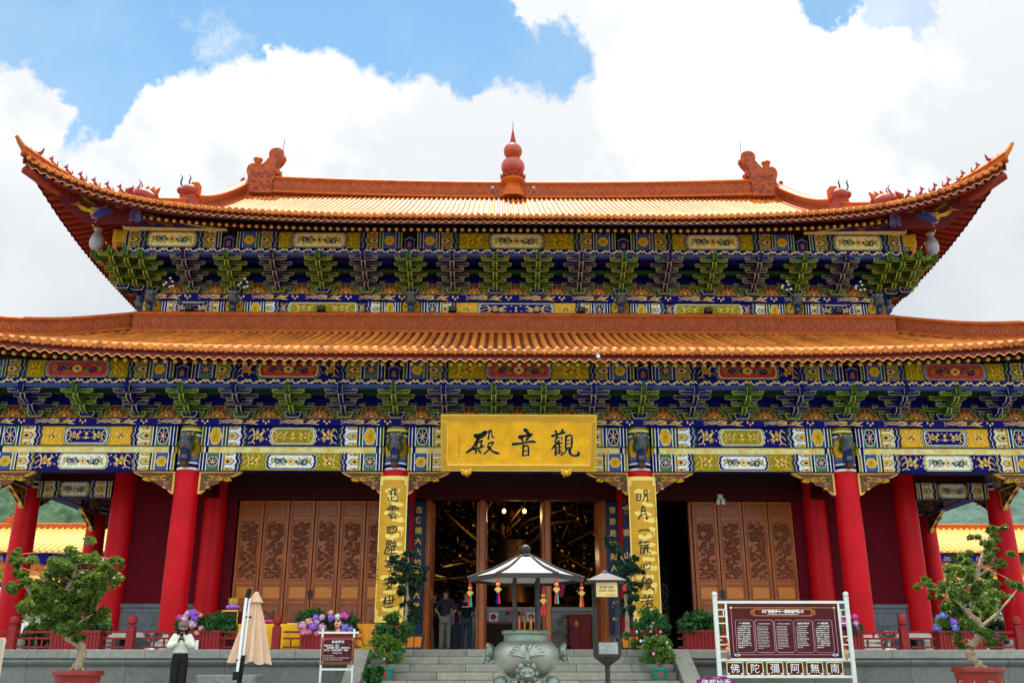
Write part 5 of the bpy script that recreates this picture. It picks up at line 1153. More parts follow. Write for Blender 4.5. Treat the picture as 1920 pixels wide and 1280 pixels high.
def couplet(x, chars, lab, small):
    t = thing('couplet_board', lab, 'couplet board', (x,0,0)); r = .62; A = R(34); z0, z1 = .62, 4.10
    F = lambda u,v,h: ((r+h)*sin(u/r), -(r+h)*cos(u/r)+.245, v)
    W = r*A*.97; mb = MB(); N = 16
    vs = [F(-W+2*W*i/N,z,h) for h in (0,-.05) for z in (z0,z1) for i in range(N+1)]; q = N+1
    mb.add(vs, [[i,i+1,q+i+1,q+i] for i in range(N)]+[[2*q+i+1,2*q+i,3*q+i,3*q+i+1] for i in range(N)]+[[i+1,i,2*q+i,2*q+i+1] for i in range(N)]+[[q+i,q+i+1,3*q+i+1,3*q+i] for i in range(N)]+[[0,q,3*q,2*q],[N,2*q+N,3*q+N,q+N]], 'couplet'); mb.build('panel',t,smooth=60)
    def band(can,x0,x1,za,zb,c,l): 
        n = max(1,int((x1-x0)/.06))
        for i in range(n): can.rect(x0+(x1-x0)*i/n,za,x0+(x1-x0)*(i+1)/n,zb,c,l)
    can = Can()
    for s in (-1,1): band(can,min(s*W,s*(W-.035)),max(s*W,s*(W-.035)),z0,z1,'cloudgold',1)
    band(can,-W,W,z1-.10,z1,'cloudgold',1); band(can,-W,W,z0,z0+.14,'cloudgold',1)
    for s in (-1,1): band(can,min(s*W,s*(W-.09)),max(s*W,s*(W-.09)),z1-.22,z1-.10,'cloudgold',1); band(can,min(s*W,s*(W-.09)),max(s*W,s*(W-.09)),z0+.14,z0+.3,'cloudgold',1)
    mb = MB(); can.put(mb,F); mb.build('border',t,smooth=0)
    rr = random.Random(int(x*10)); can = Can(); z = z0+.30
    while z < z1-.25:
        cx = rr.uniform(-.24,.24); n = rr.randint(3,5)
        for k in range(n): can.ell(cx+.075*(k-(n-1)/2)+rr.uniform(-.02,.02), z+rr.uniform(-.02,.03), rr.uniform(.045,.085), rr.uniform(.035,.065), 'cloudgold', 2, 10)
        can.stroke([(cx-.14,z-.03),(cx+.02,z-.042),(cx+.13,z-.025)], lambda t_: .012+.03*sin(PI*t_), 'cloudgold', 2)
        if rr.random() < .35: can.stroke([(cx,z-.03),(cx+.01,z-.12),(cx-.01,z-.2)], lambda t_: .05*(1-t_)+.006, 'cloudgold', 2)
        z += rr.uniform(.15,.24)
    can.q = [(p,c,l) for p,c,l in can.q if all(abs(a) < W-.04 for a,b in p)]
    mb = MB(); can.put(mb,F); mb.build('cloud_pattern',t,smooth=0)
    n = len(chars)
    for i,ch in enumerate(chars):
        can = Can(); zc_ = 3.62-(3.62-1.10)*i/(n-1); sz = .34 if ch not in '一四心' else .30
        for st in STK[ch]: brush(can,[((a/100-.5)*sz,zc_+(.5-b/100)*sz) for a,b in st], .033, 'ink', 4)
        mb = MB(); can.put(mb,F); mb.build('character',t,smooth=0)
    mb = MB(); sx, zz, txt = small
    for i,ch in enumerate(txt): text_poly(mb,ch,sx,zz-.075*i,.055,'ink',lambda u,v,h: F(u,v,h+.006))
    mb.build('signature',t,smooth=0)
    mb = MB(); mb.lathe([(.322,4.12),(.325,4.2),(.322,4.27)],'red',24,(0,0,0)); mb.build('collar',t)
couplet(-3.07,'慈雲四壁亭安世','long golden couplet board on the red column left of the doors',(-.33,2.2,'大理崇圣寺觀音殿敬立'))
couplet(3.07,'明月一簾心般若','long golden couplet board on the red column right of the doors',(.34,3.35,'乙酉年秋'))
def navyboard(x, y, w, chars, lab, zt=3.95, zb=.42, dx=0):
    t = thing('navy_couplet_board', lab, 'couplet board', (x,y,0)); mb = MB(); mb.bbox(-w/2,w/2,-.04,.02,zb,zt,'navy',.012); mb.build('panel',t)
    n = len(chars)
    for i,ch in enumerate(chars):
        mb = MB(); text_poly(mb,ch,dx,zt-.32-(zt-zb-.5)*i/(n-.3),.19,'pgold',lambda u,v,h:(u,-.042-h,v),weight=.004); mb.build('character',t,smooth=0)
    return t
navyboard(-2.66,2.50,.36,'古佛開大大知大吉大慈悲','navy board with gold characters on the left post of the middle doorway')
navyboard(2.64,2.50,.36,'菩即是隱起人心有五里','navy board with gold characters on the right post of the middle doorway')
t = navyboard(-3.07,2.22,.40,'觀世音自在妙','narrow navy board on the inner column behind the left golden board',3.9,.6); 
t2 = navyboard(3.07,2.22,.40,'爾我山道長','narrow navy board with carved top on the inner column behind the right golden board',3.9,.6,-.1)
for t_ in (t,t2):
    can = Can(); can.add(spiral('olive',0,1.4,.2,1),-.08,3.74,.16,.2); can.add(spiral('olive',0,1.4,.2,-1),.08,3.74,.16,.2); mb = MB(); can.put(mb,lambda u,v,h:(u,-.042-h,v)); mb.build('carving',t_,smooth=0)

# ------------------------------------------------------------------ platform and stairs
PF = thing('stone_platform','long grey granite platform carrying the temple hall','platform',(0,0,0))
mb = MB(); PX = 16.4; PY = -2.25
for x0,x1 in ((-PX,-3.5),(3.5,PX)): mb.box(x0,x1,PY,PY+1.5,GZ,-.42,'stone')
mb.box(-PX,PX,PY+1.5,19.4,GZ,-.42,'stone'); mb.box(-3.5,3.5,PY+.02,PY+1.5,GZ,-.42,'stone'); mb.build('base',PF)
mb = MB(); pr = [(0,-.42),(0,-.36),(-.05,-.33),(-.08,-.27),(-.06,-.21),(-.02,-.19)]
for x0,x1 in ((-PX,-3.32),(3.32,PX)):
    n = len(pr); mb.add([(x0,PY+a,b) for a,b in pr]+[(x1,PY+a,b) for a,b in pr]+[(x0,PY+.5,-.42),(x0,PY+.5,-.19),(x1,PY+.5,-.42),(x1,PY+.5,-.19)], [[i,n+i,n+i+1,i+1] for i in range(n-1)]+[[n-1,2*n-1,2*n+3,2*n+1]],'stone')
mb.box(-PX,PX,PY+.4,19.3,-.42,-.19,'stone'); mb.build('moulding',PF)
mb = MB()
mb.bbox(-PX-.06,-3.32,PY-.10,PY+1.0,-.19,-.012,'cap',.02); mb.bbox(3.32,PX+.06,PY-.10,PY+1.0,-.19,-.012,'cap',.02); mb.bbox(-3.318,3.318,PY-.04,PY+1.0,-.16,-.012,'step',.015); mb.build('coping',PF)
mb = MB(); mb.box(-PX,PX,PY+.9,19.3,-.19,-.004,'floor'); mb.build('paving',PF)
STR = thing('stone_stairs','grey granite stairs climbing to the middle doorway','stairs',(0,0,0))
mb = MB()
for i in range(1,7):
    z1 = -.157*i; y0 = PY-.04-.33*i
    mb.bbox(-3.18,3.18,y0,PY+.02,z1-.157,z1-.004*0,'step',.014)
mb.build('steps',STR)
for s in (-1,1):
    mb = MB(); a, b = s*3.19, s*3.56; x0, x1 = min(a,b), max(a,b); L = PY-.04-.33*6.8
    p = [(PY-.02,-.012),(PY-.02,GZ),(L,GZ),(L,GZ+.12),(PY-.28,.012-.02)]; n = len(p)
    vs = [(x0,y,z) for y,z in p]+[(x1,y,z) for y,z in p]; mb.add(vs,[list(range(n)),[n+i for i in range(n-1,-1,-1)]]+[[i,n+i,n+(i+1)%n,(i+1)%n] for i in range(n)],'cap'); mb.build('side_slab',STR,smooth=0)
    mb = MB(); mb.bbox(x0,x1,L-.25,L+.02,GZ,GZ+.30,'cap',.03); mb.build('end_block',STR)
def structure(name, mb, **k): return tag(mb.build(name, None, **k), None, None, None, 'structure')
mb = MB(); mb.box(-60,60,-60,45,GZ-.3,GZ,'pave'); structure('terrace', mb)
mb = MB(); mb.box(-900,900,-900,1300,GZ-.6,GZ-.31,'grassy'); structure('ground', mb)
# ------------------------------------------------------------------ railings
RAILTOP = .36
def rail_section(x0, x1, y, lab, posts):
    t = thing('railing', lab, 'railing', ((x0+x1)/2,y,0), 0, 'low red railings along the platform edge'); c = (x0+x1)/2
    mb = MB(); 
    for z,h in ((.33,.045),(.20,.04),(.02,.04)): mb.bbox(x0-c,x1-c,-.025,.025,z,z+h,'rail',.006)
    mb.build('rail_bars',t)
    mb = MB(); n = max(2,int((x1-x0)/.55)); w = (x1-x0)/n
    for i in range(n):
        X = x0-c+w*i
        if i: mb.bbox(X-.016,X+.016,-.02,.02,.24,.33,'rail',.004)
        for f in (.30,.74): mb.bbox(X+w*f-.016,X+w*f+.016,-.02,.02,.06,.20,'rail',.004)
        if i % 2: mb.bbox(X+w*.02,X+w*.30,-.018,.018,.115,.14,'rail',.004)
    mb.build('lattice',t)
    for p in posts:
        mb = MB(); X = p-c; mb.bbox(X-.085,X+.085,-.085,.085,-.01,.46,'rail',.012); mb.lathe([(.09,.46),(.065,.49),(.065,.51),(.095,.53),(.10,.60),(.085,.66),(.05,.69)],'rail',14,(X,0,0)); mb.build('post',t)
for x0,x1,lab,po in ((-16.2,-10.85,'low red railing at the far left end of the platform behind the big bonsai',(-11.0,)),(-10.8,-8.35,'low red railing in front of the grey wall base on the left',(-8.45,)),(-8.2,-5.6,'low red railing behind the pink flowers on the left',(-5.3,)),(-5.15,-3.45,'low red railing in front of the yellow covered table',()),
    (3.45,6.0,'low red railing right of the stairs behind the big information board',()),(6.1,8.3,'low red railing between the information board and the metal bowl',(8.42,)),(8.55,11.0,'low red railing behind the blue hydrangeas on the right',(10.95,)),(11.1,16.2,'low red railing at the far right end of the platform',())):
    rail_section(x0,x1,-2.05,lab,po)
M['bluegrey'] = pm('grey_glaze',(.32,.33,.34),.4,0,.1)
# ------------------------------------------------------------------ camera first: positions below were measured against it
FPX, PITCH, YAW, CAM = 1796., R(18.7), R(.77), Vector((-.47,-23.9,-.35))
FW = Vector((sin(YAW)*cos(PITCH), cos(YAW)*cos(PITCH), sin(PITCH))); RT = Vector((cos(YAW),-sin(YAW),0)); UPV = RT.cross(FW)
def at(px, py, Y):
    d = FW+RT*((px-960)/FPX)+UPV*((640-py)/FPX); return CAM+d*((Y-CAM.y)/d.y)
cam = D.cameras.new('camera'); cam.sensor_width = 36; cam.lens = 36*FPX/1920; cam.clip_end = 4000; cam.clip_start = .1
co = D.objects.new('camera', cam); COL.objects.link(co); co.location = CAM
co.rotation_euler = Matrix((RT, UPV, -FW)).transposed().to_euler(); SC.camera = co

# ------------------------------------------------------------------ leaves
def leaves(mb, c, r, n, size, m, rr, flat=.75):
    c = Vector(c)
    for _ in range(n):
        d = Vector((rr.gauss(0,1),rr.gauss(0,1),rr.gauss(0,1))).normalized()*(rr.random()**.4); p = c+Vector((d.x*r,d.y*r,d.z*r*flat))
        a = Vector((rr.gauss(0,1),rr.gauss(0,1),rr.gauss(.3,.8))).normalized(); b = a.cross(Vector((rr.gauss(0,1),rr.gauss(0,1),rr.gauss(0,1)))).normalized(); s = size*rr.uniform(.7,1.4)
        mb.add([p-a*s*.5, p+b*s*.32, p+a*s*.6, p-b*s*.32], [[0,1,2,3]], m)
def bonsai(name, lab, Y, base, trunk, branches, clumps, m, leafn, size, cat='bonsai', trad=.085, depth=.55):
    b = at(*base, Y); t = thing(name, lab, cat, tuple(b)); rr = random.Random(len(clumps)*7+int(base[0])); mp = lambda x,y,dy=0: at(x,y,Y)+Vector((0,dy,0))-b
    mb = MB(); pts = smooth_pts([tuple(mp(*p)) for p in trunk],4); n = len(pts)
    mb.tube(pts,[trad*(1-.72*i/(n-1))*(1+.18*sin(i*2.3)) for i in range(n)],'bark',9)
    for a in range(5): q = a*1.26; mb.tube([pts[1],(pts[0][0]+trad*1.6*cos(q),pts[0][1]+trad*1.6*sin(q),pts[0][2]-.02)],[trad*.5,trad*.2],'bark',6)
    for br in branches:
        q = smooth_pts([tuple(mp(*p)) for p in br],3); k = len(q); mb.tube(q,[trad*.34*(1-.75*i/(k-1)) for i in range(k)],'bark',6)
    cl = []
    for x,y,r in clumps:
        s = (at(x+1,y,Y)-at(x,y,Y)).length*(1.22 if m=='leafd' else 1.35); c = mp(x,y,rr.uniform(-depth,depth)*min(1,r/22.)); cl.append((c,r*s))
        j = min(range(n), key=lambda i:(Vector(pts[i])-c).length); p0 = Vector(pts[j]); mid = (p0+c)/2+Vector((rr.uniform(-.04,.04),rr.uniform(-.04,.04),.05))
        mb.tube(smooth_pts([tuple(p0),tuple(mid),tuple(c)],3),[trad*.15]*3+[trad*.10]*3+[trad*.06],'bark',5)
    mb.build('trunk',t)
    mb = MB()
    for c,r in cl:
        k = max(5,int(r/.035))
        for _ in range(k):   # tufts
            d = Vector((rr.gauss(0,.5),rr.gauss(0,.5),rr.gauss(0,.42)))*r; leaves(mb, c+d, r*rr.uniform(.28,.5), int(leafn*rr.uniform(.6,1.2)), size, m, rr)
    mb.build('crown',t,smooth=0); return t
def roundpot(lab, c, r, h, marks=True):
    t = thing('bonsai_pot', lab, 'pot', (c.x,c.y,GZ)); mb = MB(); z = c.z-GZ
    mb.lathe([(r*.62,0),(r*.70,.03),(r*.80,z*.4),(r*.88,z*.78),(r*.90,z-.09),(r*1.0,z-.08),(r*1.02,z-.03),(r*.99,z),(r*.90,z),(r*.88,z-.05)],'potred',32); mb.build('body',t)
    mb = MB(); mb.lathe([(r*.895,z-.06),(r*.5,z-.035),(.02,z-.03)],'soil',24); mb.build('soil',t)
    can = Can()
    for i in range(-2,3):
        x = i*.27*r/.41
        if i % 2 == 0: can.add(medal(.2,.26,'bluegrey','potred','bluegrey',0),x,z*.55)
        else:
            can.stroke(smooth_pts([(x-.06,z*.45),(x,z*.65),(x+.06,z*.45)],3),.018,'pgold',0); can.stroke([(x,z*.4),(x,z*.7)],.016,'pgold',0); can.stroke([(x-.05,z*.42),(x+.05,z*.42)],.016,'pgold',0)
    mb = MB(); rad = lambda v: r*(.70+.2*min(1,v/(z*.78)))+.006
    can.put(mb,lambda u,v,h:(rad(v)*sin(u/r)+0,-(rad(v)+h)*cos(u/r),v)); mb.build('painted_motif',t,smooth=0); return t
bonsai('bonsai_tree','tall spreading bonsai with an airy light green crown in the left red pot',-6.5,(143,1252),
    [(143,1254),(154,1222),(146,1205),(128,1194),(124,1172),(112,1150),(120,1115),(138,1080),(146,1040)],
    [[(124,1172),(100,1148),(70,1128),(45,1098)],[(112,1150),(150,1128),(180,1100),(205,1062)],[(120,1115),(165,1085)],[(60,1122),(42,1075),(28,1044)],[(128,1190),(150,1165),(175,1150)]],
    [(148,1034,22),(128,1056,24),(160,1058,24),(110,1078,26),(142,1085,30),(172,1088,24),(92,1104,24),(124,1112,30),(158,1116,28),(184,1108,22),(190,1080,16),(203,1062,12),(217,1050,8),(26,1040,9),(40,1062,13),(48,1082,14),(26,1096,8),(45,1100,16),(62,1118,20),(84,1134,22),(112,1142,26),(145,1144,26),(174,1138,22),(120,1168,22),(146,1172,18),(98,1160,16),(132,1190,14)],'leaf',125,.060)
roundpot('big round red pot under the left bonsai',at(148,1256,-6.5),.41,.7)
bonsai('bonsai_tree','tall zigzag bonsai leaning right at the top in the right red pot',-6.5,(1832,1246),
    [(1836,1248),(1822,1234),(1820,1212),(1838,1190),(1836,1168),(1815,1146),(1820,1118),(1832,1075),(1848,1025),(1858,1000)],
    [[(1838,1175),(1868,1150),(1895,1120),(1912,1098)],[(1815,1146),(1785,1120),(1748,1094)],[(1822,1112),(1800,1070)],[(1832,1080),(1862,1060)]],
    [(1860,994,10),(1848,1008,13),(1834,1020,13),(1852,1030,11),(1802,1050,15),(1790,1068,17),(1816,1074,17),(1858,1052,16),(1862,1074,15),(1738,1092,8),(1752,1100,13),(1772,1108,15),(1800,1116,18),(1826,1112,18),(1848,1100,14),(1782,1134,17),(1812,1142,17),(1845,1138,15),(1876,1132,14),(1896,1114,13),(1912,1098,9),(1862,1158,13),(1800,1170,14),(1838,1185,15),(1815,1200,12),(1846,1203,11)],'leaf',120,.057)
roundpot('big round red pot under the right bonsai',at(1833,1250,-6.5),.43,.7)
zL = lambda x,y,r: (700+x/3.046, 860+y/3.046, r/3.046)
bonsai('pine_tree','cloud pruned pine in the wooden planter left of the doors',-1.6,(764,1190),[zL(195,1005,0)[:2],zL(188,900,0)[:2],zL(196,800,0)[:2],zL(192,720,0)[:2],zL(200,620,0)[:2],zL(200,560,0)[:2]],[[zL(190,880,0)[:2],zL(250,880,0)[:2]]],
    [zL(*q) for q in ((205,545,26),(195,580,38),(122,580,24),(135,620,34),(190,640,46),(245,640,44),(290,628,20),(120,680,30),(165,705,44),(220,705,40),(268,690,26),(205,750,42),(180,770,30),(196,815,30),(238,880,26),(262,868,20),(215,920,22),(250,910,20))],'leafd',64,.085,'pine',.055,.3)
zR = lambda x,y,r: (960+x/3.047, 860+y/3.047, r/3.047)
bonsai('pine_tree','cloud pruned pine with a leaning top in the wooden planter right of the doors',-1.6,(1176,1190),[zR(660,990,0)[:2],zR(658,900,0)[:2],zR(650,800,0)[:2],zR(655,700,0)[:2],zR(640,600,0)[:2],zR(600,520,0)[:2],zR(545,470,0)[:2]],[[zR(655,690,0)[:2],zR(735,640,0)[:2]]],
    [zR(*q) for q in ((535,465,22),(560,490,26),(590,515,26),(622,530,20),(625,585,36),(655,625,44),(610,645,34),(700,640,34),(735,638,18),(712,575,12),(650,690,46),(690,740,34),(640,760,44),(680,790,34),(640,830,40),(665,870,34),(620,880,26))],'leafd',64,.085,'pine',.055,.3)
for lab,x0,x1,Y in (('wooden panelled planter holding the left pine',746,796,-1.6),('wooden panelled planter holding the right pine',1161,1203,-1.6)):
    a, b = at(x0,1190,Y), at(x1,1190,Y); c = (a+b)/2; w = (b-a).length/2; t = thing('wooden_planter',lab,'planter',(c.x,c.y,-.01)); mb = MB(); h = c.z+.02
    def q(s,z): return [(s,-s*.8,z),(s,s*.8,z),(-s,s*.8,z),(-s,-s*.8,z)]
    v = q(w*.84,0)+q(w,h)+q(w*.9,h)+q(w*.88,h-.05); mb.add(v,[[0,3,2,1]]+[[4*k+i,4*k+(i+1)%4,4*k+4+(i+1)%4,4*k+4+i] for k in range(3) for i in range(4)]+[[12,13,14,15]],'iron'); mb.build('box',t,smooth=0)
    mb = MB()
    for k in (-1,0,1): 
        f = lambda u,z: (u*(.84+.16*z/h), -(w*.8*(.84+.16*z/h))-.006, z)
        mb.face([f(w*(k*.62-.27),.05),f(w*(k*.62+.27),.05),f(w*(k*.62+.27),h-.05),f(w*(k*.62-.27),h-.05)],'woodl')
    mb.build('panels',t,smooth=0)

# ------------------------------------------------------------------ potted shrubs on the stairs
def shrub(lab, plab, c, zstep, r, m, hgt, flowers=0, pot=True, leaf=.075):
    rr = random.Random(int(c.x*100)); t = thing('potted_shrub', lab, 'shrub', (c.x,c.y,zstep+.27)); mb = MB()
    for i in range(7): a = i*.9; mb.tube([(0,0,-.08),(.06*cos(a),.06*sin(a),.12),(r*.6*cos(a),r*.5*sin(a),hgt*.6)],[.012,.010,.005],'bark',5)
    mb.build('stem',t); mb = MB()
    for i in range(44): a = rr.uniform(0,6.28); d = r*rr.uniform(.1,.95); z = hgt*rr.uniform(.15,1.); leaves(mb,(1.15*d*cos(a)*(1.05-.4*abs(z/hgt-.45)),d*sin(a)*.8,z),r*.30,34,leaf,m,rr)
    mb.build('leaves',t,smooth=0)
    if flowers:
        for i in range(flowers): mb = MB(); mb.ball((rr.uniform(-r,r)*.8,-r*.6,rr.uniform(.1,.8)*hgt),(.035,.03,.035),'hrose' if i%2 else 'hwhite',7,5); mb.build('flower',t)
    if pot:
        p = thing('teal_pot', plab, 'pot', (c.x,c.y,zstep)); mb = MB(); mb.lathe([(.11,0),(.12,.015),(.165,.19),(.185,.20),(.19,.235),(.175,.24),(.16,.22)],'teal',24); mb.build('body',p)
        mb = MB(); mb.face([(0,-.155,.05),(.055,-.155,.11),(0,-.165,.17),(-.055,-.155,.11)],'tasred'); mb.build('red_diamond',p,smooth=0); mb = MB(); mb.lathe([(.165,.215),(.02,.225)],'soil',18); mb.build('soil',p)
Z = lambda i: -.157*i
shrub('dense dark green shrub highest of the potted shrubs left of the stairs','upper teal pot on the left side of the stairs',Vector((-2.66,-2.80,0)),Z(2),.36,'leafg',.72)
shrub('leafy bright shrub lower on the left side of the stairs','middle teal pot on the left side of the stairs',Vector((-2.74,-3.45,0)),Z(4),.30,'leafy',.60,2)
shrub('small shrub lowest on the left side of the stairs','lowest teal pot on the left side of the stairs',Vector((-2.92,-4.1,0)),Z(6),.2,'leafg',.3)
shrub('dense dark green shrub with white and red flowers right of the stairs','upper teal pot on the right side of the stairs',Vector((2.72,-2.80,0)),Z(2),.42,'leafg',.80,8)
shrub('bright yellow green shrub lower on the right side of the stairs','lower teal pot on the right side of the stairs',Vector((2.78,-3.45,0)),Z(4),.32,'leafy',.58,3)

# ------------------------------------------------------------------ hydrangea planters along the railing
def hydrangea_box(lab, px0, px1, heads, greens, plab, rim=1182, Y=-2.0):
    a, b = at(px0,rim,Y), at(px1,rim,Y); c = (a+b)/2; w = (b.x-a.x)/2
    p = thing('slatted_planter', plab, 'planter', (c.x,Y,-.012)); mb = MB(); h = a.z+.012
    mb.box(-w+.01,w-.01,-.19,.20,0,h-.02,'rail'); n = max(4,int(2*w/.075))
    for i in range(n): mb.bbox(-w+2*w*i/n+.006,-w+2*w*(i+1)/n-.006,-.215,-.19,.0,h,'rail',.006)
    mb.bbox(-w-.01,w+.01,-.225,-.18,h-.05,h+.01,'rail',.006); mb.build('box',p); mb = MB(); mb.box(-w+.02,w-.02,-.18,.19,h-.03,h-.02+.005,'soil'); mb.build('soil',p)
    t = thing('hydrangea', lab, 'flowers', (c.x,Y,h-.02)); o = t.location; rr = random.Random(int(px0)); mb = MB()
    for x,y,r in greens:
        q = at(x,y,Y-.05)-o; s = .0115; leaves(mb,q+Vector((0,rr.uniform(-.1,.2),0)),r*s,int(24+r*9),.10,'leafg',rr,.8); mb.tube([(q.x*.7,.05,0),tuple(q)],.008,'leafg',5)
    mb.build('leaves',t,smooth=0)
    for x,y,r,m in heads:
        q = at(x,y,Y-.22)-o; r = r*.0112; mb = MB(); mb.ball(q,r*.74,m,10,7); 
        for k in range(90):
            d = Vector((rr.gauss(0,1),rr.gauss(0,1),rr.gauss(0,1))).normalized(); pp = q+d*r*rr.uniform(.86,1.08); e = d.cross(Vector((rr.gauss(0,1),rr.gauss(0,1),rr.gauss(0,1)))).normalized(); f = d.cross(e); k_ = r*.24
            mb.add([pp+e*k_,pp+f*k_+d*.006,pp-e*k_,pp-f*k_+d*.006],[[0,1,2,3]],m)
        mb.tube([tuple(q),(q.x*.8,.05,0)],.008,'leafg',5); mb.build('flower_head',t,smooth=0)
hydrangea_box('mostly leafy hydrangea with one blue violet bloom behind the left bonsai',104,196,[(171,1161,8,'hviolet'),(188,1166,5,'hblue'),(126,1160,4,'hviolet')],[(115,1175,18),(135,1168,20),(160,1172,20),(182,1172,20),(195,1180,12)],'dark red slatted planter behind the left bonsai')
hydrangea_box('pink and violet hydrangea beside dense leaves above the woman in the cap',322,418,[(337,1157,6,'hpink'),(346,1160,8,'hpale'),(352,1150,6,'hpale'),(361,1149,8,'hviolet'),(370,1150,5,'hpink'),(366,1158,7,'hviolet'),(350,1170,8,'hviolet'),(360,1170,9,'hpale'),(377,1178,6,'hrose'),(340,1172,5,'hpeach'),(376,1153,4,'hpeach'),(369,1186,5,'hpeach')],[(340,1175,20),(360,1160,20),(372,1180,18),(390,1165,20),(405,1160,18),(395,1180,20),(415,1168,18),(425,1178,16),(428,1160,12),(384,1192,12)],'dark red slatted planter with pink hydrangeas beside the merit box')
hydrangea_box('mixed pink, peach and violet hydrangeas above the small notice board',566,662,[(568,1172,8,'hpale'),(562,1175,5,'hpink'),(571,1184,8,'hrose'),(580,1166,8,'hpeach'),(586,1174,9,'hviolet'),(592,1158,7,'hviolet'),(594,1165,6,'hpale'),(604,1157,6,'hpale'),(604,1176,8,'hpale'),(595,1186,6,'hrose'),(580,1184,6,'hrose'),(621,1158,7,'hviolet'),(634,1156,7,'hwhite'),(646,1154,8,'hpink'),(634,1170,8,'hpeach'),(647,1175,7,'hblue'),(644,1181,6,'hviolet'),(657,1180,7,'hviolet'),(620,1148,5,'hpeach'),(634,1183,6,'hpeach')],[(572,1158,20),(590,1152,18),(615,1166,22),(610,1180,18),(640,1165,22),(655,1164,16),(625,1186,18),(585,1172,18),(660,1178,12)],'dark red slatted planter behind the small notice board')
hydrangea_box('plain leafy hydrangea without blooms left of the information board',1282,1338,[],[(1285,1172,18),(1300,1160,20),(1315,1158,20),(1330,1165,20),(1340,1175,16),(1300,1178,22),(1322,1178,22)],'dark red slatted planter left of the information board')
hydrangea_box('magenta hydrangea glimpsed through the right side of the information board',1560,1612,[(1570,1150,7,'hpink'),(1572,1160,8,'hpale'),(1580,1168,8,'hpink'),(1590,1156,7,'hpink'),(1602,1156,6,'hpink'),(1604,1168,6,'hpale'),(1608,1178,5,'hpink'),(1566,1168,6,'hpale')],[(1575,1172,18),(1590,1176,18),(1602,1178,16)],'dark red slatted planter behind the right side of the information board')
hydrangea_box('blue violet hydrangea below the right bonsai',1752,1838,[(1768,1153,7,'hblue'),(1760,1160,8,'hblue'),(1757,1176,8,'hblue'),(1774,1151,6,'hviolet'),(1787,1166,8,'hviolet'),(1790,1176,8,'hblue'),(1806,1148,6,'hblue'),(1822,1180,6,'hblue'),(1782,1152,5,'hviolet')],[(1765,1168,18),(1785,1172,20),(1805,1170,20),(1825,1178,16),(1775,1182,18)],'dark red slatted planter below the right bonsai')
t = thing('hydrangea','dark blue hydrangea low behind the right railing near the end column','flowers',tuple(at(1865,1200,-1.4))); rr = random.Random(4); mb = MB(); leaves(mb,(0,0,.0),.3,160,.09,'leafd',rr,.5); mb.build('leaves',t,smooth=0)
for x,z in ((-.12,.05),(0,.08),(.12,.04),(.2,-.02),(.05,-.03)): mb = MB(); mb.ball((x,-.12,z),(.075,.07,.07),'denim',9,7); mb.build('flower_head',t)
# ------------------------------------------------------------------ things on the platform
def bowl(px, lab):
    c = at(px,1218,-1.35); t = thing('offering_bowl',lab,'bowl',(c.x,-1.35,-.004)); z = at(px,1184,-1.35).z
    mb = MB(); mb.lathe([(.10,z-.20),(.17,z-.16),(.21,z-.06),(.215,z),(.235,z+.01),(.235,z+.02),(.20,z+.02),(.18,z-.08),(.10,z-.15)],'steel',26); mb.build('bowl',t); mb = MB(); mb.lathe([(.16,0),(.15,.03),(.05,.06),(.05,z-.22),(.12,z-.19)],'steel',18); mb.build('foot',t)
bowl(284,'polished metal bowl on a foot beside the left inner red column'); bowl(1667,'polished metal bowl on a foot behind the right railing')
for px,lab in ((258,'low grey stone bench against the left wall base'),(1685,'low grey stone bench against the right wall base')):
    c = at(px,1215,1.9); t = thing('stone_bench',lab,'bench',(c.x,1.9,0)); mb = MB(); mb.bbox(-.75,.75,-.25,.25,.34,.46,'plinth',.015); mb.build('slab',t)
    for s in (-1,1): mb = MB(); mb.bbox(s*.5-.1,s*.5+.1,-.2,.2,0,.34,'iron',.01); mb.build('leg',t)
c0, c1 = at(452,1200,-1.1), at(716,1200,-1.1); t = thing('covered_table','long table draped in yellow satin behind the railing','table',((c0.x+c1.x)/2,-1.1,0)); w = (c1.x-c0.x)/2; zt = at(560,1169,-1.4).z
mb = MB(); mb.bbox(-w,w,-.32,.32,zt-.05,zt-.012,'woodd',.01); mb.build('tabletop',t); mb = MB(); rr = random.Random(8)
mb.grid(lambda u,v: (-w-.01+(2*w+.02)*u, -.335-.022*(1-v)*(sin(u*46)+.6*sin(u*97+1))-.01, .02+(zt-.02)*v), 150, 6, 'yellow'); mb.bbox(-w-.01,w+.01,-.335,.34,zt-.010,zt,'yellow',.004); mb.build('cloth',t,smooth=60)
mb = MB(); mb.grid(lambda u,v: (w-1.0+.98*u, -.365-.02*sin(u*40)*(1-v)-.01, .10+(zt-.10)*v), 60, 4, 'tasorange'); mb.build('swag',t,smooth=60)
for k in (-1,1):
    for j in (-1,1): mb = MB(); mb.bbox(k*(w-.1)-.03,k*(w-.1)+.03,j*.24-.03,j*.24+.03,0,zt-.05,'woodd',.005); mb.build('leg',t)
for px,lab,m,dx,dy,dz in ((517,'small red box lying on the yellow table','tasred',.07,.05,.05),(552,'small white sheet stack on the yellow table','paper',.14,.1,.02)):
    c = at(px,1167,-1.2); mb = MB(); mb.bbox(-dx,dx,-dy,dy,0,dz,m,.005); tag(mb.build('box' if m=='tasred' else 'paper_stack',None,(c.x,-1.2,zt)),lab,'box' if m=='tasred' else 'papers')
c = at(503,1168,-1.15); mb = MB(); mb.lathe([(.03,0),(.05,.02),(.055,.06)],'purple',12); [mb.ball((.06*cos(k*1.05),.06*sin(k*1.05),.075),(.035,.02,.03),'hpink',7,5) for k in range(6)]; tag(mb.build('lotus_candle',None,(c.x,-1.15,zt)),'small magenta lotus candle on the yellow table','candle')
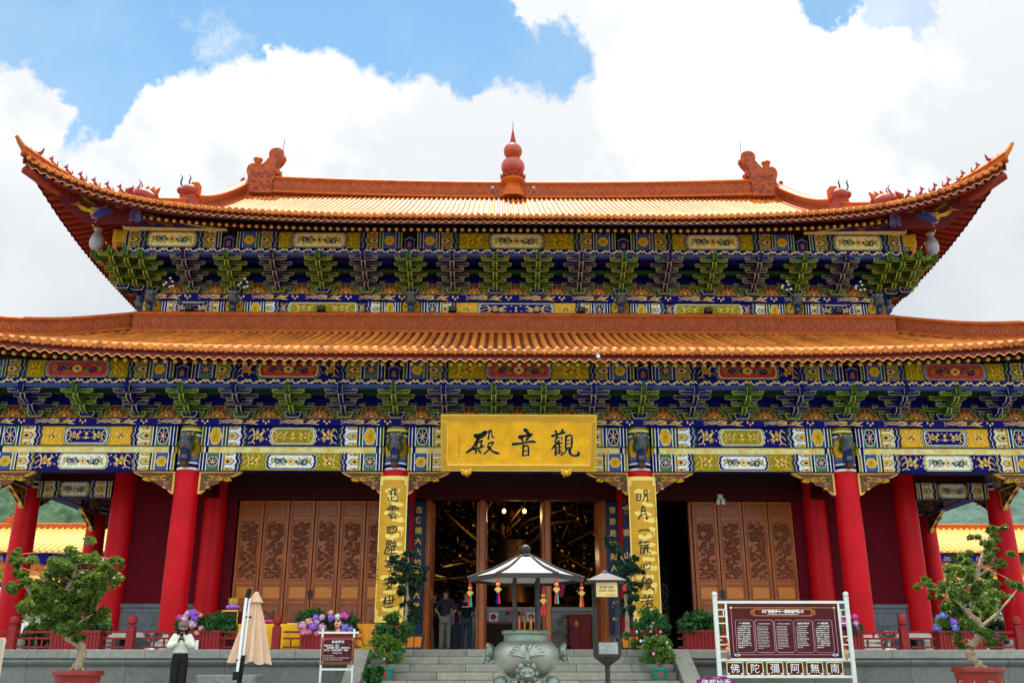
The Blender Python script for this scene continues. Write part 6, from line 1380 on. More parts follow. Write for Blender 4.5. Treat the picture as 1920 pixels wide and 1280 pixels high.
c = at(429,1215,-1.0); MBX = thing('merit_box','dark merit box with gilded edges and gold characters behind the leafy planter','donation box',(c.x,-1.0,0)); ztb = at(429,1144,-1.2).z
mb = MB(); mb.bbox(-.19,.19,-.17,.17,0,ztb,'signbrown',.008); mb.build('body',MBX); mb = MB()
for x in (-.185,.165): mb.box(x,x+.02,-.18,-.17,.02,ztb,'trim')
mb.box(-.185,.185,-.18,-.17,ztb-.02,ztb,'trim'); mb.box(-.20,.20,-.18,.18,ztb+.0,ztb+.012,'trim'); mb.build('gilt_edging',MBX); mb = MB()
for i,ch in enumerate('功德箱'): text_poly(mb,ch,.0,ztb-.21-.17*i,.15,'gold',lambda u,v,h:(u,-.171-h,v),weight=.004)
mb.build('characters',MBX,smooth=0)
LL = thing('lotus_lamp','pale lotus lamp on a violet base standing on the merit box','lamp',(c.x+.02,-1.05,ztb+.012)); mb = MB(); mb.bbox(-.14,.14,-.09,.09,0,.07,'purple',.02); [mb.ball((.11*cos(k*.8),.08*sin(k*.8),.08),(.05,.04,.04),'hviolet',7,5) for k in range(8)]; mb.build('base',LL); mb = MB()
for k in range(8):
    a = k*PI/4; o = Vector((cos(a),sin(a),0)); s_ = Vector((-sin(a),cos(a),0)); p = [o*.03+Vector((0,0,.08)),o*.09+s_*.05+Vector((0,0,.16)),o*.11+Vector((0,0,.29)),o*.09-s_*.05+Vector((0,0,.16))]; mb.face(p,'ornament')
mb.ball((0,0,.19),(.05,.05,.07),'ornament',9,7); mb.build('petals',LL,smooth=0)
c = at(368,1218,-2.0); mb = MB(); mb.lathe([(.034,0),(.036,.015),(.034,.17),(.03,.185),(.012,.19)],'whitepole',14); tag(mb.build('white_candle',None,(at(368,1218,-2.27).x,-2.27,-.012)),'short white cylinder standing on the platform edge beside the woman','candle')
mb = MB(); c = at(1692,1157,2.55); mb.bbox(-.085,.085,-.02,0,-.12,.12,'tasred',.004)
can = Can(); can.rect(-.07,-.105,-.064,.105,'pgold',0); can.rect(.064,-.105,.07,.105,'pgold',0); can.put(mb,lambda u,v,h:(u,-.02-h,v)); text_poly(mb,'消',-.0,.015,.08,'pgold',lambda u,v,h:(u,-.022-h,v)); text_poly(mb,'防',0,-.085,.08,'pgold',lambda u,v,h:(u,-.022-h,v)); tag(mb.build('fire_sign',None,(c.x,2.565,c.z)),'small red fire sign on the grey wall base at right','sign')
c = at(1352,932,2.45); t = thing('camera_lamp','white twin wall lamp above the right door leaves','wall lamp',(c.x,2.58,c.z)); mb = MB(); mb.bbox(-.07,.07,-.05,0,-.04,.10,'whitepole',.01); mb.build('mount',t)
for s in (-1,1): mb = MB(); mb.lathe([(.03,0),(.05,.04),(.06,.15),(.04,.17)],'whitepole',12,T=Matrix.Translation((s*.07,-.08,-.02)) @ Matrix.Rotation(R(200),4,'X')); mb.build('lamp_head',t)
c = at(1122,663,-2.42); mb = MB(); [mb.ball((.03*sin(k*2),-.03,-.06*k),(.05,.04,.045),'whitepole' if k%2 else 'altar',8,6) for k in range(4)]; tag(mb.build('wind_chime',None,(c.x,-2.43,c.z+.1)),'small white ornament hanging at the lower eave right of the name board','ornament')
M['rust3'] = pm('notice_brown',(.16,.035,.018),.45,0,.1)
M['plinthg'] = pm('carved_grey_stone',(.26,.26,.25),.8,0,.3,14,bump=.9,bscale=16)
M['hpale2'] = M['hpale']; M['navy2'] = M['blue']; M['bark2'] = pm('weathered_wood',(.42,.36,.28),.85,0,.2,6,stretch=(6,6,.6),bump=.4)
# ------------------------------------------------------------------ boards and furniture in front of the platform
SB = thing('information_board','large maroon information board in a white steel frame right of the stairs','sign',(0,-4.2,GZ))
pl0, pl1 = at(1345,1280,-4.2), at(1594,1280,-4.2)
def SF(px,py): p = at(px,py,-4.2); return (p.x, p.z-GZ)
mb = MB(); zt = SF(0,1120)[1]
for px,lean in ((1340,0),(1586,0)):
    x = SF(px,1120)[0]; x2 = x
    pm_ = MB(); pm_.lathe([(.048,0),(.048,zt),(.056,zt+.005),(.056,zt+.03),(.03,zt+.035),(.05,zt+.055),(.058,zt+.085),(.045,zt+.12),(.015,zt+.135)],'signframe',16,(x,0,0)); pm_.build('post',SB)
xl, xr = SF(1340,1120)[0], SF(1586,1120)[0]
L0, R0 = SF(1363,1130)[0], SF(1568,1130)[0]
zT, zB, zR0 = SF(0,1127)[1], SF(0,1236)[1], SF(0,1268)[1]
for z,h in ((zT,.05),(zB,.055),(zR0,.045)): mb.bbox(xl,xr,-.02,.02,z-h/2,z+h/2,'signframe',.006)
for x in (L0-.03,R0+.03): mb.bbox(x-.022,x+.022,-.018,.018,zB,zT,'signframe',.005)
rr = random.Random(2)
for s,xa,xb in ((0,xl,L0-.05),(1,R0+.05,xr)):
    for k,f in enumerate((.13,.25,.37,.60,.66,.74,.86)):
        z = zT-(zT-zB)*f; e = .5 if k in (4,) else 1; mb.bbox(xa if not s else xb-(xb-xa)*e,(xa+(xb-xa)*e) if not s else xb,-.012,.012,z-.011,z+.011,'signframe',.003)
    xm = (xa+xb)/2; mb.bbox(xm+.06*(1-2*s)-.01,xm+.06*(1-2*s)+.01,-.012,.012,zT-(zT-zB)*.25,zT-(zT-zB)*.13,'signframe',.003)
mb.build('frame',SB); W_, H_ = R0-L0-.0, zT-zB-.07; x0, z0 = L0, zB+.035
mb = MB(); mb.bbox(x0,x0+W_,-.015,.015,z0,z0+H_,'signbrown',.004); mb.build('panel',SB)
mb = MB(); can = Can(); B2 = lambda u,v,h: (x0+u*W_, -.016-h, z0+v*H_)
def line(x_0,y_0,x_1,y_1,c,l=1,w=.0035): can.stroke([(x_0*W_,y_0*H_),(x_1*W_,y_1*H_)],w*1.5,c,l)
for a,b,c_,d,m in ((.03,.06,.97,.06,'hpale'),(.03,.93,.97,.93,'pgold'),(.03,.06,.03,.93,'hpale'),(.97,.06,.97,.93,'hpale')): line(a,b,c_,d,m)
for x,y,m in ((.03,.93,'cream'),(.97,.93,'gold')): can.ell(x*W_,y*H_,.022,.022,m,2,8)
for x in (.06,.94):
    for k in range(3): can.ell((x+.012*(k-1))*W_,.055*H_,.032,.022,'signtext',2,9,4,.2)
can.poly([(.20*W_,.84*H_),(.24*W_,.77*H_),(.76*W_,.77*H_),(.80*W_,.84*H_),(.76*W_,.91*H_),(.24*W_,.91*H_)],'copper',1); can.poly([(.25*W_,.79*H_),(.75*W_,.79*H_),(.76*W_,.84*H_),(.75*W_,.89*H_),(.25*W_,.89*H_),(.24*W_,.84*H_)],'signbrown',2)
for x in (.22,.78): can.add(medal(.09,.12,'copper','rust','copper',2),x*W_,.84*H_)
for i in range(5):
    a = .06+.178*i; b = a+.165
    for q in (((a+.015,.10),(b-.015,.10)),((a+.015,.70),(b-.015,.70)),((a,.13),(a,.67)),((b,.13),(b,.67)),((a,.13),(a+.015,.10)),((b,.13),(b-.015,.10)),((a,.67),(a+.015,.70)),((b,.67),(b-.015,.70))): line(*q[0],*q[1],'hpale2')
M['hpale2'] = M['hpale']
can.put(mb,lambda u,v,h:(x0+u,-.016-h,z0+v)); mb.build('ornament_lines',SB,smooth=0)
mb = MB(); TF = lambda u,v,h: (x0+u,-.022-h,z0+v)
text_poly(mb,'大理崇圣寺十一面观音殿简介',.5*W_,.835*H_,.066,'signtext',TF,squeeze=.98,weight=.003); text_poly(mb,'Brief Introduction of The Eleven-faced Avalokitesvara Hall',.5*W_,.80*H_,.026,'signtext',TF,weight=.0008)
heads = ('十一面观音殿','The Eleven-faced Avalokitesvara','Hall of Eleven-faced Avalokitesvara','십일면 관세음전','十一面観音殿')
import itertools
body = ('十一面观音殿位于崇圣寺中轴线上殿内供奉十一面观音圣像','The hall is on the main axis of the temple and houses the image of Avalokitesvara','The Eleven-faced Avalokitesvara hall stands behind the great gate of the temple','십일면관세음보살을 모신 전각으로 숭성사 중심축에 자리한다','十一面観音殿は崇聖寺の中軸線上に位置し観音像を安置する')
for i in range(5):
    cx = (.06+.178*i+.0825)*W_; text_poly(mb,heads[i],cx,.625*H_,.036 if i in (0,3,4) else .018,'signtext',TF,weight=.001)
    cjk = i in (0,3,4); rows_ = 11 if cjk else 15; s = body[i]; per = 10 if cjk else 30; sz = .026 if cjk else .0185; ss = (s+(' ' if not cjk else ''))*8; k = 0
    for r_ in range(rows_):
        seg = ss[k:k+per]; k += per
        if r_ == rows_-1: seg = seg[:per//2]
        text_poly(mb,('　' if (r_==0 and cjk) else '')+seg,(.06+.178*i+.013)*W_,(.575-.43*r_/rows_)*H_,sz,'signtext',TF,'L',1.0 if i!=2 else .95,weight=.0004)
mb.build('lettering',SB,smooth=0)
for i,ch in enumerate('佛陀彌阿無南'):
    xa, za = SF(1362+37.4*i,1241); xb, zb = SF(1394+37.4*i,1265); p = MB(); p.bbox(xa,xb,-.012,.012,zb,za,'signbrown',.003); pl = p.build('character_plate',SB)
    can = Can()
    for q in (((xa,zb),(xb,zb)),((xa,za),(xb,za)),((xa,zb),(xa,za)),((xb,zb),(xb,za))): can.stroke(q,.016,'cream',0)
    for x in (xa+.03,xb-.03): can.ell(x,zb+.03,.022,.016,'hpale',1,8)
    p = MB(); can.put(p,lambda u,v,h:(u,-.013-h,v)); text_poly(p,ch,(xa+xb)/2,zb+.055,.19,'signtext',lambda u,v,h:(u,-.016-h,v),weight=.0); p.build('character',pl,smooth=0)
def tassel_ornament(lab, x, y, z, c=('tasred','tasgreen'), sc=1., blue=False):
    sc *= .78
    t = thing('lotus_ornament',lab,'ornament',(x,y,z)); mb = MB(); f = lambda *v: tuple(Vector(v)*sc)
    mb.tube([f(0,0,0),f(0,0,-.03),f(0,0,-.11)],[.006*sc,.012*sc,.032*sc],'tasred',8); mb.build('cord',t); mb = MB()
    mb.ball(f(0,0,-.15),(.042*sc,.03*sc,.03*sc),'ornament',10,7); mb.ball(f(0,0,-.19),(.035*sc,.03*sc,.018*sc),'tasred',9,6)
    for k in range(7): a = R(-60+20*k); mb.tube([f(0,-.01*(k%2),-.28),f(.05*sin(a),-.012*(k%2),-.28+.05*cos(a)),f(.075*sin(a),-.012,-.28+.085*cos(a))],[.014*sc,.017*sc,.006*sc],'ornament',6)
    mb.ball(f(0,0,-.285),(.03*sc,.03*sc,.025*sc),'ornament',9,6); mb.build('lotus',t)
    for s,cc in zip((-1,1),c):
        mb = MB(); mb.tube([f(s*.018,0,-.30),f(s*.018,0,-.36),f(s*.024,0,-.50)],[.008*sc,.013*sc,.022*sc],cc,8); mb.build('tassel',t)
    return t
for px,py,lab,c in ((1364,1208,'gilt lotus ornament hanging at the left side of the information board',('tasred','navy')),(1586,1222,'small gilt lotus ornament hanging at the right side of the information board',('tasorange','tasred'))):
    p = at(px,py,-4.26); tassel_ornament(lab,p.x,-4.27,p.z+.12,c,1.0 if px<1400 else .7)
# small notice
NBD = thing('notice_board','small brown safety notice on a white stand in front of the platform','sign',(0,-4.0,GZ)); NFp = lambda px,py: (at(px,py,-4.).x, at(px,py,-4.).z-GZ)
mb = MB(); xa, xb = NFp(605,1190)[0], NFp(664,1190)[0]
for x in (xa,xb): mb.bbox(x-.02,x+.02,-.02,.02,0,NFp(0,1178)[1],'signframe',.005)
for px0,px1,py in ((597,673,1185),(600,662,1254)): z = NFp(0,py)[1]; mb.bbox(NFp(px0,py)[0],NFp(px1,py)[0],-.018,.018,z-.018,z+.018,'signframe',.004)
for x in (xa,xb): mb.bbox(x-.02,x+.02,-.25,.25,0,.03,'signframe',.005)
mb.build('stand',NBD); mb = MB(); X0, Z0 = NFp(601,1245); X1, Z1 = NFp(666,1194)
mb = MB(); mb.bbox(X0,X1,-.035,-.021,Z0,Z1,'rust3',.004); mb.build('panel',NBD); mb = MB(); can = Can(); w, h = X1-X0, Z1-Z0
can.rect(.05*w,.06*h,.95*w,.94*h,'copper',0); can.rect(.065*w,.08*h,.935*w,.92*h,'signbrown',1)
for x in (.06,.94):
    for y in (.08,.92): can.ell(x*w,y*h,.028,.028,'copper',2,8)
can.put(mb,lambda u,v,hh:(X0+u,-.036-hh,Z0+v)); mb.build('border',NBD,smooth=0); mb = MB(); NF2 = lambda u,v,hh:(X0+u,-.046-hh,Z0+v)
text_poly(mb,'安全提示',.5*w,.79*h,.055,'signtext',NF2,weight=.001,squeeze=1.15)
for k,(s,x) in enumerate((('尊敬的游客，您好：',.09),('请注意脚下台阶，照看好老人',.16),('和小孩，以免发生意外！谢谢。',.09))): text_poly(mb,s,x*w,(.67-.085*k)*h,.036,'signtext',NF2,'L',weight=.0006)
text_poly(mb,'Safety Tips',.5*w,.40*h,.042,'signtext',NF2)
for k,s in enumerate(('Dear visitors and guests,','Please watch your step and take care of the elderly and children','to avoid any accident. Thank you for your help.')): text_poly(mb,s,.09*w,(.31-.075*k)*h,.0185,'signtext',NF2,'L',1.05,weight=.0004)
mb.build('lettering',NBD,smooth=0)
# purple board whose top edge just shows
c = at(1342,1270,-6.2); t = thing('purple_board','purple board with a scalloped top low in front of the stairs','sign',(c.x,-6.2,GZ)); h = c.z-GZ; mb = MB(); w = .34
p = [(-w,0),(w,0),(w,h-.03),(w*.6,h),(w*.55,h+.03),(-w*.55,h+.03),(-w*.6,h),(-w,h-.03)]; mb.prism(p,-.02,.02,'purple'); mb.build('panel',t,smooth=0); mb = MB(); text_poly(mb,'佛都妙香',0,h-.13,.13,'signtext',lambda u,v,hh:(u,-.022-hh,v)); text_poly(mb,'大理崇圣寺',0,h-.005,.03,'hpale',lambda u,v,hh:(u,-.022-hh,v)); mb.build('lettering',t,smooth=0)
# parasol
UB = thing('folded_parasol','folded beige parasol leaning on a white and black pole by the platform','parasol',(0,0,0)); Y = -4.3; A = lambda px,py,dy=0: tuple(at(px,py,Y)+Vector((0,dy,0)))
mb = MB(); n, m = 64, 14; top, bl, br = at(481,1112,Y), at(433,1241,Y), at(500,1241,Y)
def canopy(u,v):
    a = 2*PI*u; v_ = v; c = top.lerp((bl+br)/2,v_); w = (br.x-bl.x)/2*(.10+.90*v_**.92); pl = 1+.22*sin(a*9+.6)*min(1,v_*3)+.07*sin(a*4+1)
    return (c.x+w*cos(a)*pl, c.y+w*.75*sin(a)*pl, c.z-.03*v_*sin(a*7+.6)-.02*v_*cos(a))
mb.grid(canopy,n,m,'fabric'); mb.build('canopy',UB,smooth=70); mb = MB()
mb.grid(lambda u,v: (lambda c,w: (c.x+w*cos(2*PI*u)*(1+.12*sin(14*PI*u)),c.y+w*sin(2*PI*u)*(1+.12*sin(14*PI*u)),c.z))(top.lerp((bl+br)/2,.16*v-.01)+Vector((0,0,.02)),.03+.11*v),48,4,'fabric'); mb.build('vent_cap',UB,smooth=70)
mb = MB(); mb.tube([A(469,1122,-.30),A(452,1262,-.30)],.028,'whitepole',10); mb.tube([A(474,1122,-.24),A(462,1228,-.24)],.022,'whitepole',10); mb.tube([A(458,1224,-.27),A(452,1258,-.27)],.018,'whitepole',8); mb.build('pole',UB)
mb = MB(); mb.tube([A(474,1105,-.25),A(470,1122,-.27)],[.045,.05],'plastic',10); mb.tube([A(462,1228,-.24),A(455,1272,-.22),tuple(Vector((at(450,1290,Y).x,Y-.2,GZ)))],[.04,.045,.05],'plastic',10); mb.bbox(at(452,1266,Y).x-.07,at(452,1266,Y).x+.05,Y-.37,Y-.25,at(0,1274,Y).z,at(0,1258,Y).z,'plastic',.015); mb.tube([A(462,1157,-.3),A(476,1157,-.2)],.018,'plastic',7); mb.tube([A(452,1237,-.34),A(463,1237,-.2)],.018,'plastic',7)
mb.bbox(at(450,1290,Y).x-.35,at(450,1290,Y).x+.35,Y-.5,Y+.15,GZ,GZ+.08,'plastic',.02); mb.build('crank_and_base',UB)
# carved stone block at the foot of the wall
mb = MB(); c = at(430,1264,-2.75); mb.bbox(-.62,.62,-.25,.25,0,c.z-GZ,'plinthg',.02); tag(mb.build('carved_stone',None,(c.x,-2.75,GZ)),'low carved stone block at the foot of the platform behind the parasol','stone block')
# incense burner with its little roof
CB = thing('incense_burner','round green bronze incense burner with lion masks on the terrace','incense burner',(-.06,-9,GZ)); z = lambda py: at(986,py,-9).z-GZ
mb = MB(); prof = [(.10,z(1275)),(.28,z(1271)),(.42,z(1256)),(.49,z(1238)),(.50,z(1226)),(.47,z(1214)),(.40,z(1205)),(.34,z(1201))]; mb.lathe(prof,'bronzep',40); mb.build('bowl',CB)
mb = MB(); mb.lathe([(.335,z(1203)),(.33,z(1190)),(.36,z(1188)),(.365,z(1183)),(.34,z(1181)),(.30,z(1181)),(.29,z(1190))],'bronze',36); mb.build('rim',CB)
for k in range(3):
    a = R(-90+60+120*k); mb = MB(); f = lambda r_,zz: (r_*cos(a),r_*sin(a),zz); mb.tube([f(.30,.52),f(.40,.42),f(.44,.25),f(.42,.08),f(.46,0)],[.13,.14,.11,.085,.11],'bronze',12); mb.ball(f(.42,.50),(.13,.13,.12),'bronze',10,7); mb.build('leg',CB)
mb = MB(); R_ = .505
def BF(u,v,h):  # wrap on the belly front
    zz = z(1238)+v; rr_ = .50-.9*max(0,(v-.05))**2*2; return ((rr_+h)*sin(u/.5), -(rr_+h)*cos(u/.5), zz)
for s in (-1,1):
    for k in range(5):
        a = R(10+18*k); L = .31-.012*k; pts = [(s*.02,.05),(s*(.02+L*.5*sin(a)),.05+L*.40*cos(a)+.02),(s*(.02+L*sin(a)),.05+L*.62*cos(a))]
        q = [BF(u,v,.012) for u,v in smooth_pts(pts,4)]; mb.tube(q,[.016,.024,.030,.036,.036,.030,.022,.014,.005],'bronzep',7)
mb.tube([BF(0,.0,.012),BF(0,.10,.02),BF(0,.17,.01)],[.04,.045,.008],'bronzep',8); mb.build('lotus_relief',CB)
mb = MB(); c = (0,-.47,z(1262)); mb.ball(c,(.12,.09,.11),'bronze',12,9)
for s in (-1,1): mb.ball((s*.05,c[1]-.08,c[2]+.04),(.03,.03,.03),'bronzep',8,6); mb.ball((s*.09,c[1]-.02,c[2]+.10),(.04,.03,.05),'bronze',8,6)
for k in range(9): a = k*.7; mb.ball((.13*cos(a),c[1]+.02,c[2]+.12*sin(a)),(.045,.05,.045),'bronze',7,5)
mb.ball((0,c[1]-.09,c[2]-.03),(.05,.04,.035),'bronzep',8,6); mb.build('lion_mask',CB)
for s in (-1,1):
    mb = MB(); c = Vector((s*.53,0,z(1222))); mb.ball(c,(.08,.10,.12),'bronze',10,7)
    for k in range(6): mb.ball(c+Vector((s*.03,.08*cos(k),.10*sin(k*1.1))),(.04,.04,.05),'bronze',7,5)
    mb.tube([c+Vector((s*.06,-.03,-.03)),c+Vector((s*.10,-.02,-.14)),c+Vector((s*.13,-.03,-.16))],[.02,.02,.012],'bronze',6); mb.build('handle',CB)
mb = MB(); mb.lathe([(.29,z(1186)),(.02,z(1185))],'soil',20); mb.build('ash',CB)
rr = random.Random(6)
for k in range(11):
    mb = MB(); x, y = rr.uniform(-.12,.14), rr.uniform(-.1,.1); L = rr.uniform(.16,.26); mb.tube([(x,y,0),(x+rr.uniform(-.03,.03),y,L)],.0065,'tasorange' if k%4 else 'tasred',6)
    if k%4==0: mb.tube([(x,y,L*.2),(x,y,L*.21)],.007,'pgold',5)
    tag(mb.build('incense_stick',None,(-.06,-9,GZ+z(1186))),'thin incense stick standing in the cluster in the bronze burner','incense','incense sticks in the burner')
mb = MB(); mb.tube([(.20,-.05,0),(.20,-.05,.34)],.008,'pgold',6); tag(mb.build('incense_stick',None,(-.06,-9,GZ+z(1186))),'tallest pale incense stick standing alone at the right of the burner','incense')
PV = thing('burner_canopy','hexagonal grey tin canopy on posts above the bronze incense burner','canopy',(-.06,-9,GZ)); hexr = .86; ze, za = z(1083), z(1043)
hx = lambda r_,k,zz,o=-120: (r_*cos(R(o+60*k)), r_*sin(R(o+60*k)), zz)
for k in range(6):
    mb = MB(); a, b, c_, d = hx(hexr,k,ze),hx(hexr,k+1,ze),hx(.13,k+1,za),hx(.13,k,za); mb.grid(lambda u,v: tuple((Vector(a).lerp(Vector(b),u)).lerp(Vector(d).lerp(Vector(c_),u),v)-Vector((0,0,.035*sin(PI*v)))),4,6,'tinroof'); mb.build('roof_panel',PV)
    mb = MB(); mb.tube([hx(.13,k,za+.005),hx(.5,k,(ze+za)/2-.022),hx(hexr+.03,k,ze+.005)],[.016,.018,.02],'iron',6); mb.build('roof_rib',PV)
    mb = MB(); p, q = Vector(hx(hexr+.01,k,ze)), Vector(hx(hexr+.01,k+1,ze)); n_ = (q-p).cross(Vector((0,0,1))).normalized()
    mb.add([p-Vector((0,0,.06)),q-Vector((0,0,.06)),q+Vector((0,0,.012)),p+Vector((0,0,.012)),p-Vector((0,0,.06))-n_*.02,q-Vector((0,0,.06))-n_*.02],[[0,1,2,3],[4,5,1,0]],'iron'); mb.build('eave_strip',PV,smooth=0)
    if k in (0,1,3,4):
        mb = MB(); x_, y_, _ = hx(.345,k,0); mb.tube([(x_,y_,z(1184)),(x_,y_,ze+.16)],.030,'iron',10); mb.build('post',PV)
mb = MB(); mb.lathe([(hexr-.03,ze-.02),(.2,ze-.01)],'tinroof',6); mb.build('ceiling',PV,smooth=0)
mb = MB(); mb.lathe([(.14,za-.01),(.14,za+.02),(.07,za+.035),(.045,za+.05),(.06,za+.07),(.078,za+.11),(.07,za+.15),(.03,za+.175),(.01,za+.18)],'iron',18); mb.build('finial',PV)
for px,lab,c,blue in ((886,'gilt lotus ornament with green tassel at the left corner of the burner canopy',('tasred','tasgreen'),0),(939,'gilt lotus ornament with blue tassel at the front left corner of the burner canopy',('navy2','tasred'),0),(1041,'gilt lotus ornament with green tassel at the front right corner of the burner canopy',('tasred','tasgreen'),0),(1087,'gilt lotus ornament with orange tassel at the right corner of the burner canopy',('tasorange','tasred'),0)):
    M['navy2'] = M['blue']; k = {886:5,939:0,1041:1,1087:2}[px]; x_, y_, z_ = hx(hexr-.02,k,ze-.03); tassel_ornament(lab,-.06+x_,-9+y_,GZ+z_,c)
p = hx(hexr-.14,1,ze-.03); tassel_ornament('second gilt lotus ornament with red tassels hanging just inside the front right canopy corner',-.06+p[0]-.12,-9+p[1]+.16,GZ+p[2]-.14,('tasred','tasred'))
# candle lantern on a post
LP = thing('candle_lantern','dark metal candle lantern on a post with a yellow notice plate','lantern',tuple((at(1137,1180,-8).x,-8,GZ))); zz = lambda py: at(1137,py,-8).z-GZ; cx = 0
mb = MB(); mb.tube([(0,0,0),(0,0,zz(1238))],.04,'iron',10); mb.lathe([(.2,0),(.2,.02),(.05,.04)],'iron',16); mb.build('post',LP)
b0_, b1_ = zz(1238), zz(1200)
M['steel2'] = pm('sooty_steel',(.30,.29,.27),.4,.7,.35,7,bump=.2); mb = MB()
mb.lathe([(.05,b0_-.08),(.26,b0_+.04),(.27,b0_+.06)],'iron',4,T=Matrix.Rotation(R(45),4,'Z')); mb.bbox(-.19,.19,-.19,.19,b0_+.06,b0_+.08,'iron',.01)
for s in (-1,1): mb.bbox(s*.19-.012,s*.19+.012,-.19,.19,b0_+.06,b1_+.05,'iron',.004); mb.bbox(-.19,.19,s*.19-.012,s*.19+.012,b0_+.06,b1_-.02,'iron',.004)
mb.build('box',LP); mb = MB(); mb.bbox(-.15,.15,-.212,-.203,b0_+.10,b1_-.03,'steel2',.004); mb.build('door',LP)
mb = MB(); zr = zz(1090)
for sx in (-1,1):
    for sy in (-1,1): mb.tube([(sx*.175,sy*.175,b1_),(sx*.19,sy*.19,zr)],.014,'iron',6)
mb.build('upright',LP); mb = MB(); mb.lathe([(.44,zr-.012),(.44,zr+.005),(.10,zr+.125),(.085,zr+.13),(.05,zr+.14)],'iron',4,T=Matrix.Rotation(R(45),4,'Z')); mb.lathe([(.05,zr+.13),(.055,zr+.15),(.03,zr+.18)],'iron',12); mb.build('roof',LP,smooth=20)
M['platey'] = pm('yellow_plate',(.72,.52,.20),.45,.1,.15,6)
mb = MB(); za_, zb_ = zz(1120), zz(1093); mb.bbox(-.17,.17,-.235,-.225,za_,zb_,'platey',.004); pt = mb.build('notice_plate',LP); mb = MB(); PF_ = lambda u,v,h:(u,-.236-h,v)
text_poly(mb,'请上香 注意火',0,za_+.135,.038,'ink',PF_); text_poly(mb,'文明进香，敬请点燃',0,za_+.085,.03,'ink',PF_); text_poly(mb,'崇圣寺管理处',.06,za_+.02,.022,'ink',PF_); mb.build('lettering',pt,smooth=0)
p = Vector((at(1168,1092,-8).x,-8.1,at(0,1095,-8).z)); mb = MB(); mb.bbox(-.03,.03,-.02,.02,-.1,0,'tasred',.01); mb.tube([(0,0,0),(0,0,.06)],.006,'tasred',5); tag(mb.build('red_charm',None,tuple(p)),'small red charm hanging from the right roof corner of the candle lantern','charm')
# wooden post with ornaments at the far left
c = at(2,1195,-12); t = thing('wooden_post','weathered pale wooden post at the far left edge','post',(c.x-.03,-12,GZ)); mb = MB(); mb.lathe([(.085,0),(.08,c.z-GZ-.02),(.07,c.z-GZ),(.02,c.z-GZ)],'bark2',14); mb.build('shaft',t); mb = MB(); mb.tube([(-.5,0,c.z-GZ-.16),(0,0,c.z-GZ-.14)],.025,'bark2',8); mb.build('crossbar',t)
tassel_ornament('gilt lotus ornament with red cord hanging on the wooden post at far left',c.x+.02,-12.12,c.z-.10,('tasred','tasorange'),.9)
tassel_ornament('second gilt lotus ornament lower on the wooden post at far left',c.x-.03,-12.12,c.z-.2,('tasred','tasorange'),.8)
# ------------------------------------------------------------------ people
def skin(name, V, Ed, rad, m, parent, lv=2, root=0):
    """one continuous surface grown round connected joints"""
    me = D.meshes.new(name); ks = list(V); ix = {k:i for i,k in enumerate(ks)}
    me.from_pydata([tuple(float(q) for q in V[k]) for k in ks], [(ix[a],ix[b]) for a,b in Ed], [])
    o = D.objects.new(name, me); COL.objects.link(o)
    sk = o.modifiers.new('s','SKIN'); sk.use_smooth_shade = True
    for i,k in enumerate(ks):
        r = rad[k]; r = r if isinstance(r,tuple) else (r,r); me.skin_vertices[0].data[i].radius = (float(r[0]),float(r[1])); me.skin_vertices[0].data[i].use_root = (i == root)
    su = o.modifiers.new('u','SUBSURF'); su.levels = lv; su.render_levels = lv
    n = D.meshes.new_from_object(o.evaluated_get(bpy.context.evaluated_depsgraph_get())); D.objects.remove(o)
    n.materials.clear(); n.materials.append(M[m]); n.polygons.foreach_set('use_smooth',[True]*len(n.polygons)); n.name = name
    return inst(name, n, parent)
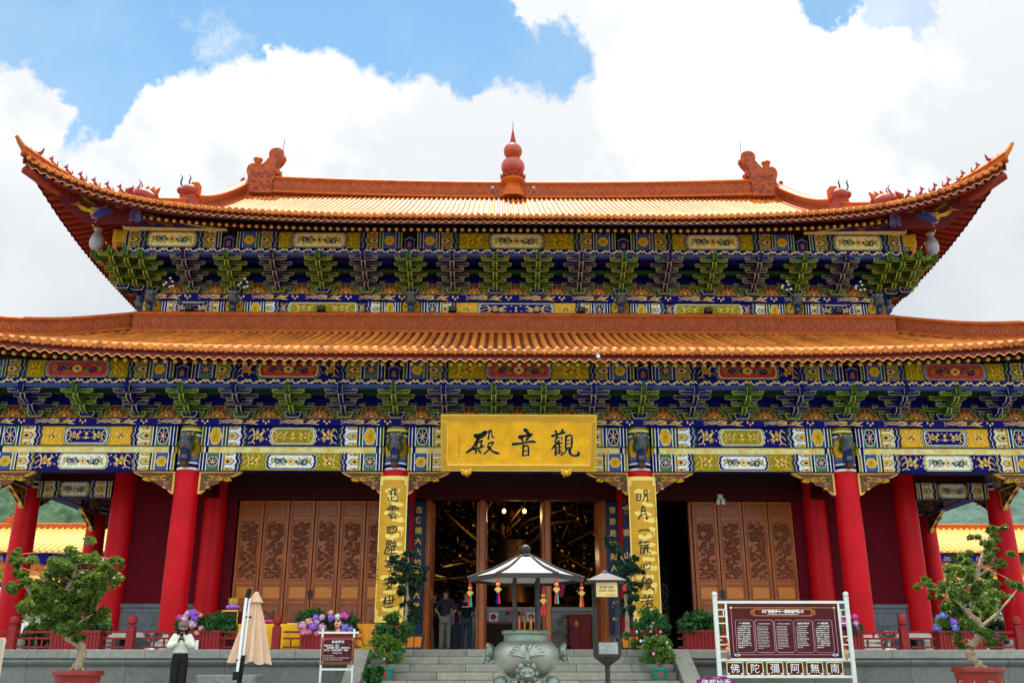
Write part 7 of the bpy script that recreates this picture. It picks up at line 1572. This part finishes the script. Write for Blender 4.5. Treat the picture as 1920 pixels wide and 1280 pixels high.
def person(lab, loc, rz, h, pose, clothes, hat=None, hairlen=0):
    """pose: joints in metres for a 1.65 m figure facing -y"""
    t = thing('person', lab, 'person', loc, rz); k = h/1.65; t.scale = (k,k,k)
    J = dict(pelvis=(0,0,.90), waist=(0,-.005,1.04), chest=(0,0,1.24), neck=(0,.01,1.39), head0=(0,0,1.45), head1=(0,-.02,1.53), head2=(0,-.01,1.60),
             shL=(-.15,.0,1.33), shR=(.15,.0,1.33), elL=(-.20,.03,1.07), elR=(.20,.03,1.07), wrL=(-.22,-.06,.84), wrR=(.22,-.06,.84),
             hipL=(-.085,0,.86), hipR=(.085,0,.86), knL=(-.095,-.02,.48), knR=(.095,-.02,.48), anL=(-.10,.03,.09), anR=(.10,.03,.09), toL=(-.115,-.11,.035), toR=(.115,-.11,.035))
    J.update({a:b for a,b in pose.items() if a in J})
    E_ = [('pelvis','waist'),('waist','chest'),('chest','neck'),('neck','head0'),('head0','head1'),('head1','head2'),('chest','shL'),('chest','shR'),('shL','elL'),('shR','elR'),('elL','wrL'),('elR','wrR'),('pelvis','hipL'),('pelvis','hipR'),('hipL','knL'),('hipR','knR'),('knL','anL'),('knR','anR'),('anL','toL'),('anR','toR')]
    rad = dict(pelvis=(.13,.10),waist=(.11,.085),chest=(.135,.10),neck=.05,head0=(.06,.07),head1=(.074,.088),head2=(.055,.065),shL=.06,shR=.06,elL=.042,elR=.042,wrL=.028,wrR=.028,hipL=.085,hipR=.085,knL=.055,knR=.055,anL=.038,anR=.038,toL=.03,toR=.03)
    body = skin('body',J,E_,rad,'skin',t)
    H = Vector(J['head1']); F_ = Vector(pose.get('face',(0,-1,-.15))).normalized(); S_ = F_.cross(Vector((0,0,1))).normalized(); U_ = S_.cross(F_)
    mb = MB(); P = lambda s,f,u: tuple(H+S_*s+F_*f+U_*u)
    mb.tube([P(0,.075,.015),P(0,.098,-.015),P(0,.088,-.03)],[.010,.016,.012],'skin',7); mb.tube([P(-.022,.082,-.052),P(0,.088,-.052),P(.022,.082,-.052)],[.004,.007,.004],'hrose2',6)
    for s in (-1,1):
        mb.ball(P(s*.030,.074,.012),(.011,.011,.008),'white',7,5); mb.ball(P(s*.030,.083,.012),(.006,.005,.006),'hair',6,4); mb.tube([P(s*.048,.070,.030),P(s*.015,.080,.034)],.004,'hair',5); mb.ball(P(s*.074,.0,-.0),(.012,.022,.03),'skin',7,5)
    mb.build('face',t)
    for sd in 'LR':                                                      # hands with five fingers
        w, e = Vector(J['wr'+sd]), Vector(J['el'+sd]); d = (w-e).normalized() if 'hand'+sd not in pose else Vector(pose['hand'+sd]).normalized(); pn = Vector(pose.get('palm'+sd,(0,-1,0))).normalized(); side = d.cross(pn).normalized(); pn = side.cross(d).normalized()
        mb = MB(); mb.tube([w-d*.01,w+d*.04,w+d*.085],[.026,.034,.032],'skin',9,True,.55)
        for i,(o_,L) in enumerate(((-.026,.062),(-.009,.072),(.009,.068),(.025,.054))):
            b = w+d*.08+side*o_; c1 = b+d*L*.5+pn*.008; c2 = c1+d*L*.28+pn*.028; mb.tube([b,c1,c2],[.0095,.009,.007],'skin',6)
        s_ = -1 if sd == 'L' else 1
        b = w+d*.03-side*s_*.028; mb.tube([b,b+d*.03-side*s_*.022+pn*.012,b+d*.06-side*s_*.02+pn*.03],[.012,.010,.008],'skin',6); mb.build('hand',t)
    for nm,vs,m,fac,extra in clothes:
        rr_ = {a:(tuple(q*fac+extra for q in rad[a]) if isinstance(rad[a],tuple) else rad[a]*fac+extra) for a in vs}; over = {a:b for a,b in pose.get('r_'+nm,{}).items()}; rr_.update(over)
        JJ = {a:J[a] for a in vs}
        if nm in ('trousers','jeans') and 'waist' in JJ: JJ['waist'] = (J['waist'][0],J['waist'][1],J['waist'][2]+.05)
        if nm == 'jacket': JJ['waist'] = (J['waist'][0],J['waist'][1],J['waist'][2]-.09)
        if nm in ('grey_top','shirt'): JJ['pelvis'] = (J['pelvis'][0],J['pelvis'][1],J['pelvis'][2]-.06)
        ed = [(a,b) for a,b in E_ if a in JJ and b in JJ]; skin(nm,JJ,ed,rr_,m,t)
    mb = MB()
    for s in 'LR':
        a, b = Vector(J['an'+s]), Vector(J['to'+s]); mb.tube([a+Vector((0,.03,-.05)),a+Vector((0,-.01,-.055)),b+Vector((0,.0,.0)),b+Vector((0,-.03,-.005))],[.04,.045,.04,.022],'plastic',10,True,.75)
    mb.build('shoes',t)
    mb = MB(); C_ = H+Vector((0,.008,.028))
    def hair(u,v):
        a = 2*PI*u; b = v*R(100 if not hairlen else 118); r = .093+.004*sin(a*9); return tuple(C_+(S_*sin(a)*.92+F_*cos(a)*(1.02 if cos(a)<0 else .96))*r*sin(b)+U_*r*cos(b)*1.05-F_*.012+Vector((0,0,-.0)))
    mb.grid(lambda u,v: hair(u, v*(.60 if cos(2*PI*u)>.45 else 1.)), 28, 9, 'hair')
    if hairlen:
        for a in range(-5,6):
            q = R(180+a*23); p = C_+(S_*sin(q)+F_*cos(q))*.085; mb.tube([p+U_*.02,p-U_*.07,p-U_*hairlen+S_*sin(q)*.02],[.03,.034,.02],'hair',7)
    mb.build('hair',t)
    if hat:
        mb = MB(); mb.grid(lambda u,v: (lambda a,b: tuple(C_+(S_*sin(a)+F_*cos(a)*1.05)*.106*sin(b)+U_*(.104*cos(b)+.012)-F_*.01))(2*PI*u,.02+v*R(92)), 28, 8, hat)
        mb.grid(lambda u,v: (lambda a: tuple(C_+S_*sin(a)*(.10+.01*v)+F_*(cos(a)*(.10+.10*v))+U_*(.022-.03*v)))(R(-62)+R(124)*u), 14, 3, hat); mb.build('cap',t)
    return t, J
M['hrose2'] = pm('lip',(.40,.10,.09),.5,0,.05)
TORSO = ['pelvis','waist','chest','shL','shR','elL','elR']; LEGS = ['pelvis','hipL','hipR','knL','knR','anL','anR']
c = at(337,1240,-3.2)
W, J = person('woman in cream jacket and tan cap looking at a phone held in both hands',(c.x,-3.2,GZ),R(14),1.63,
    dict(elL=(-.235,-.06,1.12),elR=(.235,-.06,1.12),wrL=(-.055,-.215,1.235),wrR=(.055,-.215,1.245),handL=(.35,-.5,.8),handR=(-.35,-.5,.8),palmL=(1,-.2,0),palmR=(-1,-.2,0),head0=(0,-.025,1.45),head1=(0,-.055,1.52),head2=(0,-.06,1.59),face=(.12,-1,-.42),
         hipL=(-.09,0,.88),hipR=(.085,0,.88),knL=(-.075,-.01,.48),knR=(.075,-.03,.48),anL=(-.085,.03,.09),anR=(.09,0,.09),
         r_trousers=dict(pelvis=(.135,.105),hipL=.10,hipR=.10,knL=.095,knR=.095,anL=.085,anR=.085),r_jacket=dict(waist=(.175,.115),chest=(.165,.12),shL=.088,shR=.088,elL=.082,elR=.082,wrL=.042,wrR=.042)),
    [('trousers',['waist']+LEGS,'blackcloth',1.12,.016),('grey_top',['pelvis','waist','chest'],'greytop',1.08,.012),('jacket',['waist','chest','shL','shR','elL','elR','wrL','wrR'],'jacket',1.1,.02)],'cap_tan',.20)
mb = MB(); mb.ball((0,-.105,1.475),(.062,.06,.045),'blackcloth',10,7); mb.tube([(-.07,-.02,1.5),(-.085,-.05,1.40),(-.09,-.03,1.33)],[.03,.03,.012],'hair',7); mb.tube([(.07,-.02,1.5),(.085,-.05,1.40),(.09,-.03,1.33)],[.03,.03,.012],'hair',7); mb.build('face_mask',W)
mb = MB(); mb.bbox(-.036,.036,-.005,.005,-.075,.075,'plastic',.004,Matrix.Translation((0,-.285,1.335)) @ Matrix.Rotation(R(-22),4,'X')); pho = mb.build('phone',None,(0,0,0)); pho.matrix_world = Matrix.Translation((c.x,-3.2,GZ)) @ Matrix.Rotation(R(14),4,'Z') @ Matrix.Scale(1.63/1.65,4); tag(pho,"black phone held in the hands of the woman in the tan cap",'phone')
mb = MB()
for s in (-1,1): mb.ball((c.x+.0+s*.034,-3.31,GZ+1.545),(.03,.012,.022),'plastic',9,6)
mb.build('sunglasses',None).parent = W; D.objects['sunglasses'].matrix_parent_inverse = W.matrix_world.inverted()
sg = D.objects['sunglasses']; sg.data.transform(Matrix.Translation((-c.x,3.2,-GZ))); sg.matrix_parent_inverse = Matrix.Identity(4); sg.data.transform(Matrix.Translation((.01,-.038,-.022)))
M1, J1 = person('man in charcoal shirt and khaki trousers with a hand on his hip',(at(833,1222,4).x,4.,.012),R(180),1.69,
    dict(elL=(-.30,.10,1.08),wrL=(-.15,.13,.98),handL=(1,.2,-.4),palmL=(0,-1,0),elR=(.26,.10,1.10),wrR=(.17,.13,.98),face=(0,-1,-.1)),
    [('trousers',LEGS,'khaki',1.14,.014),('shirt',TORSO,'charcoal',1.14,.016)])
M2, J2 = person('man in blue jeans and black shirt with a white band across the back',(at(873,1222,4.1).x,4.1,.012),R(180),1.64,
    dict(wrL=(-.20,-.16,1.0),wrR=(.20,-.16,1.0),elL=(-.21,.04,1.07),elR=(.21,.04,1.07),face=(0,-1,-.3)),
    [('jeans',LEGS,'denim',1.10,.012),('shirt',TORSO,'blackcloth',1.14,.016)])
mb = MB()
for i in range(9): mb.face([(-.115+.026*i,.152,1.205),(-.115+.026*i+.020,.152,1.205),(-.115+.026*i+.020,.152,1.235),(-.115+.026*i,.152,1.235)],'signtext')
mb.build('printed_band',M2,smooth=0)
M3, J3 = person('person in dark clothes half hidden by the left door post inside the hall',(at(811,1222,4.2).x,4.25,.012),R(180),1.62,dict(elL=(-.24,.06,1.08),wrL=(-.20,-.12,1.02)),[('trousers',LEGS,'blackcloth',1.12,.012),('shirt',TORSO,'navy',1.12,.014)])
mb = MB(); mb.lathe([(.06,0),(.07,.3),(.05,.55),(.03,.62)],'purple',12); tag(mb.build('purple_bag',None,(at(856,1200,4.6).x,4.6,.75)),'purple bag on a dark stool between the two men','bag')
mb = MB(); mb.bbox(-.16,.16,-.16,.16,0,.75,'iron',.02); tag(mb.build('dark_stool',None,(at(856,1200,4.6).x,4.6,.012)),'dark stool between the two men','stool')

# ------------------------------------------------------------------ what lies beyond the hall
def far_hall(lab, px0, px1, ridge, eave, band, low, lowe, Yr, group):
    t = thing('side_hall', lab, 'temple', (0,0,0)); x0, x1 = at(px0,1000,Yr-5).x, at(px1,1000,Yr-5).x
    zr, ze, zb, zl, zle = at(960,ridge,Yr).z, at(960,eave,Yr-5).z, at(960,band,Yr-4.6).z, at(960,low,Yr-4.5).z, at(960,lowe,Yr-7).z
    def slope(name, ya, za, yb, zb_, m='tilef'):
        mb = MB(); n = int((x1-x0)/.42)
        mb.add([(x0,ya,za),(x1,ya,za),(x1,yb,zb_),(x0,yb,zb_)],[[0,1,2,3]],m)
        for i in range(n): x = x0+(x1-x0)*(i+.5)/n; mb.tube([(x,ya-.05,za+.03),(x,(ya+yb)/2,(za+zb_)/2-.12+.03),(x,yb,zb_+.03)],.10,m,6)
        return mb.build(name,t)
    slope('roof',Yr-5.2,ze,Yr,zr); slope('roof',Yr+5.2,ze,Yr,zr); slope('lower_roof',Yr-7,zle,Yr-4.5,zl,'tile')
    mb = MB(); mb.bbox(x0,x1,Yr-.3,Yr+.3,zr-.1,zr+.28,'ridge',.05); mb.build('ridge',t)
    mb = MB(); mb.box(x0+.3,x1-.3,Yr-4.5,Yr+4.5,GZ-.3,ze+.1,'fargrey'); n = int((x1-x0)/1.1)
    mb.build('wall',t); mb = MB()
    for i in range(n):
        x = x0+(x1-x0)*(i+.5)/n
        mb.prism([(x-.15,ze-.75),(x+.15,ze-.75),(x+.42,ze-.1),(x-.42,ze-.1)],Yr-4.95,Yr-4.5,'blue' if i%2 else 'dgreen')
    mb.box(x0,x1,Yr-4.9,Yr-4.5,zb-.02,zb+.28,'lilac'); mb.build('bracket_band',t,smooth=0)
    mb = MB(); mb.box(x0,x1,Yr-4.62,Yr-4.48,zl+.0,zl+.55,'tile'); mb.build('ridge',t); mb = MB(); can = Can(); L = x1-x0
    mb.box(x0,x1,Yr-6.4,Yr-6.0,zle-1.2,zle-.05,'blue'); 
    for i in range(int(L/3)): can.rect(3*i+.3,.15,3*i+2.7,.95,'gold' if i%2 else 'vred',0)
    can.put(mb,lambda u,v,h:(x0+u,Yr-6.4-h,zle-1.2+v)); mb.build('painted_beam',t,smooth=0)
    mb = MB(); 
    for i in range(int(L/4)+1): mb.tube([(x0+4*i,Yr-6.2,GZ-.2),(x0+4*i,Yr-6.2,zle-1.1)],.28,'red',12)
    mb.build('column',t); return t
M['tilef'] = pm('yellow_side_hall_tile',(.62,.27,.045),.4,0,.12,3,coat=.3)  # yellow glaze of the two side hall roofs
fl = far_hall('yellow tiled side hall seen through the left gallery',-160,300,990,1036,1052,1068,1092,47,None)
fr = far_hall('yellow tiled side hall seen through the right gallery',1590,2100,988,1034,1050,1068,1092,47,None)
mb = MB(); c = at(15,985,47); mb.prism([(-.8,0),(.9,0),(.9,.8),(1.4,1.1),(1.5,1.9),(1.0,2.3),(.5,1.9),(.3,1.3),(-.2,1.6),(-.7,1.1)],-.25,.25,'ridge'); mb.build('ridge_beast',fl,(c.x,47,c.z)).scale = (.4,.4,.4)
for px,Y,lab,pts in ((0,20,'white garden wall with a swooping grey coping left of the hall',[(-40,1085),(0,1112),(25,1138),(50,1158),(80,1174),(102,1186),(130,1194)]),(0,20,'white garden wall with a swooping grey coping right of the hall',[(2010,1088),(1960,1110),(1925,1130),(1890,1150),(1862,1168),(1830,1185)])):
    t = thing('garden_wall',lab,'wall',(0,0,0)); q = [at(x,y,Y) for x,y in pts]; mb = MB(); n = len(q)
    vs = [(p.x,Y,GZ-.2) for p in q]+[(p.x,Y,p.z) for p in q]; vs += [(x,y+.35,z) for x,y,z in vs]; mb.add(vs,[[i,i+1,n+i+1,n+i] for i in range(n-1)]+[[2*n+i,2*n+i+1,3*n+i+1,3*n+i] for i in range(n-1)]+[[0,n,3*n,2*n],[n-1,2*n-1,4*n-1,3*n-1]],'farwall'); mb.build('wall',t)
    mb = MB(); mb.tube([tuple(p+Vector((0,.17,.06))) for p in q],.22,'fargrey',8,True,.6); mb.build('coping',t)
rr = random.Random(21)
def tree(lab, px, py, Y, r, hgt, m, cat='tree', group=None):
    b = at(px,py,Y); t = thing('garden_tree',lab,cat,(b.x,Y,GZ-.2),0,group); h = b.z-GZ+.2; mb = MB(); mb.tube([(0,0,0),(.1,.05,h*.5),(0,0,h)],[.16,.12,.06],'bark',8)
    for k in range(5): a = k*1.26; mb.tube([(0,0,h*.5),(r*.6*cos(a),r*.6*sin(a),h+r*.2*sin(k*2))],[.07,.03],'bark',6)
    mb.build('trunk',t); mb = MB()
    for k in range(34):
        d = Vector((rr.gauss(0,1),rr.gauss(0,1),rr.gauss(0,1))).normalized()*(rr.random()**.33)*r; leaves(mb,(d.x,d.y,h+d.z*hgt/r*.5),r*.30,42,.17,m,rr)
    mb.build('crown',t,smooth=0)
tree('round bright green tree beyond the left gallery',96,1150,16,1.5,2.6,'leafb'); tree('low green bush just behind the left end railing',70,1200,5.,.55,.8,'leafb','bush'); tree('round green tree beyond the right gallery',1795,1120,17,1.5,2.6,'leafb'); tree('dark green bush behind the right end railing',1880,1195,6,.6,.8,'leafd','bush'); tree('small green tree between the left white wall and the hall',10,1105,24,1.2,2.0,'leafb'); tree('slim green tree at the right beside the white wall',1850,1150,19,1.1,2.2,'leafg')
# forested hills
def hills(name, x0, x1, ya, yb, h0, h1, m, st):
    nx, ny = int((x1-x0)/st), int((yb-ya)/st); mb = MB()
    def f(u,v):
        x, y = x0+(x1-x0)*u, ya+(yb-ya)*v; e = .5+.5*noise.noise(Vector((x*.006,y*.006,3))); c = noise.noise(Vector((x*.11,y*.11,1)))*4.5+abs(noise.noise(Vector((x*.27,y*.27,5))))*5.5
        return (x,y,GZ-1+(h0+(h1-h0)*(.6+.6*e))*(v**.85)+c*min(1,v*8))
    mb.grid(f,nx,ny,m); return tag(mb.build(name,None,smooth=80),None,None,None,'structure')
M['forest'] = pm('forest_canopy',(.016,.048,.016),.95,0,.65,.35,bump=1.,bscale=1.2,dirt=((.02,.05,.03),.22,.5,.8))
M['forest2'] = pm('far_forest_canopy',(.032,.070,.050),.95,0,.5,.12,bump=1.,bscale=.6,dirt=((.025,.06,.04),.09,.5,.7))
hills('hill',-330,-80,190,400,10,92,'forest',1.25); hills('far_hill',120,640,480,800,20,170,'forest2',5.)

# ------------------------------------------------------------------ sky, sun, view
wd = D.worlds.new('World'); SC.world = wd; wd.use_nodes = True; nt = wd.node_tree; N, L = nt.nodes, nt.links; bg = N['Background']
SUN_EL, SUN_AZ = R(71), R(-6)                     # behind the hall, a little to the left
sd = Vector((sin(SUN_AZ)*cos(SUN_EL), cos(SUN_AZ)*cos(SUN_EL), sin(SUN_EL)))
sky = N.new('ShaderNodeTexSky'); sky.sky_type = 'NISHITA'; sky.sun_disc = False; sky.sun_elevation = SUN_EL; sky.sun_rotation = SUN_AZ; sky.altitude = 1900; sky.air_density = 1.0; sky.dust_density = .6; sky.ozone_density = 1.5
tc = N.new('ShaderNodeTexCoord')
def mth(op, a, b=None, c=None, clamp=False):
    n = N.new('ShaderNodeMath'); n.operation = op; n.use_clamp = clamp
    for i,v in enumerate((a,b,c)):
        if v is None: continue
        if isinstance(v,(int,float)): n.inputs[i].default_value = v
        else: L.new(v, n.inputs[i])
    return n.outputs[0]
def nz(vec, sc, det, off=0., rough=.55):
    mp = N.new('ShaderNodeMapping'); mp.inputs['Location'].default_value = (off,off*.7,off*.3); L.new(vec, mp.inputs['Vector'])
    n = N.new('ShaderNodeTexNoise'); n.inputs['Scale'].default_value = sc; n.inputs['Detail'].default_value = det; n.inputs['Roughness'].default_value = rough; L.new(mp.outputs['Vector'], n.inputs['Vector']); return n.outputs['Fac']
G_ = tc.outputs['Generated']; sx = N.new('ShaderNodeSeparateXYZ'); L.new(G_, sx.inputs[0])
az = mth('ARCTAN2', sx.outputs['X'], mth('ABSOLUTE', sx.outputs['Y'])); el = mth('ARCSINE', sx.outputs['Z'])
def azel(px,py):
    d = (FW+RT*((px-960)/FPX)+UPV*((640-py)/FPX)).normalized(); return math.atan2(d.x,d.y), math.asin(d.z)
def ramp(x, pts):
    """piecewise height curve of a cloud bank over azimuth"""
    r = N.new('ShaderNodeFloatCurve'); cu = r.mapping.curves[0]; lo, hi = -.75, .75
    pts = sorted(((a-lo)/(hi-lo), e) for a,e in pts)
    while len(cu.points) < len(pts)+0: cu.points.new(.5,.5)
    for p,(a,e) in zip(cu.points, pts): p.location = (a,e); p.handle_type = 'VECTOR'
    r.mapping.update(); L.new(mth('MULTIPLY_ADD', x, 1/(hi-lo), -lo/(hi-lo)), r.inputs['Value']); return r.outputs[0]
warp = lambda s,o: mth('SUBTRACT', nz(G_,s,6,o,.6), .5)
wx = mth('ADD', az, mth('ADD', mth('MULTIPLY', warp(9,0),.10), mth('ADD', mth('MULTIPLY', warp(34,4),.040), mth('MULTIPLY', warp(95,14),.018)))); wy = mth('ADD', el, mth('ADD', mth('MULTIPLY', warp(9,2),.10), mth('ADD', mth('MULTIPLY', warp(34,7),.040), mth('MULTIPLY', warp(95,17),.018))))
bank = [(-150,60),(0,140),(60,150),(120,205),(150,262),(195,268),(235,225),(275,175),(330,138),(420,128),(495,118),(510,80),(565,84),(640,112),(690,128),(755,148),(818,122),(858,172),(888,200),(902,165),(935,142),(985,158),(1040,165),(1100,140),(1300,100),(1600,60),(2000,20)]
def edge(d, w): return mth('MULTIPLY_ADD', d, 1/w, .5, True)
m1 = edge(mth('SUBTRACT', ramp(wx,[azel(*p) for p in bank]), wy), .014)
# the high bank on the right: everything to the right of a leaning edge, with a few holes
lean = [(905,36),(940,12),(985,0),(975,40),(1040,75),(1070,92),(1000,112),(1060,135),(1090,150)]
A0 = azel(985,50)[0]; slope_ = mth('ADD', mth('SUBTRACT', wx, A0-.005), mth('MULTIPLY', mth('SUBTRACT', wy, azel(985,60)[1]), .75))
m2 = edge(slope_, .012)
def hole(px,py,rx,ry):
    a,e = azel(px,py); u = mth('MULTIPLY', mth('SUBTRACT', wx, a), 1/rx); v = mth('MULTIPLY', mth('SUBTRACT', wy, e), 1/ry)
    return edge(mth('SUBTRACT', 1., mth('ADD', mth('MULTIPLY',u,u), mth('MULTIPLY',v,v))), .7)
bay = hole(1035,118,.050,.030)
m2 = mth('MULTIPLY', m2, mth('SUBTRACT', 1., mth('MAXIMUM', mth('MAXIMUM', hole(1570,2,.045,.022), mth('MULTIPLY',hole(1690,20,.03,.03),.5)), bay)))
wisp = mth('MULTIPLY', edge(mth('SUBTRACT', nz(G_,5,9,11,.68), .60), .12), .75); wisp = mth('MULTIPLY', wisp, hole(320,14,.10,.05))
mask = mth('MAXIMUM', mth('MAXIMUM', m1, m2), mth('MAXIMUM', wisp, mth('MULTIPLY', edge(mth('SUBTRACT', nz(G_,3,8,5,.6),.56),.30), .34)))
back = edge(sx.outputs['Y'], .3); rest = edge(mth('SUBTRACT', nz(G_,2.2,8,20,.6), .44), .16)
mk = N.new('ShaderNodeMix'); L.new(back, mk.inputs['Factor']); L.new(rest, mk.inputs['A']); L.new(mask, mk.inputs['B'])
high = mth('MULTIPLY_ADD', el, 1/.35, -.75/.35, True); mk2 = N.new('ShaderNodeMix'); L.new(high, mk2.inputs['Factor']); L.new(mk.outputs['Result'], mk2.inputs['A']); L.new(rest, mk2.inputs['B'])
# tone inside the clouds: brilliant tops, soft grey-blue hollows and bases
low = mth('MULTIPLY', mth('MULTIPLY_ADD', el, -1/.16, .54/.16, True), mth('MULTIPLY_ADD', nz(G_,3.,6,41,.55), 1.6, -.05, True))
shade = mth('MAXIMUM', mth('MULTIPLY', mth('MULTIPLY', edge(mth('SUBTRACT', nz(G_,5.2,9,30,.6), .49), .16), .62), mth('MULTIPLY_ADD', el, -1.3, 1.5, True)), mth('MULTIPLY', low, .95))
CLB, CLG, SKYS = 3.8, 2.1, .72
cm = N.new('ShaderNodeMix'); cm.data_type = 'RGBA'; L.new(shade, cm.inputs['Factor']); cm.inputs['A'].default_value = (CLB,CLB*1.0,CLB*1.01,1); cm.inputs['B'].default_value = (CLG*.90,CLG*.99,CLG*1.07,1)
sv = N.new('ShaderNodeVectorMath'); sv.operation = 'MULTIPLY'; L.new(sky.outputs['Color'], sv.inputs[0]); sv.inputs[1].default_value = (.95*SKYS,1.15*SKYS,1.0*SKYS)
fm = N.new('ShaderNodeMix'); fm.data_type = 'RGBA'; L.new(mk2.outputs['Result'], fm.inputs['Factor']); L.new(sv.outputs['Vector'], fm.inputs['A']); L.new(cm.outputs['Result'], fm.inputs['B'])
gain = N.new('ShaderNodeVectorMath'); gain.operation = 'SCALE'; L.new(fm.outputs['Result'], gain.inputs[0]); L.new(mth('MULTIPLY_ADD', back, -1.1, 2.1), gain.inputs['Scale'])   # whole sky behind the camera raised to add frontal light on the facade
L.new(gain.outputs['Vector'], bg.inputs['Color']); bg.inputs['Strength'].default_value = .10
sl = D.lights.new('sun','SUN'); sl.energy = 3.5; sl.angle = R(.6); sl.color = (1.,.955,.88); so = D.objects.new('sun', sl); COL.objects.link(so); so.rotation_euler = sd.to_track_quat('Z','Y').to_euler(); so.location = (0,0,60)
SC.view_settings.view_transform = 'Standard'; SC.view_settings.look = 'None'; SC.view_settings.gamma = 1; SC.view_settings.exposure = 1.65
SC.cycles.max_bounces = 6; SC.cycles.diffuse_bounces = 4; SC.cycles.use_denoising = True
